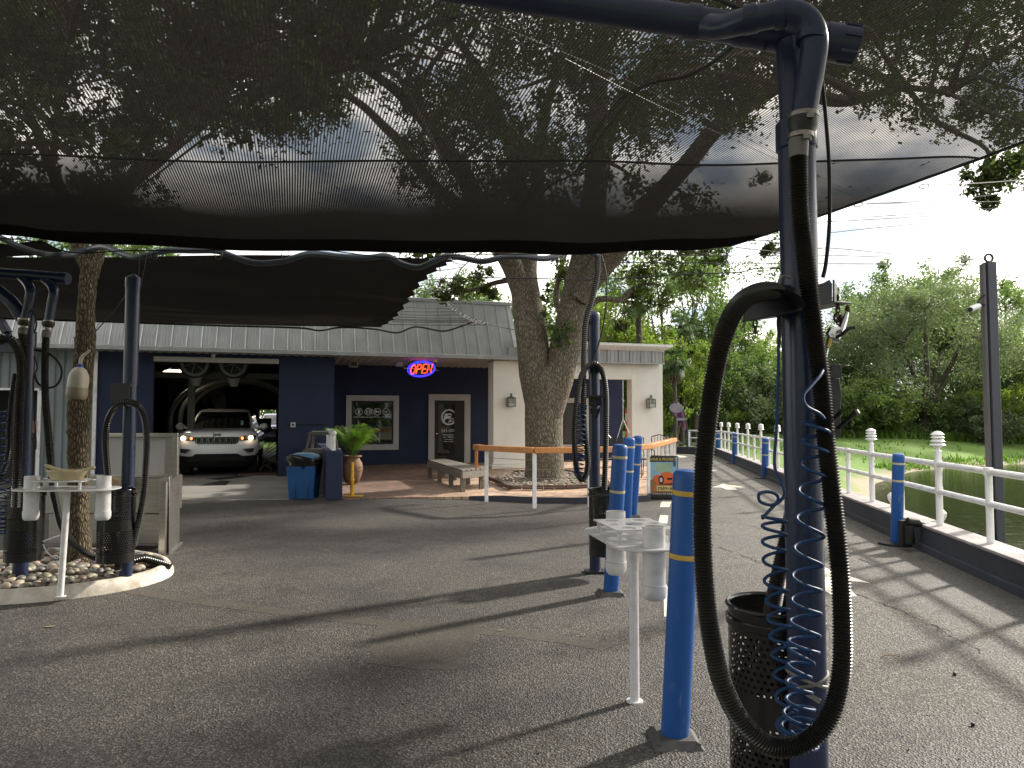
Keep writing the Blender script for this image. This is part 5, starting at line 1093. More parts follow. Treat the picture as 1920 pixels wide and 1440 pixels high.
# grey mat clamp plate with hooks
b = MB(); b.ext([P(1548, 684, 2.14), P(1575, 682, 2.14), P(1577, 688, 2.14), P(1580, 708, 2.14), P(1547, 711, 2.14)], (0, .01, 0)); b.bx(P(1548, 684, 2.2).x, P(1576, 684, 2.2).x, 2.14, 2.2, P(1560, 684, 2.14).z-.004, P(1560, 684, 2.14).z)
b.ext([P(1545, 710, 2.15), P(1574, 709, 2.15), P(1578, 740, 2.155), P(1577, 765, 2.15), P(1577, 816, 2.15), P(1574, 820, 2.15), P(1548, 820, 2.15)], (0, .008, 0)); mc = part('mat_clamp', b, M('clamp_grey', (.055, .058, .062), .55, .3, c2=(.035, .036, .04), vs=14), ns, wld=True, bev=.002)
b = MB(); b.lathe([(.007, 0), (.007, .008)], (0, 0, 0), 8); q = P(1555, 691, 2.13); b.v = [(q.x+x, q.y-z, q.z+y) for x, y, z in b.v]; part('bolt', b, mt['black'], mc, wld=True)
b = MB(); b.tube(cr([P(1548, 797, 2.14), P(1562, 785, 2.10), P(1574, 775, 2.07), P(1576, 769, 2.06)], 4), .006, 8); b.tube(cr([P(1572, 802, 2.14), P(1586, 790, 2.08), P(1598, 778, 2.04), P(1608, 772, 2.02)], 4), .006, 8); part('hook', b, mt['black'], mc, wld=True)
b = MB(); b.tube([P(1606, 773, 2.022), P(1610, 771, 2.018)], .0075, 8); part('hook_tip', b, mt['cuff'], mc, wld=True)
b = MB()
for s in (-1, 1): b.tube([Vector((X0+math.cos(t)*.058, YP+math.sin(t)*.058, P(1506, 1283, YP).z+.012+(s*(.02*math.cos(t)+.008*s)))) for t in [6.283*q/24 for q in range(24)]], .0055, 6, closed=True)
b.bar(P(1472, 1275, 2.13), P(1538, 1316, 2.13), .004, .014); part('strap', b, mt['cuff'], ns, wld=True)
# spray gun
g_ = thing('air_gun', 'chrome air blow gun hanging from the rack hook on the near vacuum post', 'air gun', P(1562, 645, 2.16))
b = MB(); b.tube([P(1588, 586, 2.2), P(1583, 600, 2.19), P(1576, 620, 2.17), P(1566, 634, 2.16), P(1558, 630, 2.16), P(1553, 624, 2.16)], [.006, .010, .012, .016, .013, .006], 14); b.ext([P(1553, 625, 2.15), P(1560, 613, 2.15), P(1574, 612, 2.15), P(1580, 622, 2.15), P(1568, 637, 2.15), P(1557, 632, 2.15)], (0, .02, 0)); part('body', b, mt['chrome'], g_, wld=True, bev=.003)
b = MB(); b.tube(cr([P(1568, 632, 2.15), P(1580, 626, 2.13), P(1590, 617, 2.12), P(1602, 614, 2.12)], 5), .0055, 10); part('lever', b, mt['black_rubber'], g_, wld=True)
b = MB(); b.tube([P(1557, 633, 2.16), P(1553, 645, 2.16), P(1551, 652, 2.16)], [.009, .008, .007], 6); part('connector', b, mt['brass'], g_, wld=True)
def coil(path, turns, r_of, k=14, ph=0, flat=.8):
    """helix about a path of points; r_of(t) gives the coil radius"""
    c = cr(path, 10); L_ = len(c); out_ = []; n = int(turns*k)
    for i in range(n+1):
        t = i/n; f = t*(L_-1); j = min(int(f), L_-2); q = c[j].lerp(c[j+1], f-j); d_ = (c[j+1]-c[j]).normalized(); s = d_.cross(Vector((0, 1, 0))); s.normalize(); u = s.cross(d_); a = ph+6.283*turns*t
        out_.append(q+(s*math.cos(a)+u*math.sin(a)*flat)*r_of(t))
    return out_
b = MB(); lead = [P(1551, 652, 2.16), P(1546, 680, 2.10), P(1540, 700, 2.04), P(1522, 722, 2.0), P(1506, 742, 1.97), P(1512, 762, 1.96), P(1535, 775, 1.97), P(1545, 785, 1.98)]
b.tube(cr(lead, 6), .0052, 10)
co = coil([P(1531, 785, 2.05), P(1527, 850, 2.05), P(1522, 950, 2.06), P(1514, 1060, 2.06), P(1511, 1150, 2.06), P(1506, 1220, 2.05)], 10.0, lambda t: .037+.006*t, ph=0)
b.tube(even(co, .006), .0052, 10)
co = coil([P(1506, 1220, 2.05), P(1498, 1265, 2.04), P(1499, 1320, 2.03), P(1498, 1365, 2.03), P(1500, 1400, 2.03), P(1494, 1380, 2.05)], 9, lambda t: .040-.008*math.sin(t*7), ph=.6, flat=.95); b.tube(even(co, .006), .0052, 10)
t = thing('air_hose', 'blue coiled air hose spiralling down the front of the near vacuum post', 'hose', P(1515, 1060, 2.05)); part('coil', b, mt['coil'], t, wld=True)
# second coil on the left of the post
b = MB(); b.tube(cr([P(1461, 590, 2.16), P(1460, 620, 2.16), P(1459, 700, 2.16), P(1456, 800, 2.16), P(1452, 860, 2.15), P(1455, 885, 2.14), P(1465, 905, 2.12), P(1471, 925, 2.11), P(1462, 940, 2.1), P(1445, 947, 2.09), P(1425, 940, 2.08), P(1424, 926, 2.09), P(1440, 922, 2.12), P(1456, 928, 2.14), P(1458, 940, 2.13), P(1440, 960, 2.1), P(1430, 972, 2.08)], 6), .0048, 10)
co = coil([P(1452, 968, 2.12), P(1452, 1030, 2.12), P(1457, 1120, 2.13), P(1465, 1200, 2.13), P(1473, 1290, 2.12), P(1478, 1400, 2.12)], 12, lambda t: .036-.006*t, ph=3.1, flat=.7); b.tube(even(co, .006), .0048, 10)
t = thing('air_hose', 'second coiled blue air hose hanging left of the near post over the bin', 'hose', P(1455, 1000, 2.12)); part('coil', b, mt['coil'], t, wld=True)
b = MB(); b.tube([P(1461, 590, 2.16), P(1461, 604, 2.16), P(1461, 612, 2.16), P(1461, 622, 2.16), P(1461, 645, 2.16)], [.007, .0085, .0085, .0065, .0055], 8); part('fitting', b, mt['black'], t, wld=True)
# loose cable on the post
b = MB(); b.tube(cr([P(1478, 40, 2.15), P(1502, 55, 2.1), P(1535, 90, 2.2), P(1541, 150, 2.26), P(1549, 230, 2.25), P(1555, 320, 2.24), P(1555, 420, 2.23), P(1549, 490, 2.22), P(1543, 520, 2.22)], 6), .0062, 8); b.tube(cr([P(1330, -8, 2.3), P(1400, 20, 2.2), P(1478, 40, 2.15)], 5), .007, 8)
single('cable', b, mt['black'], 'black cable running down the right side of the near vacuum post', 'cable')
b = MB(); b.tube(cr([P(1398, 70, 2.3), P(1370, 92, 2.45), P(1330, 122, 2.8), P(1280, 145, 3.1), P(1210, 160, 3.4), P(1165, 205, 3.7), P(1120, 265, 4.1), P(1075, 325, 4.6), P(1030, 350, 5.0), P(990, 395, 5.5), P(950, 435, 6.0), P(912, 472, 6.4)], 6), .0075, 7)
single('cable', b, mt['black'], 'long black cable snaking under the shade net towards its far edge', 'cable')
# ---------------- middle vacuum post
YM = 7.16; q = P(1115, 900, YM); X0 = q.x
mp_t = thing('vacuum_station', 'slender navy vacuum post with long hanging hose loops in the middle of the lot', 'vacuum post', (X0, YM, 0), 0, 'vacuum posts')
b = MB(); zt = P(1115, 592, YM).z; b.cyl((X0, YM, 0), (X0, YM, zt), .055, n=24); b.cyl((X0, YM, P(1115, 700, YM).z), (X0, YM, zt), .059, n=24); b.lathe([(.062, 0), (.062, .06), (.05, .085), (.02, .10)], (X0, YM, zt-.05), 20); part('post', b, mt['navy_pipe'], mp_t, wld=True)
b = MB(); b.box((X0, YM-.08, P(1118, 752, YM).z), (.13, .02, .10)); b.bx(X0-.07, X0+.07, YM-.16, YM-.055, P(1118, 746, YM).z, P(1118, 742, YM).z); b.ext([(X0-.055, YM-.09, P(1, 767, YM).z), (X0+.055, YM-.09, P(1, 767, YM).z), (X0+.02, YM-.09, P(1, 785, YM).z), (X0-.02, YM-.09, P(1, 785, YM).z)], (0, .01, 0))
b.bx(X0-.11, X0-.03, YM-.07, YM+.03, P(1, 607, YM).z, P(1, 602, YM).z); saddle(b, (X0-.03, YM-.09, P(1, 700, YM).z), .20, .12, .07); part('bracket', b, mt['bracket'], mp_t, wld=True, bev=.002)
b = MB()
for k in (1108, 1122): b.tube(cr([P(k, 775, 7.05), P(k+1, 768, 6.98), P(k+2, 764, 6.95)], 3), .006, 6)
part('hook', b, mt['black'], mp_t, wld=True)
b = MB(); h_ = lambda l: [P(x, y, z) for x, y, z in l]
hose_mesh(b, h_([(1121, 478, 7.0), (1120, 515, 7.0), (1112, 555, 7.0), (1099, 600, 7.0), (1095, 650, 7.0), (1094, 720, 7.0), (1094, 780, 7.0), (1100, 840, 7.0), (1102, 870, 7.0), (1098, 892, 7.0), (1090, 899, 6.98), (1082, 885, 6.96), (1078, 850, 6.95), (1077, 800, 6.95), (1082, 750, 6.95), (1090, 705, 6.95), (1104, 685, 6.95), (1118, 683, 6.95), (1130, 700, 6.98), (1136, 740, 7.0), (1136, 800, 7.0), (1135, 860, 7.0), (1133, 920, 7.0), (1133, 960, 7.0)]), .031, .02, 9, 8)
part('vacuum_hose', b, mt['hose'], mp_t, wld=True, sharp=25)
b = MB(); b.tube(even(coil(h_([(1092, 760, 6.97), (1088, 800, 6.96), (1087, 850, 6.96), (1084, 890, 6.96)]), 16, lambda t: .045, ph=0), .01), .006, 6)
part('air_coil', b, mt['coil'], mp_t, wld=True)
b = MB(); b.tube(cr(h_([(1128, 480, 6.9), (1136, 510, 6.9), (1138, 550, 6.9), (1133, 600, 6.95), (1124, 640, 7.0), (1110, 680, 7.0)]), 5), .007, 6); part('air_line', b, mt['black'], mp_t, wld=True)
b = MB(); b.box((X0, YM, .012), (.2, .16, .024)); part('base_plate', b, mt['bracket'], mp_t, wld=True)
# ---------------- island kerb and pebbles
IC = Vector((-4.72, 6.92, 0)); IA, IB = 1.42, 1.04; IR = -.10
def isl(r, a): 
    x, y = math.cos(a)*IA*r, math.sin(a)*IB*r; return (IC.x+x*math.cos(IR)-y*math.sin(IR), IC.y+x*math.sin(IR)+y*math.cos(IR))
b = MB(); n = 72; prof = [(1.0, -.01), (.995, .045), (.975, .085), (.965, .105), (.94, .115), (.92, .108), (.912, .09), (.91, .0)]; vs = []
for i in range(n):
    for r_, z in prof: x, y = isl(r_, 6.283*i/n); vs.append((x, y, z+rr.uniform(-.002, .002)))
k = len(prof); b.add(vs, [(i*k+j, ((i+1) % n)*k+j, ((i+1) % n)*k+j+1, i*k+j+1) for i in range(n) for j in range(k-1)])
single('island_kerb', b, mt['kerb_white'], 'worn white painted kerb ring round the pebble island', 'kerb', sharp=60)
b = MB(); b.prism([isl(.915, 6.283*i/n) for i in range(n)], .0, .045); struct('island_soil', b, M('dark_soil', (.05, .035, .025), .95, bump=.5))
pm_ = [M('pebble_a', (.30, .26, .20), .55, c2=(.20, .17, .13), vs=8), M('pebble_b', (.20, .19, .17), .5, c2=(.13, .125, .11), vs=8), M('pebble_c', (.42, .36, .28), .55, c2=(.32, .25, .18), vs=8), M('pebble_d', (.17, .13, .10), .55, c2=(.11, .09, .075), vs=8), M('pebble_e', (.26, .25, .18), .5, c2=(.18, .18, .13), vs=8)]
pmesh = []
for i in range(10):
    b = MB(); b.ball((0, 0, 0), 1, 12, (1, rr.uniform(.62, .9), rr.uniform(.42, .6))); b.v = [(x*(1+.08*math.sin(3*y+i)), y*(1+.07*math.cos(2*x+i)), z) for x, y, z in b.v]; pmesh.append(b.mesh('pebble', pm_[i % 5], 180))
placed = []; tries = 0
while len(placed) < 295 and tries < 30000:
    tries += 1; a = rr.uniform(0, 6.283); q = math.sqrt(rr.random())*.88; x, y = isl(q, a); r_ = rr.uniform(.032, .068)
    if x < -5.4 or (y > 7.6 and rr.random() < .5) or (Vector((x, y))-Vector((tb.x, tb.y))).length < .17: continue
    if any((x-u)**2+(y-v)**2 < ((r_+w_)*.66)**2 for u, v, w_ in placed): continue
    placed.append((x, y, r_))
for i, (x, y, r_) in enumerate(placed):
    o = bpy.data.objects.new('river_pebble', pmesh[i % 10]); col.objects.link(o); o.location = (x, y, .07+r_*.3+rr.uniform(0, .035)); o.scale = (r_, r_, r_); o.rotation_euler = (rr.uniform(-.3, .3), rr.uniform(-.3, .3), rr.uniform(0, 6.28))
    setp(o, 'smooth rounded river pebble lying in the kerbed island', 'pebble', 'river pebbles filling the island')
# ---------------- island posts
YA = 6.52; q = P(240, 900, YA); X0 = q.x
t = thing('vacuum_station', 'capped navy vacuum post with one arched hose at the right end of the pebble island', 'vacuum post', (X0, YA, .05), 0, 'vacuum posts')
b = MB(); zt = P(255, 530, YA).z; b.cyl((X0, YA, .05), (X0+.0, YA, P(250, 720, YA).z), .055, n=24); b.cyl((X0, YA, P(250, 722, YA).z), (X0, YA, zt), .062, n=24); b.lathe([(.067, -.03), (.067, .06), (.045, .075), (.01, .10)], (X0, YA, zt-.02), 24); part('post', b, mt['navy_pipe'], t, wld=True)
b = MB(); z_ = lambda py: P(1, py, YA).z
b.box((X0-.04, YA-.07, z_(723)), (.18, .04, .035)); b.box((X0-.045, YA-.085, z_(741)), (.17, .012, .16)); saddle(b, (X0-.02, YA-.09, z_(762)), .13, .1, .04); b.box((X0-.01, YA-.1, z_(756)), (.09, .05, .03)); part('hose_rack', b, mt['bracket'], t, wld=True, bev=.002)
b = MB(); hose_mesh(b, h_([(222, 1070, 6.3), (207, 960, 6.42), (203, 900, 6.4), (198, 840, 6.38), (200, 800, 6.38), (210, 772, 6.38), (228, 756, 6.38), (245, 754, 6.38), (262, 764, 6.38), (272, 790, 6.38), (275, 830, 6.38), (273, 880, 6.38), (269, 930, 6.38), (262, 970, 6.38), (254, 1005, 6.4), (250, 1025, 6.42)]), .031, .02, 9, 8); part('vacuum_hose', b, mt['hose'], t, wld=True, sharp=25)
b = MB(); b.cyl(P(258, 551, 6.45), P(262, 478, 6.5), .0025, n=5); b.cyl(P(262, 551, 6.45), P(276, 476, 6.5), .0025, n=5); part('tie_wire', b, mt['wire'], t, wld=True)
b = MB(); b.bar(P(222, 927, 6.2), P(244, 911, 6.1), .02, .008); part('wand', b, mt['black'], t, wld=True)
# hose lying on the asphalt behind the island
b = MB(); hose_mesh(b, h_([(250, 1052, 6.9), (270, 1048, 6.95), (295, 1054, 6.98), (322, 1062, 7.0)]), .034, .02, 9, 8); single('floor_hose', b, mt['hose'], 'longer black hose end lying on the asphalt past the island tip', 'hose'); b = MB(); hose_mesh(b, h_([(244, 1047, 7.1), (270, 1044, 7.2), (290, 1048, 7.3), (312, 1057, 7.2)]), .030, .02, 9, 8)
single('floor_hose', b, mt['hose'], 'shorter black hose end lying behind the longer one past the island tip', 'hose')
# leftmost station
YL = 6.55; X0 = P(47, 800, YL).x
t = thing('vacuum_station', 'leftmost navy vacuum post with branching pipes and several hoses', 'vacuum post', (X0, YL, .05), 0, 'vacuum posts')
b = MB(); z_ = lambda py: P(1, py, YL).z; b.cyl((X0, YL, .05), (X0, YL, z_(640)), .062, n=22); b.lathe([(.068, 0), (.068, .14)], (X0, YL, z_(650)), 22); b.cyl((X0, YL, z_(632)), (X0+.02, YL, z_(590)), .04, n=18)
part('post', b, mt['navy_pipe'], t, wld=True)
b = MB(); b.tube(cr(h_([(-120, 498, 6.5), (0, 512, 6.5), (60, 516, 6.5), (124, 522, 6.5)]), 5), .050, 20); b.cyl(P(112, 521, 6.5), P(128, 523, 6.5), .055, n=20); part('overhead_pipe', b, mt['navy_pipe'], t, wld=True)
b = MB(); b.tube(cr(h_([(40, 520, 6.5), (50, 530, 6.45), (57, 545, 6.4), (54, 565, 6.4), (46, 600, 6.4)]), 5), .040, 18); part('drop_pipe', b, mt['navy_pipe'], t, wld=True); b = MB(); b.tube(cr(h_([(84, 524, 6.5), (95, 533, 6.45), (101, 548, 6.4), (97, 570, 6.4), (92, 602, 6.4)]), 5), .040, 18); part('drop_pipe', b, mt['navy_pipe'], t, wld=True); b = MB()
b.tube(cr(h_([(-60, 505, 6.4), (0, 548, 6.4), (25, 570, 6.4), (42, 598, 6.42)]), 5), .055, 18); part('drop_pipe', b, mt['navy_pipe'], t, wld=True)
b = MB()
for a_, c_ in (((45, 600), (44, 612)), ((91, 603), (90, 614))): b = MB(); b.tube([P(*a_, 6.4), P((a_[0]+c_[0])/2, (a_[1]+c_[1])/2, 6.4), P(*c_, 6.4)], [.050, .052, .040], 18); part('rubber_coupling', b, mt['black_rubber'], t, wld=True)
for a_, c_, r_ in (((45, 597), (45, 601), .050), ((44, 611), (44, 615), .042), ((91, 601), (91, 604), .046), ((89, 614), (89, 619), .036)): b = MB(); b.cyl(P(*a_, 6.4), P(*c_, 6.4), r_, n=18); part('hose_clamp', b, mt['clamp'], t, wld=True)
b = MB(); b.cyl(P(43, 615, 6.4), P(42, 626, 6.4), .038, n=18); part('hose_cuff', b, mt['cuff'], t, wld=True); b = MB(); b.cyl(P(88, 620, 6.4), P(86, 632, 6.4), .036, n=18); part('hose_cuff', b, mt['cuff'], t, wld=True)
b = MB()
hose_mesh(b, h_([(86, 630, 6.4), (84, 700, 6.4), (86, 760, 6.4), (92, 830, 6.4), (97, 890, 6.42), (104, 940, 6.5), (116, 985, 6.6), (138, 1020, 6.7), (165, 1040, 6.75), (190, 1048, 6.75), (215, 1052, 6.7)]), .034, .02, 9, 8); part('vacuum_hose', b, mt['hose'], t, wld=True, sharp=25); b = MB()
hose_mesh(b, h_([(42, 625, 6.4), (44, 660, 6.35), (42, 710, 6.3), (36, 760, 6.3), (34, 830, 6.28), (34, 900, 6.25), (31, 960, 6.3)]), .036, .02, 9, 8); part('vacuum_hose', b, mt['hose'], t, wld=True, sharp=25); b = MB()
hose_mesh(b, h_([(-30, 668, 6.2), (-5, 640, 6.2), (12, 634, 6.2), (28, 644, 6.2), (38, 670, 6.2), (40, 710, 6.2), (36, 760, 6.2), (34, 820, 6.2), (32, 900, 6.2), (30, 950, 6.25)]), .040, .02, 9, 8); part('vacuum_hose', b, mt['hose'], t, wld=True, sharp=25); b = MB()
hose_mesh(b, h_([(30, 700, 6.45), (24, 740, 6.45), (18, 800, 6.45), (16, 850, 6.45), (5, 885, 6.45), (-20, 905, 6.45)]), .028, .02, 9, 8); part('vacuum_hose', b, mt['hose'], t, wld=True, sharp=25)
b = MB(); b.box((X0-.18, YL-.1, z_(650)), (.30, .05, .13)); b.bar(P(0, 600, 6.1), P(14, 624, 6.1), .07, .05); b.ball(P(15, 628, 6.1), .03); saddle(b, (X0-.12, YL-.2, z_(645)), .2, .12, .07); part('hose_rack', b, mt['navy_pipe'], t, wld=True, bev=.003)
b = MB(); b.tube(cr(h_([(64, 656, 6.4), (90, 662, 6.4), (110, 680, 6.4), (116, 700, 6.4), (108, 720, 6.4), (92, 727, 6.4), (72, 720, 6.4), (64, 700, 6.4)]), 6), .010, 7); b.tube(cr(h_([(58, 580, 6.4), (66, 595, 6.4), (68, 610, 6.4), (64, 625, 6.4)]), 4), .008, 6)
b.tube(cr(h_([(64, 668, 6.4), (70, 690, 6.4), (62, 710, 6.4), (64, 760, 6.4), (66, 800, 6.4), (68, 830, 6.4), (66, 842, 6.4), (60, 820, 6.4)]), 5), .006, 6); part('air_line', b, mt['black'], t, wld=True)
b = MB(); b.tube(even(coil(h_([(2, 770, 6.3), (1, 850, 6.3), (3, 950, 6.3), (2, 1000, 6.3)]), 18, lambda t: .05, ph=0), .012), .007, 6); b.tube(even(coil(h_([(22, 895, 6.4), (20, 925, 6.4), (26, 950, 6.4)]), 4, lambda t: .035, ph=0), .01), .005, 6); part('air_coil', b, mt['coil'], t, wld=True)
b = MB(); b.box(P(65, 800, 6.42), (.03, .03, .11)); part('trigger_handle', b, M('pink_plastic', (.45, .30, .27), .5), t, wld=True)
# ---------------- tray stands
def tray(x, y, zb, ztop, ang, lab, lean=(0, 0)):
    t = thing('tray_stand', lab, 'tray stand', (x, y, zb), ang, 'white tray stands'); H = ztop-zb
    b = MB(); b.cyl((-lean[0], -lean[1], 0), (0, 0, H-.01), .0255, n=20); b.lathe([(.045, 0), (.045, .008)], (-lean[0], -lean[1], 0), 16); part('pole', b, mt['white_pvc'], t)
    b = MB(); n = 12; poly = []
    hl, hw_ = .41, .20; cr_2 = .12
    for (sx_, sy, a0) in ((1, 1, 0), (-1, 1, 90), (-1, -1, 180), (1, -1, 270)):
        for i in range(n+1): a = R(a0+90*i/n); poly.append((sx_*(hl-.17)+math.cos(a)*.17, sy*(hw_-.17)+math.sin(a)*.17))
    b.prism(poly, H-.012, H); part('shelf', b, mt['white_pvc'], t, bev=.002)
    # upper plate with seven cup holes
    bm = bmesh.new(); out_ = [(-.205, -.165), (.205, -.165), (.205, .165), (-.205, .165)]
    holes = [(-.14, -.08, .042), (-.14, .08, .042), (0, 0, .055), (0, -.115, .03), (0, .115, .03), (.14, -.08, .042), (.14, .08, .042)]
    vo = [bm.verts.new((x_, y_, H+.062)) for x_, y_ in out_]; es = [bm.edges.new((vo[i], vo[(i+1) % 4])) for i in range(4)]
    for hx_, hy_, hr in holes:
        vh = [bm.verts.new((hx_+math.cos(6.283*i/20)*hr, hy_+math.sin(6.283*i/20)*hr, H+.062)) for i in range(20)]; es += [bm.edges.new((vh[i], vh[(i+1) % 20])) for i in range(20)]
    bmesh.ops.triangle_fill(bm, use_beauty=True, edges=es); me = bpy.data.meshes.new('cup_plate'); bm.to_mesh(me); bm.free(); me.materials.append(mt['white_pvc'])
    o = part('cup_plate', me, None, t); md = o.modifiers.new('solid', 'SOLIDIFY'); md.thickness = .008
    b = MB()
    for sx_ in (-1, 1):
        for sy in (-1, 1): b = MB(); b.cyl((sx_*.18, sy*.14, H), (sx_*.18, sy*.14, H+.062), .012, n=12); part('standoff', b, mt['white_pvc'], t)
    for s, ln in ((-1, .0), (1, .0)):
        b = MB(); cx = s*.298; z0, z1 = H-.26, H+.10; b.lathe([(.045, z0-.006), (.057, z0+.006), (.062, z0+.03), (.062, z0+.065), (.0575, z0+.068), (.0575, z1), (.0515, z1), (.0515, z0+.03), (.001, z0+.03)], (cx, 0, 0), 28, cap=False); b.lathe([(.062, z0+.069), (.0575, z0+.071)], (cx, 0, 0), 28, cap=False); b.lathe([(.046, z0-.006), (.001, z0-.008)], (cx, 0, 0), 28, cap=False); part('tube_holder', b, mt['white_pvc'], t)
    return t
q = G(1172, 1299); tray(.665, 3.93, 0, .885, math.atan2(.49, -.09), 'white tray stand with two tube holders beside the nearest blue bollards', (0, .0)).rotation_euler.z += 0
ty = 6.0; q = P(113, 1112, ty); tt = P(127, 915, ty)
lt_ = tray(tt.x, ty, .05, tt.z, .02, 'white tray stand with two tube holders standing in the pebble island', (tt.x-q.x, 0))
b = MB()
def pot(b, prof, n=4, c=(0, 0, 0), sc_=(1, 1)):
    o = len(b.v); b.lathe(prof, (0, 0, 0), n, cap=False, a0=math.pi/n); 
    for i in range(o, len(b.v)): v = b.v[i]; b.v[i] = (c[0]+v[0]*sc_[0], c[1]+v[1]*sc_[1], c[2]+v[2])
q = P(125, 896, 5.98); pot(b, [(.12, 0), (.165, .075), (.16, .08), (.15, .07), (.11, .01), (.001, .01)], 12, (q.x, q.y, tt.z+.072), (1.0, .8))
cream = M('aged_cream_plastic', (.52, .46, .30), .5, c2=(.40, .32, .19), vs=12)
t = thing('scoop_tray', 'cream plastic scoop tub lying on the left white tray stand', 'tub', (q.x, q.y, tt.z+.071)); part('tub', b, cream, t, wld=True)
b = MB(); b.tube([P(84, 872, 5.95), P(92, 875, 5.95), P(104, 879, 5.97), P(125, 884, 5.98)], [.010, .016, .014, .010], 12); part('handle', b, cream, t, wld=True)
b = MB(); b.tube([P(134, 885, 5.98), P(158, 881, 5.98), P(170, 878, 5.98), P(175, 877, 5.98)], [.008, .012, .015, .016], 12); b.ball(P(175, 877, 5.98), .017); t = thing('brush', 'cream handled brush resting across the scoop tub', 'brush', P(150, 883, 5.98)); part('handle', b, cream, t, wld=True)
# ---------------- hanging jug on the island tree
JY = 7.0; t = thing('hanging_jug', 'milky plastic jug with blue cap hanging upside down against the slim tree', 'jug', P(143, 748, JY))
b = MB(); q = P(143, 748, JY); ax = (P(151, 680, JY)-q).normalized(); hh_ = .42
def along(prof, m_, nm, n=16, sq=None):
    b = MB(); s = ax.cross(Vector((0, 1, 0))).normalized(); u = s.cross(ax)
    vs = []
    for r_, z in prof:
        for i in range(n):
            a = 6.283*(i+.5)/n; k = 1/max(abs(math.cos(a)), abs(math.sin(a)))**.55; vs.append(q+ax*z+(s*math.cos(a)+u*math.sin(a))*r_*k)
    b.add(vs, [(i*n+j, i*n+(j+1) % n, (i+1)*n+(j+1) % n, (i+1)*n+j) for i in range(len(prof)-1) for j in range(n)]+[tuple(range(n))[::-1], tuple((len(prof)-1)*n+j for j in range(n))]); return part(nm, b, m_, t, wld=True)
jug = M('milky_jug', (.52, .48, .40), .45, c2=(.42, .37, .28), vs=4)
along([(.066, 0), (.080, .015), (.086, .05), (.084, .115)], M('jug_liquid', (.30, .25, .17), .45), 'liquid_line'); along([(.083, .116), (.083, .20), (.078, .235), (.055, .29), (.028, .315)], jug, 'jug')
along([(.024, .315), (.024, .345)], M('blue_cap', (.02, .07, .35), .4), 'cap', 12)
b = MB(); b.tube([q+ax*.345, q+ax*.40, q+ax*.43+Vector((.02, 0, .0)), P(169, 657, JY)], [.016, .017, .015, .009], 10); part('spout', b, jug, t, wld=True)
b = MB(); b.tube(cr(h_([(138, 632, 7.5), (145, 636, 7.42), (165, 628, 7.40), (180, 620, 7.4), (188, 612, 7.3), (225, 570, 7.0), (246, 530, 6.6)]), 5), .006, 6); single('strap_rope', b, mt['black'], 'dark rope strapped round the slim tree and rising to the capped post', 'rope')
# ---------------- stainless mat cleaner cabinet behind the island
st = thing('mat_cleaner', 'stainless mat cleaning cabinet with framed grey back board behind the island', 'cabinet', (0, 0, 0))
Yc = 8.3; a0_, a1_ = P(92, 900, Yc), P(318, 900, Yc); z_ = lambda py: P(1, py, Yc).z; xa, xb2 = a0_.x, P(309, 900, Yc).x; st.location = ((xa+xb2)/2, Yc, 0)
b = MB(); xq = P(197, 900, Yc).x; b.bx(xq, xb2, Yc-.02, Yc+.06, z_(892), z_(816)); part('back_board', b, M('board_grey', (.36, .355, .35), .7, c2=(.31, .305, .30), vs=2), st, wld=True)
b = MB(); x1_ = P(335, 900, Yc).x; b.bx(xq, x1_, Yc-.05, Yc-.02, z_(819), z_(812)); b.bx(P(326, 900, Yc).x, x1_, Yc-.05, Yc-.0, z_(892), z_(819)); b.bx(xa, P(326, 900, Yc).x, Yc-.05, Yc-.02, z_(895), z_(890)); b.bx(xb2, P(326, 900, Yc).x, Yc-.02, Yc+.05, z_(892), z_(816)); part('board_frame', b, mt['steel'], st, wld=True, bev=.003)
b = MB(); b.bx(xa-.05, P(305, 900, Yc).x, Yc-.03, Yc+.5, z_(962), z_(896)); b.bx(xa, P(305, 900, Yc).x, Yc+.02, Yc+.45, z_(1020), z_(964)); part('cabinet', b, mt['steel'], st, wld=True, bev=.004)
b = MB(); b.bx(P(304, 900, 8.1).x, P(316, 900, 8.1).x, 8.05, 8.15, 0.0, z_(894)); b.ext([P(316, 894, 8.1), P(335, 890, 8.5), P(335, 1015, 8.5), P(316, 1040, 8.1)], (.01, 0, 0)); part('side_panel', b, mt['steel'], st, wld=True, bev=.003)
b = MB(); y2 = 8.4; b.bx(P(318, 900, y2).x, P(330, 900, y2).x, y2, y2+.03, 0, P(1, 1015, y2).z); b.bar(P(315, 1040, 8.1), P(341, 1018, 8.5), .03, .03); b.bx(xa, P(305, 900, Yc).x, Yc, Yc+.03, z_(1040), z_(1034)); b.bx(xa+.3, xa+.34, Yc, Yc+.04, 0, z_(962)); b.bar(P(296, 1042, 8.3), P(310, 1034, 8.2), .03, .02); part('foot_frame', b, mt['steel'], st, wld=True)
b = MB(); q = P(310, 899, 8.03); b.cyl(q, q+Vector((0, .03, 0)), .03, n=16); part('knob', b, mt['chrome'], st, wld=True)
b = MB(); b.bx(P(205, 900, 8.1).x, P(232, 900, 8.1).x, 8.0, 8.2, P(1, 921, 8.1).z, P(1, 897, 8.1).z); single('cardboard_box', b, M('tan_board', (.30, .22, .12), .8), 'small tan box on the cabinet behind the capped navy post', 'box', bev=.005)
b = MB(); b.tube(cr(h_([(82, 1015, 6.2), (95, 1010, 6.1), (112, 1004, 6.02)]), 4), .008, 6); b.tube(cr(h_([(81, 1021, 6.2), (90, 1037, 6.1), (108, 1048, 6.0)]), 4), .005, 6); single('bag_tie', b, mt['white_pvc'], 'pale strip and wire strung between left bin and tray pole', 'strap')
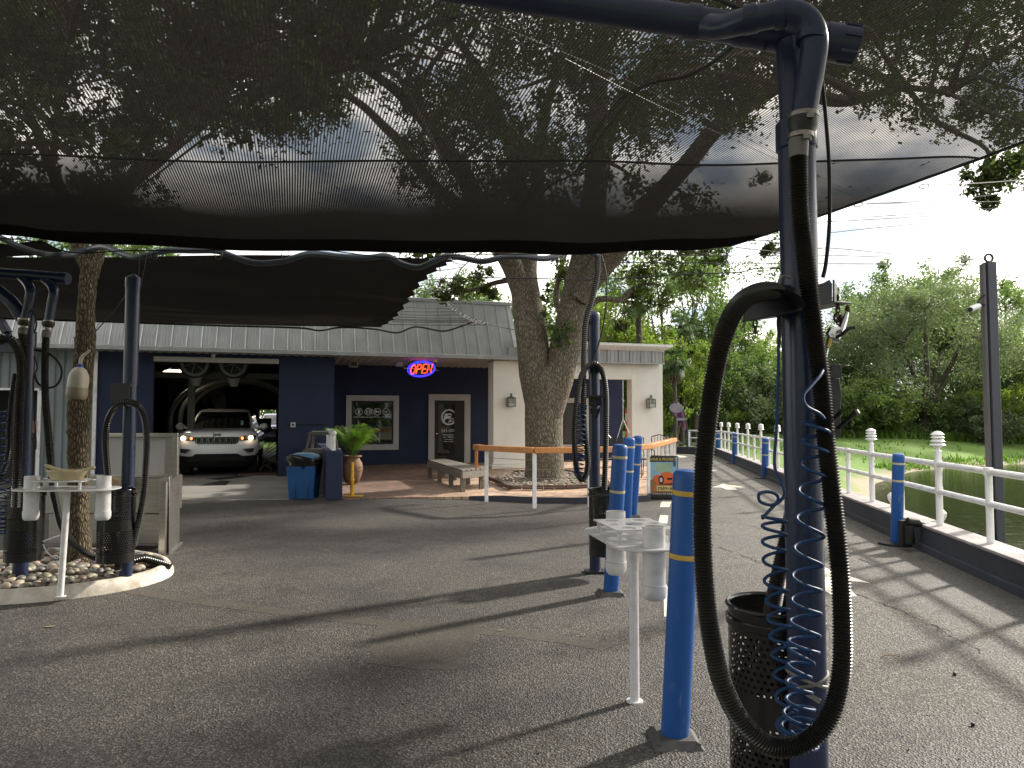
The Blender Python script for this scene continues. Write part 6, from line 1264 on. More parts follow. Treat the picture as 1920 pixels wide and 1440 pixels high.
# ---------------- bollards
def bollard(base, top, r, lab, group, bands, tp='tape2', basep='plate'):
    t = thing('bollard', lab, 'bollard', base, 0, group); d_ = Vector(top)-Vector(base); H = d_.length; b = MB()
    q = d_.to_track_quat('Z', 'Y').to_matrix()
    def T(o_): o_.v = [tuple(q@Vector(v)) for v in o_.v]; return o_
    b.lathe([(r*.98, .03), (r, .04), (r, H-.04), (r*.96, H-.02), (r*.80, H-.006), (r*.4, H), (.001, H)], (0, 0, 0), 32, cap=False); part('sleeve', T(b), mt['bollard'], t)
    for f in bands: b = MB(); b.lathe([(r+.0012, H-f-.022), (r+.0015, H-f-.02), (r+.0015, H-f), (r+.0012, H-f+.002)], (0, 0, 0), 32, cap=False); part('tape_band', T(b), mt[tp], t)
    b = MB()
    if basep == 'plate':
        k = r*1.75; b.add([(-k, -k, 0), (k, -k, 0), (k, k, 0), (-k, k, 0), (-k*.72, -k*.72, .035), (k*.72, -k*.72, .035), (k*.72, k*.72, .035), (-k*.72, k*.72, .035)], [(0, 1, 5, 4), (1, 2, 6, 5), (2, 3, 7, 6), (3, 0, 4, 7), (4, 5, 6, 7)])
        for s in (-1, 1):
            for s2_ in (-1, 1): b.cyl((s*k*.8, s2_*k*.8, .0), (s*k*.8, s2_*k*.8, .03), .012, n=8)
        part('base_plate', b, M('base_grey', (.09, .088, .085), .7, c2=(.05, .05, .05), vs=20), t, bev=.003)
    else:
        b.lathe([(r*3.0, 0), (r*3.0, .022), (r*2.6, .03), (r*1.02, .032)], (0, 0, 0), 24, cap=False); part('base_disc', b, mt['black'], t)
gq = 'blue bollards beside the tray stand'
bollard(G(1265, 1388), P(1289, 880, 3.40), .066, 'nearest blue bollard leaning right beside the big hose loop', gq, (.10, .40), 'tape')
bollard(G(1145, 1114), P(1163, 833, 6.2), .066, 'blue bollard with worn yellow bands directly behind the white tray stand', gq, (.10, .40))
bollard(G(1172, 1010), P(1181, 820, 9.06), .066, 'blue bollard in the middle of the three clustered behind the tray stand', gq, (.11, .42))
bollard(G(1186, 969), P(1197, 817, 11.0), .066, 'farthest of the three clustered blue bollards behind the tray stand', gq, (.12, .43))
gq = 'blue bollards along the pond kerb'
bollard(G(1681, 1021), P(1685, 850, 8.62), .068, 'blue bollard by the near pond kerb beside the black kerb fitting', gq, (.11, .32), basep='disc')
bollard(G(1434, 897), P(1435, 821, 18.2), .085, 'blue bollard seen between near hose loop and main post by the kerb', gq, (.11, .42), basep='disc')
bollard(G(1377, 870), P(1378, 812, 24.0), .085, 'blue bollard by the kerb just right of the near hose loop side', gq, (.11, .32), basep='disc')
bollard(G(1346, 853), P(1347, 807, 30.0), .09, 'blue bollard at the far bend of the pond kerb', gq, (.11, .32), basep='disc')
bollard(G(1290, 848), P(1291, 806, 32.3), .09, 'farthest blue bollard beside the purple feather banner', gq, (.11, .42), basep='disc')
# ---------------- white pipe fence along the pond
fx = lambda Y: 3.3+.16+.175*Y
fn = thing('pond_fence', 'white two rail pipe fence with louvred lamp finials along the pond kerb', 'fence', (fx(3), 3, .31))
p8 = MB(); p8.cyl((0, 0, 0), (0, 0, .70), .033, n=14); SP = p8.mesh('post', mt['white_paint'])
p9 = MB(); p9.cyl((0, 0, 0), (0, 0, .83), .036, n=14); p9.cyl((0, 0, .62), (0, 0, .66), .041, n=14); p9.cyl((0, 0, .36), (0, 0, .44), .041, n=14); TP = p9.mesh('post', mt['white_paint'])
pz = MB(); pz.lathe([(.036, 0), (.040, .02), (.022, .03), (.020, .05), (.055, .07), (.058, .085)], (0, 0, .83), 16)
LH = pz.mesh('lamp_neck', mt['white_paint'])
pz = MB()
for k in range(3): z = .915+.042*k; r_ = .085-.006*k; pz.lathe([(r_, z), (r_-.004, z+.006), (.05, z+.026), (.048, z+.04), (.048, z)], (0, 0, 0), 20, cap=False)
pz.lathe([(.072, 1.035), (.066, 1.045), (.03, 1.072), (.001, 1.08)], (0, 0, 0), 20, cap=False); LC = pz.mesh('lamp_louvre', mt['white_paint'])
Yk = [1.2+1.165*i for i in range(25)]; i0 = 6
for i, Y in enumerate([8.2-1.165*6+1.165*i for i in range(25)]):
    tall = (i % 2 == 0); o = part('post', TP if tall else SP, None, fn); o.location = (fx(Y)-fx(3), Y-3, 0)
    if tall:
        for nm, me in (('lamp_neck', LH), ('lamp_louvre', LC)): c_ = part(nm, me, None, o)
Ya, Yb = 8.2-1.165*6, 8.2-1.165*6+1.165*24
for nm, z, r_ in (('top_rail', .70, .034), ('mid_rail', .385, .032)):
    b = MB(); b.cyl((fx(Ya-6)-fx(3), Ya-9, z), (fx(Yb)-fx(3), Yb-3, z), r_, n=16); part(nm, b, mt['white_paint'], fn)
b = MB(); b.lathe([(.042, .70-.04), (.042, .70+.04)], (0, 0, 0), 12); JM = b.mesh('rail_joint', mt['white_paint'])
for o in [c_ for c_ in fn.children if c_.name.startswith('post')]: part('rail_joint', JM, None, o)
# far end return of the fence
b = MB(); e0_ = Vector((fx(Yb), Yb, .31)); e1_ = Vector((7.75, 31.2, .31)); t = thing('fence_return', 'short white rail closing the pond fence at the far bend', 'fence', e0_)
b.cyl(e0_+Vector((0, 0, .70)), e1_+Vector((0, 0, .70)), .034); b.cyl(e0_+Vector((0, 0, .385)), e1_+Vector((0, 0, .385)), .03); part('rail', b, mt['white_paint'], t, wld=True); b = MB(); b.cyl(e1_, e1_+Vector((0, 0, .72)), .036); part('post', b, mt['white_paint'], t, wld=True)
# low white stakes in the water behind the fence
for px, py, Y, lab in ((1671, 925, 9.9, 'white ornamental lamp stub standing below the kerb behind the blue bollard'), (1766, 957, 8.6, 'white ornamental lamp stub below the kerb behind the lantern post')):
    a_ = P(px, py, Y); t = thing('garden_stake', lab, 'stake', (a_.x, a_.y, a_.z-.75)); b = MB(); b.lathe([(.02, 0), (.02, .4), (.03, .42), (.018, .46), (.018, .62), (.03, .64), (.045, .68), (.05, .72), (.02, .76)], (0, 0, 0), 14); part('stem', b, mt['white_paint'], t)
# black clamp fitting on the kerb
t = thing('kerb_fitting', 'black pipe clamp fitting hooked over the kerb right of the blue bollard', 'fitting', G(1708, 1020)); b = MB()
b.tube(h_([(1706, 1020, 8.3), (1704, 985, 8.3)]), .055, 14); b.cyl(P(1701, 978, 8.3), P(1722, 981, 8.3), .05, n=14); b.cyl(P(1722, 981, 8.3), P(1736, 984, 8.4), .035, n=12); b.cyl(P(1734, 980, 8.4), P(1736, 992, 8.4), .04, n=12); b.box(P(1697, 1000, 8.35), (.12, .08, .30)); part('body', b, mt['black'], t, wld=True, bev=.004)
# ---------------- square steel post by the pond
Ys = 8.1; xs_ = P(1866, 900, Ys).x; t = thing('steel_post', 'tall dark square steel post with ring on top anchoring the net cables', 'post', (xs_, Ys, -1.2)); zt = P(1850, 492, Ys).z
b = MB(); s_ = .052; b.box((xs_+.01, Ys, (zt-1.2)/2), (s_*2, s_*2, zt+1.2), rz=.12); part('column', b, M('post_navy_grey', (.032, .036, .055), .5, c2=(.04, .042, .055), vs=1.5), t, wld=True, bev=.006)
b = MB(); b.bx(xs_-.078, xs_-.05, Ys-.03, Ys+.04, -1.2, zt-.02); part('cable_channel', b, M('channel_grey', (.10, .095, .10), .5), t, wld=True)
b = MB(); q = Vector((xs_+.01, Ys, zt+.05)); b.tube([q+Vector((math.cos(6.283*i/16)*.045, .0, math.sin(6.283*i/16)*.045)) for i in range(16)], .013, 8, closed=True); b.cyl(q-Vector((0, 0, .07)), q-Vector((0, 0, .04)), .03, n=10); part('ring_bolt', b, mt['rusty'], t, wld=True)
RINGP = q.copy()
t = thing('security_camera', 'white bullet camera on the left face of the tall steel post', 'camera', P(1838, 577, Ys-.05)); b = MB(); b.tube(h_([(1820, 580, 8.0), (1822, 579, 8.0), (1834, 574, 8.05), (1838, 573, 8.05)]), [.028, .033, .033, .02], 14); part('housing', b, mt['white_paint'], t, wld=True)
b = MB(); b.cyl(P(1819, 580.5, 7.98), P(1820, 580, 8.0), .026, n=12); part('lens', b, mt['black'], t, wld=True); b = MB(); b.tube(cr(h_([(1836, 575, 8.05), (1842, 570, 8.05), (1846, 573, 8.05)]), 3), .015, 8); b.tube(cr(h_([(1833, 572, 8.06), (1837, 560, 8.06), (1846, 553, 8.06)]), 4), .012, 7); part('mount', b, mt['black'], t, wld=True)
# ================================================================ SHADE NETS AND CABLES
def netmat(name, dark, lo_a, hi_a, period, dens):
    m, n, p, N_, L_ = newmat(name); o = n.nodes['Material Output']
    t = N_('ShaderNodeTexCoord'); sx_ = N_('ShaderNodeSeparateXYZ'); L_(t.outputs['Object'], sx_.inputs[0])
    def mth(op, a, b_=None, c=None):
        q = N_('ShaderNodeMath'); q.operation = op
        for i, v in enumerate((a, b_, c)):
            if v is None: continue
            if isinstance(v, (int, float)): q.inputs[i].default_value = v
            else: L_(v, q.inputs[i])
        return q.outputs[0]
    s1 = mth('SINE', mth('MULTIPLY', sx_.outputs[0], 6.2832/period)); s1 = mth('MULTIPLY_ADD', s1, .5, .5)
    s2 = mth('SINE', mth('MULTIPLY', sx_.outputs[1], 6.2832/(period*.62))); s2 = mth('MULTIPLY_ADD', s2, .5, .5)
    no_ = N_('ShaderNodeTexNoise'); no_.inputs['Scale'].default_value = 260; no_.inputs['Detail'].default_value = 2; L_(t.outputs['Object'], no_.inputs['Vector'])
    v = mth('ADD', mth('MULTIPLY', s1, .72), mth('MULTIPLY', s2, .28)); v = mth('ADD', v, mth('MULTIPLY_ADD', no_.outputs['Fac'], .5, -.25))
    mr_ = N_('ShaderNodeMapRange'); mr_.inputs[1].default_value = .2; mr_.inputs[2].default_value = .8; mr_.inputs[3].default_value = lo_a; mr_.inputs[4].default_value = hi_a; L_(v, mr_.inputs[0])
    big = N_('ShaderNodeTexNoise'); big.inputs['Scale'].default_value = .7; L_(t.outputs['Object'], big.inputs['Vector'])
    gp_ = N_('ShaderNodeNewGeometry'); sp_ = N_('ShaderNodeSeparateXYZ'); L_(gp_.outputs['Position'], sp_.inputs[0])
    gr_ = N_('ShaderNodeMapRange'); gr_.inputs[1].default_value = 4.1; gr_.inputs[2].default_value = 5.9; gr_.inputs[3].default_value = 0; gr_.inputs[4].default_value = .38; L_(sp_.outputs[1], gr_.inputs[0])
    al = mth('ADD', mth('ADD', mr_.outputs[0], gr_.outputs[0]), mth('MULTIPLY_ADD', big.outputs['Fac'], .12, -.06+dens))
    q = N_('ShaderNodeMath'); q.operation = 'MINIMUM'; q.inputs[1].default_value = 1; L_(al, q.inputs[0])
    df = N_('ShaderNodeBsdfDiffuse'); df.inputs[0].default_value = (*dark, 1); tl = N_('ShaderNodeBsdfTranslucent'); tl.inputs[0].default_value = (.020, .0185, .017, 1); ms0 = N_('ShaderNodeMixShader'); ms0.inputs[0].default_value = .35; L_(df.outputs[0], ms0.inputs[1]); L_(tl.outputs[0], ms0.inputs[2])
    tr = N_('ShaderNodeBsdfTransparent'); ms = N_('ShaderNodeMixShader'); L_(q.outputs[0], ms.inputs[0]); L_(tr.outputs[0], ms.inputs[1]); L_(ms0.outputs[0], ms.inputs[2]); L_(ms.outputs[0], o.inputs[0]); return m
mt['net'] = netmat('shade_net_open', (.020, .019, .018), .62, .99, .017, .0)
mt['net2'] = netmat('shade_net_dense', (.020, .019, .018), .95, 1.0, .017, .02)
mt['net3'] = netmat('shade_net_mid', (.020, .019, .018), .72, .99, .017, .02)
def netpart(nm, rows, mat_, parent, hem=True):
    """rows: list of rows of world points (equal length)"""
    k = len(rows[0]); vs = []; M_ = Matrix.Rotation(-BA, 3, 'Z'); l0 = parent.location
    for r_ in rows: vs += [tuple(M_@(Vector(p_)-l0)) for p_ in r_]
    b = MB(); b.add(vs, [(i*k+j, i*k+j+1, (i+1)*k+j+1, (i+1)*k+j) for i in range(len(rows)-1) for j in range(k-1)])
    return part(nm, b, mat_, parent, sharp=180)
edge_px = [(-700, 425, 6.7), (-300, 428, 6.6), (0, 440, 6.5), (130, 452, 6.5), (300, 461, 6.45), (500, 468, 6.4), (700, 471, 6.4), (900, 472, 6.4), (1050, 475, 6.35), (1200, 470, 6.3), (1300, 466, 6.2), (1370, 462, 6.1)]
E = cr([P(*q) for q in edge_px], 4)
def shift(e, f):                        # rows running back over the camera
    return None
nt1 = thing('shade_net', 'large black woven shade net stretched over the vacuum bays overhead', 'shade net', (0, 4, 3.05), BA)
rows = []; D0 = -V_                        # towards the camera side
nrow = 22; zoff = 0
seamf = .30
def seam_y(px): return 245+(290-245)*min(1, max(0, px/900))
for i in range(nrow+1):
    f = i/nrow; row = []
    for j, e in enumerate(E):
        u = j/(len(E)-1); tgt = e-V_*((e.y+3.0)/.956); tgt.z = 3.12-.14*u**14
        p_ = e.lerp(tgt, f)+U*(.24*min(1, f/.22)**.7*max(0, (u-.75)/.25)**2); p_.z += .05*math.sin(f*math.pi)*1.0 - .035*math.sin(u*17+f*3)*f*(1-f)*2 + .008*math.sin(u*40)*(1-f)**3
        if i == 0: p_.z += 0
        row.append(p_)
    rows.append(row)
# find the seam row
k0 = 0
for i in range(nrow+1):
    if rows[i][len(E)//3].y < 4.35: k0 = i; break
netpart('net_cloth', rows[k0:], mt['net'], nt1); netpart('net_border_panel', rows[:k0+1], mt['net3'], nt1)
# dense double hem along the far edge
def lerprow(ra, rb, f): return [a_.lerp(c_, f) for a_, c_ in zip(ra, rb)]
hem = [[p_+Vector((0, 0, -.006)) for p_ in rows[0]], [p_+Vector((0, 0, -.006)) for p_ in lerprow(rows[0], rows[1], .9)]]
netpart('hem', hem, mt['net2'], nt1)
M_ = Matrix.Rotation(-BA, 3, 'Z'); b = MB(); b.tube([M_@(p_-nt1.location) for p_ in rows[0]+[r_[-1] for r_ in rows[1:]]], .010, 6); part('edge_cord', b, mt['black'], nt1)
b = MB(); b.tube([M_@(p_-nt1.location-Vector((0, 0, .006))) for p_ in rows[k0]], .007, 6); part('seam', b, mt['black'], nt1)
# lower second net towards the building
nt2 = thing('shade_net', 'second black shade net hung lower in front of the mansard roof', 'shade net', (-5, 12, 3.5), BA)
near = [P(-500, 440, 9.5), P(-100, 468, 9.3), P(0, 481, 9.2), P(110, 482, 9.1), P(240, 482, 9.0), (P(420, 478, 9.0)), P(600, 479, 9.0), P(760, 483, 9.0), P(862, 487, 9.0)]
far = [P(-500, 570, 14.2), P(-100, 594, 15.0), P(0, 597, 15.3), P(120, 600, 15.7), P(260, 604, 16.1), P(400, 608, 16.5), P(520, 611, 16.8), P(620, 612, 17), P(715, 613.5, 17.2)]
right = [(862, 487, 9.0), (846, 492, 9.5), (818, 508, 10.3), (792, 530, 11.3), (776, 552, 12.6), (762, 572, 13.9), (746, 592, 15.2), (734, 603, 16.2), (715, 613.5, 17.2)]
RR = [P(*q) for q in right]; rws = []; n2 = 8
near = cr(near, 3); far = cr(far, 3)
for i in range(n2+1):
    f = i/n2; row = [a_.lerp(c_, f)+Vector((0, 0, -.05*math.sin(f*3.14)*math.sin(j*.5))) for j, (a_, c_) in enumerate(zip(near, far))]; dx = RR[i]-row[-1]; K = len(row)
    row = [p_+dx*max(0, (j-(K-9))/8) for j, p_ in enumerate(row)]; rws.append(row)
rf = []
for i in range(n2):
    for q in range(3): rf.append(lerprow(rws[i], rws[i+1], q/3))
rf.append(rws[-1])
for i, r_ in enumerate(rf): r_[-1] = r_[-1]+Vector(((-.07 if i % 2 else .02), 0, 0))
netpart('net_cloth', rf, mt['net2'], nt2)
def cable(pts, r, lab, m='wire', nm='cable', cat='cable', grp=None, k=6): b = MB(); b.tube(cr(pts, k), r, 6); return single(nm, b, mt[m], lab, cat, grp)
hang = 'thin wires tying the nets'
b = MB()
cable([p_ + Vector((0, .0, -.01)) for p_ in [P(-60, 594, 15), P(120, 600, 15.6), P(188, 602, 15.9), P(300, 606, 16.2), P(420, 610, 16.5), P(560, 614, 16.8), P(600, 619, 17), P(640, 613, 17), P(700, 616, 17.2), P(745, 623, 17.4), P(780, 612, 17.6), P(830, 620, 17.7), P(862, 612, 17.8), P(886, 603, 17.9)]], .022, 'dark drooping cable along the lower edge of the second net', 'black')
# fan of lacing cords at the right end of the lower net
fan = [((850, 492), (872, 496)), ((818, 508), (868, 500)), ((800, 525), (860, 520)), ((790, 535), (852, 528)), ((788, 540), (846, 545)), ((775, 551), (842, 540)), ((775, 567), (845, 566)), ((762, 576), (848, 578)), ((757, 584), (858, 584)), ((750, 590), (864, 590)), ((746, 594), (872, 597)), ((740, 598), (880, 600)), ((735, 603), (890, 604)), ((728, 608), (912, 609)), ((735, 600), (878, 602))]
for i, (a_, c_) in enumerate(fan):
    f = i/len(fan); cable([P(*a_, 10+7*f), P((a_[0]+c_[0])/2, (a_[1]+c_[1])/2+1, 10.5+7*f), P(*c_, 11+6.8*f)], .006+.004*f, 'thin lacing cord at the right end of the lower net', 'wire', 'lacing_cord', 'cord', 'lacing cords fanning from the lower net', 3)
b = MB(); pts = cr([P(905, 472, 9), P(880, 490, 11), P(862, 508, 12.5), P(850, 540, 14), P(844, 566, 15.5)], 4); b.tube(pts, .010, 6); single('hanging_rope', b, mt['black'], 'dark knotted rope curving down beside the oak to the silver chain', 'rope')
b = MB(); c_ = even(cr([P(843, 568, 16), P(852, 580, 16.2), P(868, 592, 16.5), P(884, 600, 16.8), P(914, 608, 17)], 6), .09)
for i, q in enumerate(c_): a = (i % 2)*1.4; b.tube([q+Vector((math.cos(t_)*.05, math.sin(a)*math.sin(t_)*.05, math.sin(t_)*.035)) for t_ in [6.283*s/8 for s in range(8)]], .012, 5, closed=True)
b.tube(cr([P(914, 608, 17), P(945, 615, 16.9), P(992, 623, 16.8)], 4), .008, 5); single('chain', b, mt['chrome'], 'silver chain tying the lower net cords to the oak trunk', 'chain')
# wavy conduit under the net edge
b = MB(); hp_ = [(-60, 430, 6.6), (0, 446, 6.6), (35, 462, 6.6), (80, 476, 6.6), (120, 478, 6.6), (160, 470, 7.2), (196, 463, 6.9), (235, 478, 6.7), (262, 482, 6.6), (310, 470, 6.55), (360, 470, 6.55), (408, 471, 6.5), (440, 482, 6.5), (480, 493, 6.5), (530, 490, 6.5), (580, 476, 6.5), (640, 481, 6.5), (690, 483, 6.5), (725, 480, 6.5), (755, 495, 6.5), (785, 501, 6.5), (812, 490, 6.5), (838, 480, 6.5), (870, 484, 6.5), (905, 490, 6.5), (945, 482, 6.5), (985, 481, 6.5), (1018, 485, 6.55), (1042, 481, 6.6), (1060, 474, 6.7), (1090, 466, 6.9), (1121, 480, 7.0)]
hose_mesh(b, [P(*q) for q in hp_], .030, .022, 9, 6, .9)
single('overhead_hose', b, mt['hose_grey'], 'wavy grey blue hose slung along the far edge of the big net', 'hose')
for px in (290, 410, 535, 755, 838, 905, 1052): a_ = P(px, 466, 6.42); b = MB(); b.tube([a_+Vector((math.cos(t_)*.035, 0, math.sin(t_)*.05-.05)) for t_ in [6.283*s/8 for s in range(8)]], .004, 5, closed=True); single('hanger_ring', b, mt['clamp'], 'small wire ring holding the wavy hose to the net edge', 'ring', 'wire rings along the net edge')
# bunched net scrap at the left
b = MB(); b.add([P(-40, 452, 8), P(20, 458, 8), P(62, 452, 8), P(80, 451, 8.2), P(115, 472, 8.4), P(60, 477, 8.3), P(0, 480, 8.2), P(-40, 484, 8)], [tuple(range(8))]); b.v = b.v+[(x, y+.05, z) for x, y, z in b.v]; b.f.append(tuple(range(8, 16))[::-1]); b.m.append(0)
single('net_scrap', b, mt['black'], 'bunched corner of black net hanging at the upper left', 'net')
# long wires
wl = [([(0, 447, 6.4), (60, 452, 6.4), (140, 474, 6.4), (240, 470, 6.4), (420, 469, 6.4)], .006, 'black'),
      ([(620, 470, 6.4), (760, 486, 6.4), (860, 478, 6.4), (1060, 476, 6.4)], .005, 'black'),
      ([(880, 520, 9), (1000, 522, 9), (1120, 524, 9), (1280, 514, 9), (1380, 511, 9), (1420, 503, 9), (1474, 503, 9)], .008, 'black')]
labs = ['thin black wire drooping under the left half of the net edge', 'thin black wire drooping under the net edge by the oak', 'thin black wire crossing behind the middle post from oak to sky']
for (pts, r_, m_), l_ in zip(wl, labs): cable([P(*q) for q in pts], r_, l_, m_, 'wire')
sky_w = [([(1548, 497, 6), (1700, 497, 7), (1785, 502, 7.6), (1848, 487, 8.1)], 'lowest drooping wire running left from the steel post top'), ([(1120, 492, 5), (1350, 493, 5.5), (1548, 494, 6), (1720, 492, 7), (1848, 486, 8.1)], 'nearly level wire under the drooping one left of the steel post'),
         ([(1200, 478, 5), (1400, 480, 5.5), (1552, 479, 6), (1700, 483, 7), (1848, 486, 8.1)], 'level wire just above the drooping pair left of the steel post'), ([(1380, 464, 5.5), (1474, 472, 6), (1552, 465, 6), (1700, 478, 7.2), (1848, 484, 8.1)], 'gently falling wire from the net edge to the steel post'),
         ([(1060, 110, 3.0), (1250, 205, 4.0), (1480, 310, 5.2), (1622, 381, 6.1), (1740, 438, 7.2), (1845, 484, 8.1)], 'long wire falling steeply from the net to the steel post'), ([(860, 18, 3.0), (1170, 148, 4.0), (1480, 300, 5.2), (1622, 376, 6.1), (1740, 436, 7.2), (1850, 483, 8.1)], 'twin long wire just above its neighbour falling to the steel post'),
         ([(1858, 486, 8.1), (1880, 478, 8.5), (1960, 452, 9.5)], 'short wire rising right from the steel post top'),
         ([(1745, 347, 4.6), (1840, 343, 5.4), (1960, 334, 6.5)], 'cable from the upper snap hook to the right edge'), ([(1625, 382, 5.0), (1800, 372, 6.2), (1960, 352, 7.2)], 'upper cable from the lower snap hook to the right'), ([(1625, 382, 5.0), (1800, 379, 6.2), (1960, 376, 7.2)], 'lower cable from the lower snap hook to the right'),
         ([(1430, 452, 5.6), (1474, 444, 5.6), (1552, 415, 5.8), (1700, 402, 6.8), (1960, 384, 8)], 'grey cable rising from the net corner to the right edge'), ([(1552, 416, 5.9), (1750, 405, 7), (1960, 394, 8)], 'thin cable close under the rising grey cable'), ([(1552, 437, 6), (1700, 422, 7), (1960, 403, 8)], 'lowest of the rising cables over the treetops'), ([(1420, 450, 5.6), (1474, 457, 6), (1560, 470, 7)], 'short wire falling right from the net corner')]
for pts, l_ in sky_w: cable([P(*q) for q in pts], .0016 if pts[0][2] == 3.0 else .0035, l_, 'wire', 'wire')
for (px, py, Y, lab) in ((1733, 349, 4.55, 'upper steel snap hook on the right edge of the net'), (1610, 384, 4.95, 'lower steel snap hook on the right edge of the net')):
    q = P(px, py, Y); b = MB(); b.tube([q+Vector((math.cos(t_)*.032, 0, math.sin(t_)*.014+math.cos(t_)*.005)) for t_ in [6.283*s/12 for s in range(12)]], .004, 6, closed=True); single('snap_hook', b, mt['steel'], lab, 'hook')
# ================================================================ TERRACE FURNITURE AND SMALL THINGS
# timber topped cable railing
rp = [P(894, 846, 15.4), P(905, 846, 14.2), P(1002, 848, 13.7), P(1105, 849, 13.6), P(1165, 848, 13.7), P(1215, 843, 14.0), P(1240, 836, 16.0), P(1265, 829, 19.2)]
zr = TZ+.86
rw = [Vector((q.x, q.y, zr)) for q in [G(893, 842, zr), G(905, 844, zr), G(1002, 849, zr), G(1105, 848, zr), G(1165, 846.5, zr), G(1217, 840.5, zr), G(1242, 834, zr), G(1264, 827.5, zr)]]
t = thing('terrace_railing', 'orange timber handrail on white posts with thin cables along the paved terrace', 'railing', (rw[2].x, rw[2].y, TZ))
b = MB()
for a_, c_ in zip(rw, rw[1:]): d_ = (c_-a_).normalized()*.01; b.bar(a_-d_+Vector((0, 0, .04)), c_+d_+Vector((0, 0, .04)), .14, .10)
b.box((rw[0].x, rw[0].y, zr-.16), (.06, .09, .40), .1); part('handrail', b, mt['wood_orange'], t, wld=True, bev=.012)
pposts = [rw[1].lerp(rw[2], .08), rw[2], rw[3], rw[4].lerp(rw[5], .98), rw[6], rw[6].lerp(rw[7], .35), rw[6].lerp(rw[7], .7), rw[7]]
for q in pposts: b = MB(); b.box((q.x, q.y, (zr+TZ)/2-.03), (.065, .065, zr-TZ+.06), .1); part('post', b, mt['white_paint'], t, wld=True, bev=.004)
b = MB()
for k in range(5):
    z = TZ+.13+.15*k
    for i in range(len(pposts)-1):
        if i == 3: a_, m_, c_ = pposts[i], rw[5], pposts[i+1]
        b.cyl((pposts[i].x, pposts[i].y, z), (pposts[i+1].x, pposts[i+1].y, z), .004, n=5)
part('cable', b, mt['steel'], t, wld=True, label='thin horizontal steel cables')
# slatted wooden bench
bq = thing('bench', 'weathered grey slatted timber bench beside the glass door', 'bench', (0, 0, 0)); bx0 = G(808, 885, TZ); 
c0 = P(805, 862, 19.6); c1 = P(840, 858, 19.9); e0b = P(862, 880, 15.0); e1b = P(909, 876, 15.3)
A = G(803, 895, .05); B_ = G(868, 926, .08); C_ = G(905, 922, .09); A.z = B_.z = C_.z = 0
zt = .47
q0 = G(802, 861, zt+.05); q1 = G(832, 858.5, zt+.05); q2_ = G(866, 880, zt+.05); q3 = G(909, 876, zt+.05)
for v in (q0, q1, q2_, q3): v.z = zt
bq.location = ((q0.x+q3.x)/2, (q0.y+q3.y)/2, .05); b = MB(); n = 5
for k in range(n):
    f0, f1 = k/n+.015, (k+1)/n-.015; a_, b1, c_, d_ = q0.lerp(q1, f0), q0.lerp(q1, f1), q2_.lerp(q3, f1), q2_.lerp(q3, f0); b.ext([a_, d_, c_, b1], (0, 0, .04))
part('seat', b, mt['wood_grey'], bq, wld=True, bev=.005)
b = MB(); dn = Vector((0, 0, -.07))
for a_, c_ in ((q0, q2_), (q2_, q3), (q3, q1), (q1, q0)): b.bar(a_+dn, c_+dn, .04, .13)
part('apron', b, mt['wood_grey'], bq, wld=True, bev=.004)
for f in (.03, .35, .68, .97):
    for s in (0, 1):
        a_ = (q0 if s == 0 else q1).lerp(q2_ if s == 0 else q3, f); c_ = (q1 if s == 0 else q0).lerp(q3 if s == 0 else q2_, f); p_ = a_.lerp(c_, .09); b = MB(); b.box((p_.x, p_.y, (zt-.0+.02)/2), (.09, .09, zt-.04), .3); part('leg', b, mt['wood_grey'], bq, wld=True, bev=.005)
# rolling blue bin with black bag, taupe bin behind
gb_ = G(570, 934, .01); t = thing('recycling_bin', 'blue plastic bin with pale domed lid and black liner bag by the bay', 'bin', gb_)
k = gb_.y/1333; b = MB(); b.add([(-.23, -.2, 0), (.23, -.2, 0), (.23, .2, 0), (-.23, .2, 0), (-.27, -.25, .62), (.27, -.25, .62), (.27, .25, .62), (-.27, .25, .62)], [(0, 1, 5, 4), (1, 2, 6, 5), (2, 3, 7, 6), (3, 0, 4, 7), (4, 5, 6, 7), (0, 3, 2, 1)])
for s in (-.12, .12): b.bx(s-.012, s+.012, -.236, -.2, .02, .5)
part('body', b, mt['blue_bin'], t, bev=.03, seg=3)
b = MB(); nb = 36; rows_ = []
for z, r_ in ((.80, .33), (.78, .35), (.72, .345), (.62, .31), (.55, .285), (.52, .275)):
    for i in range(nb): a = 6.283*i/nb; q = r_*(1+.04*math.sin(a*7+z*20)); b.v.append((math.cos(a)*q, math.sin(a)*q*.85, z-.04*math.cos(a*2+1)-(.10*(math.cos(a-.3)) if z < .7 else 0)))
for r_ in range(5):
    for i in range(nb): b.f.append((r_*nb+i, r_*nb+(i+1) % nb, (r_+1)*nb+(i+1) % nb, (r_+1)*nb+i)); b.m.append(0)
part('liner_bag', b, mt['bag'], t)
b = MB(); b.lathe([(.30, .76), (.31, .78), (.27, .83), (.16, .87), (.05, .88), (.001, .882)], (0, 0, 0), 28, cap=False); b.v = [(x, y*.9, z) for x, y, z in b.v]; part('lid', b, mt['blue_lid'], t)
gt = G(586, 928, .01); gt.y += .45; t = thing('swing_bin', 'taupe bin with open framed hood behind the blue bin', 'bin', (gt.x+.06, gt.y, .01)); b = MB(); b.bx(-.27, .27, -.25, .25, 0, .86); b.bx(-.32, .32, -.29, .29, .80, .90); part('body', b, mt['brown_plastic'], t, bev=.02)
b = MB(); b.bar((-.27, -.2, .88), (-.20, -.15, 1.22), .05, .05); b.bar((.27, -.2, .88), (.20, -.15, 1.22), .05, .05); b.bar((-.27, .2, .88), (-.20, .15, 1.22), .05, .05); b.bar((.27, .2, .88), (.20, .15, 1.22), .05, .05); b.bx(-.24, .24, -.19, .19, 1.19, 1.24); part('hood', b, mt['brown_plastic'], t, bev=.01)
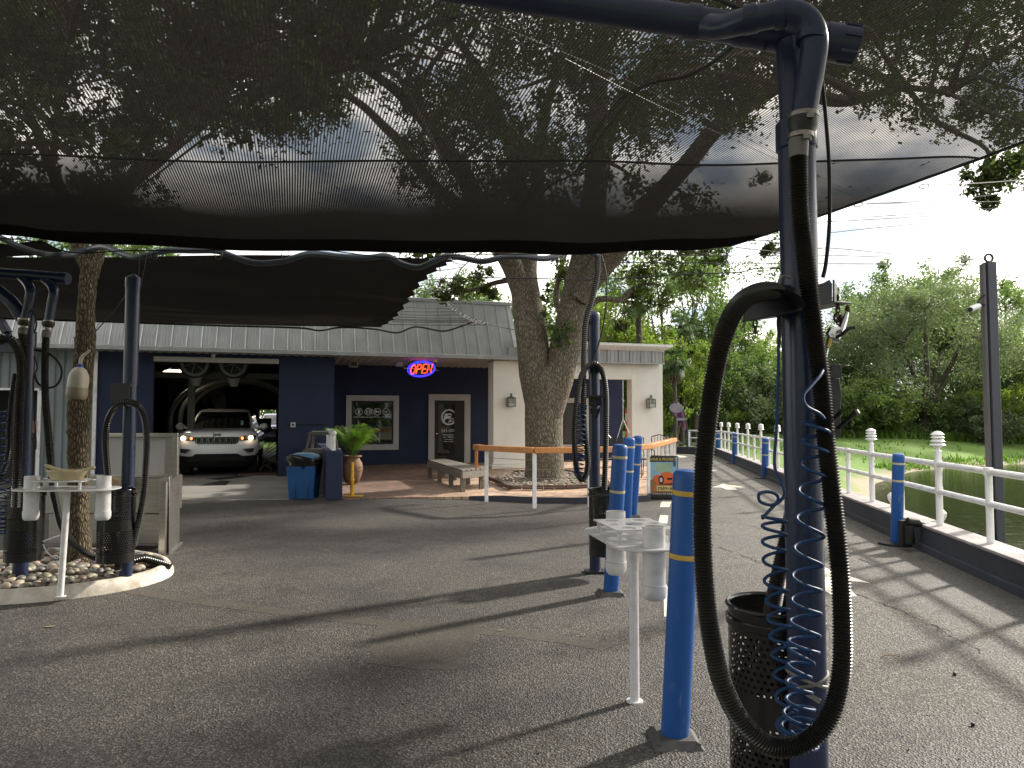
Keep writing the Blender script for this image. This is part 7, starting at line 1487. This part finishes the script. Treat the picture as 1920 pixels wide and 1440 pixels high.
b = MB(); b.bx(-.17, .17, -.14, .14, 1.24, 1.27); part('ash_tray', b, mt['chrome'], t, bev=.01)
# palm in terracotta pot
gp = G(660, 906, .05); t = thing('potted_palm', 'feathery green palm in a bulging terracotta pot before the office window', 'plant', gp)
b = MB(); b.lathe([(.16, 0), (.19, .02), (.27, .20), (.30, .36), (.28, .50), (.21, .60), (.21, .63), (.27, .66), (.27, .69), (.20, .69), (.18, .60), (.001, .60)], (0, 0, 0), 32, cap=False)
for i in range(9):
    a = i*.7; 
    for z in (.32, .40): b.tube([(math.cos(a+q*.10)*.303, math.sin(a+q*.10)*.303, z+.04*math.sin(q*3)) for q in range(4)], .008, 5)
part('pot', b, mt['terracotta'], t)
b = MB(); rp_ = random.Random(9)
for k in range(46):
    a = rp_.uniform(0, 6.283); el_ = rp_.uniform(.95, 1.54); L1 = rp_.uniform(.85, 1.3); d_ = Vector((math.cos(a)*math.cos(el_), math.sin(a)*math.cos(el_), math.sin(el_))); pts = []
    for i in range(9): f = i/8; pts.append(Vector((math.cos(a)*.05, math.sin(a)*.05, .62))+d_*L1*f+Vector((math.cos(a), math.sin(a), 0))*.16*f*f-Vector((0, 0, .30*f**3*L1)))
    b.tube(pts, [.007-.0006*i for i in range(9)], 4)
    sd = d_.cross(Vector((0, 0, 1))).normalized(); pts = cr(pts, 4)
    for i in range(7, len(pts)-1):
        tdir = (pts[i+1]-pts[i]).normalized()
        for s in (-1, 1):
            l_ = .21*math.sin(min(1, (i-5)/12)*1.6)*rp_.uniform(.7, 1.15)+.03; dd = (tdir*.55+sd*s*.8+Vector((0, 0, rp_.uniform(-.25, .15)))).normalized(); tip = pts[i]+dd*l_-Vector((0, 0, l_*.25)); md = pts[i]+dd*l_*.5; wv = tdir*.010
            b.add([pts[i], md-wv, tip, md+wv], [(0, 1, 2, 3)])
part('fronds', b, mt['frond'], t); t.scale = (.80, .80, .92)
# yellow post
gy = G(660, 931, .03); t = thing('yellow_post', 'scuffed bright yellow stub post on a flat foot before the potted palm', 'post', gy)
b = MB(); hy = P(659, 866, gy.y).z-.03; b.tube([(0, 0, 0), (0, 0, hy*.42), (0, 0, hy*.44), (0, 0, hy*.50), (0, 0, hy*.52), (0, 0, hy-.03), (0, 0, hy)], [.036, .036, .045, .045, .036, .032, .012], 16); part('post', b, mt['yellow'], t)
b = MB(); b.box((.0, 0, .012), (.42, .14, .024)); part('foot', b, mt['yellow'], t, bev=.008)
# framed sign with sports car
sg = G(1244, 935); ang = -.10; t = thing('pavement_sign', 'upright poster sign with orange sports car and rain-x lettering at the kerb', 'sign', sg, ang); kq = sg.y/1333
w2_, h2_ = .285, .80
b = MB(); b.bx(-w2_, w2_, -.03, .03, .05, h2_+.02); b.box((0, 0, .04), (w2_*2.1, .32, .08)); part('stand', b, mt['black'], t, bev=.02)
def pan(nm, pts, c, y=-.034, lit=0): b = MB(); flat(b, pts, y); return part(nm, b, M('poster_'+nm, c, .6), t)
pan('sky_field', [(-w2_+.02, .12), (w2_-.02, .12), (w2_-.02, h2_), (-w2_+.02, h2_)], (.22, .42, .55)); pan('green_field', [(-.12, .50), (.14, .50), (.17, .68), (-.14, .68)], (.28, .42, .30), -.0352); pan('ground_field', [(-w2_+.02, .12), (w2_-.02, .12), (w2_-.02, .40), (-w2_+.02, .36)], (.25, .13, .05), -.0355); pan('header', [(-w2_+.02, h2_-.10), (w2_-.05, h2_-.10), (w2_-.05, h2_), (-w2_+.02, h2_)], (.04, .03, .04), -.036)
b = MB(); textb(b, 'SHINE & PROTECT', .062, -.01, h2_-.05, -.0375, .0005); part('header_text', b, M('poster_gold', (.55, .45, .08), .6), t)
b = MB(); flat(b, [(-.20, .36), (-.19, .42), (-.12, .46), (-.06, .45), (-.02, .50), (.10, .52), (.18, .47), (.23, .44), (.24, .36), (.20, .31), (.0, .28), (-.12, .29)], -.037); part('car_body', b, M('poster_orange', (.62, .12, .03), .5), t)
b = MB(); disc(b, -.045, .36, -.038, .055, 18, 1.5); flat(b, [(.06, .40), (.17, .40), (.16, .36), (.08, .36)], -.038); flat(b, [(-.0, .29), (.20, .30), (.16, .27), (-.1, .27)], -.038); part('car_dark', b, mt['black'], t)
b = MB(); disc(b, -.045, .36, -.039, .030, 14, 1.5); flat(b, [(-.20, .575), (-.12, .585), (-.13, .555), (-.20, .56)], -.038); part('car_wheel', b, M('poster_silver', (.45, .42, .42), .5), t)
pan('red_band', [(-.19, .15), (.23, .15), (.25, .27), (-.15, .27)], (.50, .12, .05), -.0365); pan('logo_field', [(-.13, .155), (.185, .15), (.185, .245), (-.13, .25)], (.58, .50, .20), -.039)
b = MB(); textb(b, 'rain-x', .105, .03, .205, -.041, .001, sx=1.12); part('logo_text', b, mt['black'], t)
b = MB(); blurred_line(b, .0, .098, -.036, (.42,), .05, .035); part('foot_text', b, M('poster_pale', (.4, .4, .38), .6), t)
b = MB(); disc(b, .21, h2_-.12, -.040, .028, 16, 2.4); part('bottle_mark', b, M('poster_bottle', (.06, .08, .10), .5), t)
# feather banner
fb = G(1288, 848); Yf = 27.0; t = thing('feather_banner', 'purple feather banner on a curved pole at the far end of the lane', 'banner', (P(1288, 800, Yf).x, Yf, 0))
pole = [P(x, y, Yf) for x, y in [(1289, 838), (1289, 815), (1287, 795), (1283, 773), (1276, 760), (1268, 754), (1262, 753)]]
b = MB(); b.tube(cr(pole, 4), .02, 6); part('pole', b, mt['black'], t, wld=True)
b = MB(); Lf = [(1288, 813), (1279, 798), (1270, 783), (1260, 773), (1257, 764), (1260, 756), (1266, 753)]; Rt = [(1289, 814), (1288, 798), (1286, 785), (1283, 773), (1278, 763), (1272, 757), (1266, 753)]
n = len(Lf); vs = [P(*q, Yf+.05*math.sin(i*1.3)) for i, q in enumerate(Lf)]+[P(*q, Yf) for q in Rt]; b.add(vs, [(i, i+1, n+i+1, n+i) for i in range(n-1)])
m, n_, p, N_, L_ = newmat('purple_banner'); tcn = N_('ShaderNodeTexCoord'); wv = N_('ShaderNodeTexWave'); wv.inputs['Scale'].default_value = 1.1; wv.inputs['Distortion'].default_value = 7; wv.inputs['Detail'].default_value = 3; L_(tcn.outputs['Object'], wv.inputs['Vector']); r1 = N_('ShaderNodeValToRGB'); r1.color_ramp.elements[0].color = (.045, .02, .07, 1); r1.color_ramp.elements[1].color = (.30, .12, .22, 1); r1.color_ramp.elements[0].position = .45; L_(wv.outputs[0], r1.inputs[0]); L_(r1.outputs[0], p.inputs['Base Color']); p.inputs['Roughness'].default_value = .7
part('flag', b, m, t, wld=True)
b = MB(); c_ = P(1268, 765, Yf-.06); b.add([c_+Vector((math.cos(6.283*i/18)*.26, 0, math.sin(6.283*i/18)*.19)) for i in range(18)], [tuple(range(18))]); q = P(1277, 786, Yf-.06); b.add([q+Vector((x, 0, z)) for x, z in ((-.17, -.05), (.17, -.05), (.17, .05), (-.17, .05))], [(0, 1, 2, 3)]); part('emblem', b, M('banner_grey', (.26, .25, .30), .7), t, wld=True)
# kerb log rail behind the banner
b = MB(); a_, c_ = P(1262, 829, 32.6), P(1340, 838, 32.6); b.bar(a_, c_, .12, .12); b.bar(P(1262, 820, 33.5), P(1272, 829, 33.0), .1, .1); single('timber_rail', b, mt['wood_grey'], 'low weathered timber rail behind the far dark kerb', 'rail')
b = MB(); b.cyl(P(1261, 833, 24.2), P(1263, 720, 24.2), .16, .13, 10); 
# dark planter edge at portico corner
b = MB(); b.box(P(1238, 822, 22.4), (.45, .3, .12), .2); single('planter_box', b, mt['wood_grey'], 'brown timber planter edge by the portico corner', 'planter')
# hammock chair and iron chair in the portico
q = P(1167, 800, 20.5); t = thing('hanging_chair', 'dark slatted swing chair hung on pale ropes inside the portico', 'swing chair', (q.x, q.y, .5))
b = MB(); w_ = lambda x, y, z=20.5: P(x, y, z)
for a_, c_ in (((1168, 713), (1168, 786)), ((1168, 786), (1155, 828)), ((1168, 786), (1180, 812)), ((1137, 811), (1146, 822))): b.cyl(w_(*a_), w_(*c_), .010, n=5)
part('rope', b, mt['white_pvc'], t, wld=True)
b = MB()
for k in range(9): b.bar(w_(1143-k*.3, 822+k*2.8), w_(1174-k*.6, 821+k*2.8), .03, .02)
b.bar(w_(1156, 820), w_(1150, 846), .04, .03); b.bar(w_(1172, 820), w_(1168, 846), .04, .03); part('slats', b, mt['bracket'], t, wld=True)
def ironchair(px, py, Y, lab, s=1):
    q = G(px, py, TZ); q = Vector((P(px, py, Y).x, Y, TZ)); t = thing('iron_chair', lab, 'chair', q, .5*s); b = MB()
    for sx_ in (-1, 1):
        b.tube(cr([(sx_*.2, .2, .95), (sx_*.21, .21, .6), (sx_*.2, .2, .43), (sx_*.2, .24, 0)], 4), .012, 6); b.tube(cr([(sx_*.2, -.2, 0), (sx_*.2, -.2, .43), (sx_*.21, -.16, .66), (sx_*.21, .2, .68)], 4), .012, 6)
    b.tube([(-.2, .2, .95), (0, .22, 1.0), (.2, .2, .95)], .012, 6); part('frame', b, mt['black'], t)
    b = MB(); b.bx(-.21, .21, -.21, .21, .425, .445); part('seat', b, mt['black'], t); b = MB()
    for k in range(4): b.cyl((-.12+.08*k, .2, .45), (-.12+.08*k, .21, .96), .006, n=5)
    part('backrest', b, mt['black'], t)
ironchair(1205, 890, 17.6, 'black wrought iron chair behind the three clustered bollards'); ironchair(1232, 880, 19.0, 'black wrought iron chair nearer the portico corner', -1)
# red panel glimpsed through the portico
b = MB(); b.box(P(1176, 800, 26), (.14, .06, 1.3)); single('red_sign', b, M('red_sign', (.42, .03, .03), .5, c2=(.5, .45, .42), vs=2.2, lo_=.5, hi=.55), 'narrow red and white panel glimpsed beyond the portico opening', 'sign')
# leaf litter and small debris on the asphalt
dm = M('dry_leaf', (.30, .24, .16), .8); rd = random.Random(2)
for i, (px, py, s, lab) in enumerate([(430, 1076, .05, 'small dry twig on the asphalt right of the island'), (938, 1182, .035, 'pale leaf on the filled trench'), (93, 1175, .05, 'pale leaf on the asphalt in front of the island kerb'), (610, 1032, .04, 'pale leaf on the asphalt in mid lot'), (1670, 1232, .05, 'small twig on the lane right of the hose loop'), (1790, 1265, .02, 'dark seed pod on the near lane'), (1824, 1360, .03, 'dark pebble on the near lane')]):
    q = G(px, py, .004); b = MB()
    if i in (0, 4): b.tube(cr([q+Vector((-s*1.2, 0, .004)), q+Vector((0, s*.15, .012)), q+Vector((s*1.2, 0, .004))], 3), .004, 5)
    elif i > 4: b.ball((q.x, q.y, .009), .011, 8)
    else: b.add([(q.x-s, q.y, .005), (q.x, q.y-s*.4, .007), (q.x+s, q.y, .012), (q.x, q.y+s*.4, .007)], [(0, 1, 2, 3)])
    single(('twig' if i in (0, 4) else 'seed_pod' if i > 4 else 'fallen_leaf'), b, dm if i < 5 else mt['black'], lab, 'twig' if i in (0, 4) else 'seed pod' if i > 4 else 'leaf')

# leaf litter: too many small flakes to count
b = MB()
for k in range(900):
    if rd.random() < .5: q = G(rd.uniform(0, 1900), 945+rd.random()**1.6*480, .006)
    else: q = Vector((rd.gauss(-3.4, 1.6), rd.gauss(6.6, 1.2), .006))
    if q.x > FX(q.y)-.1: continue
    s = rd.uniform(.006, .018); a = rd.uniform(0, 6.28); c_, s_ = math.cos(a)*s, math.sin(a)*s
    b.add([(q.x-c_, q.y-s_, q.z), (q.x-s_*.4, q.y+c_*.4, q.z+.003), (q.x+c_, q.y+s_, q.z+rd.uniform(.001, .008)), (q.x+s_*.4, q.y-c_*.4, q.z+.002)], [(0, 1, 2, 3)])
for k in range(260):
    j = rd.randint(0, len(ew)-2); q = ew[j].lerp(ew[j+1], rd.random()); s = rd.uniform(.01, .03); q = q+Vector((rd.uniform(-.5, .5), rd.uniform(-.25, -.02), 0)); b.add([(q.x-s, q.y, .006), (q.x, q.y-s*.4, .008), (q.x+s, q.y, .012), (q.x, q.y+s*.4, .008)], [(0, 1, 2, 3)])
o = part('leaf_litter', b, M('litter', (.20, .15, .09), .85, c2=(.08, .055, .035), vs=30)); setp(o, 'fine dry leaf litter scattered over the asphalt', 'leaf litter', kind='stuff')
rows_n = [r_ for r_ in rows]; b = MB()
for k in range(420):
    i = rd.randint(1, nrow-9); j = rd.randint(10, len(E)-2); q = rows[i][j].lerp(rows[i+1][j+1], rd.random())+Vector((rd.uniform(-.1, .1), rd.uniform(-.1, .1), .012)); s = rd.uniform(.012, .03); a = rd.uniform(0, 6.28); c_, s_ = math.cos(a)*s, math.sin(a)*s
    b.add([(q.x-c_, q.y-s_, q.z), (q.x-s_*.4, q.y+c_*.4, q.z+.003), (q.x+c_, q.y+s_, q.z+.004), (q.x+s_*.4, q.y-c_*.4, q.z+.002)], [(0, 1, 2, 3)])
o = part('caught_leaves', b, mt['oak_leaf']); setp(o, 'fallen oak leaves lying on top of the big shade net', 'leaves', kind='stuff')
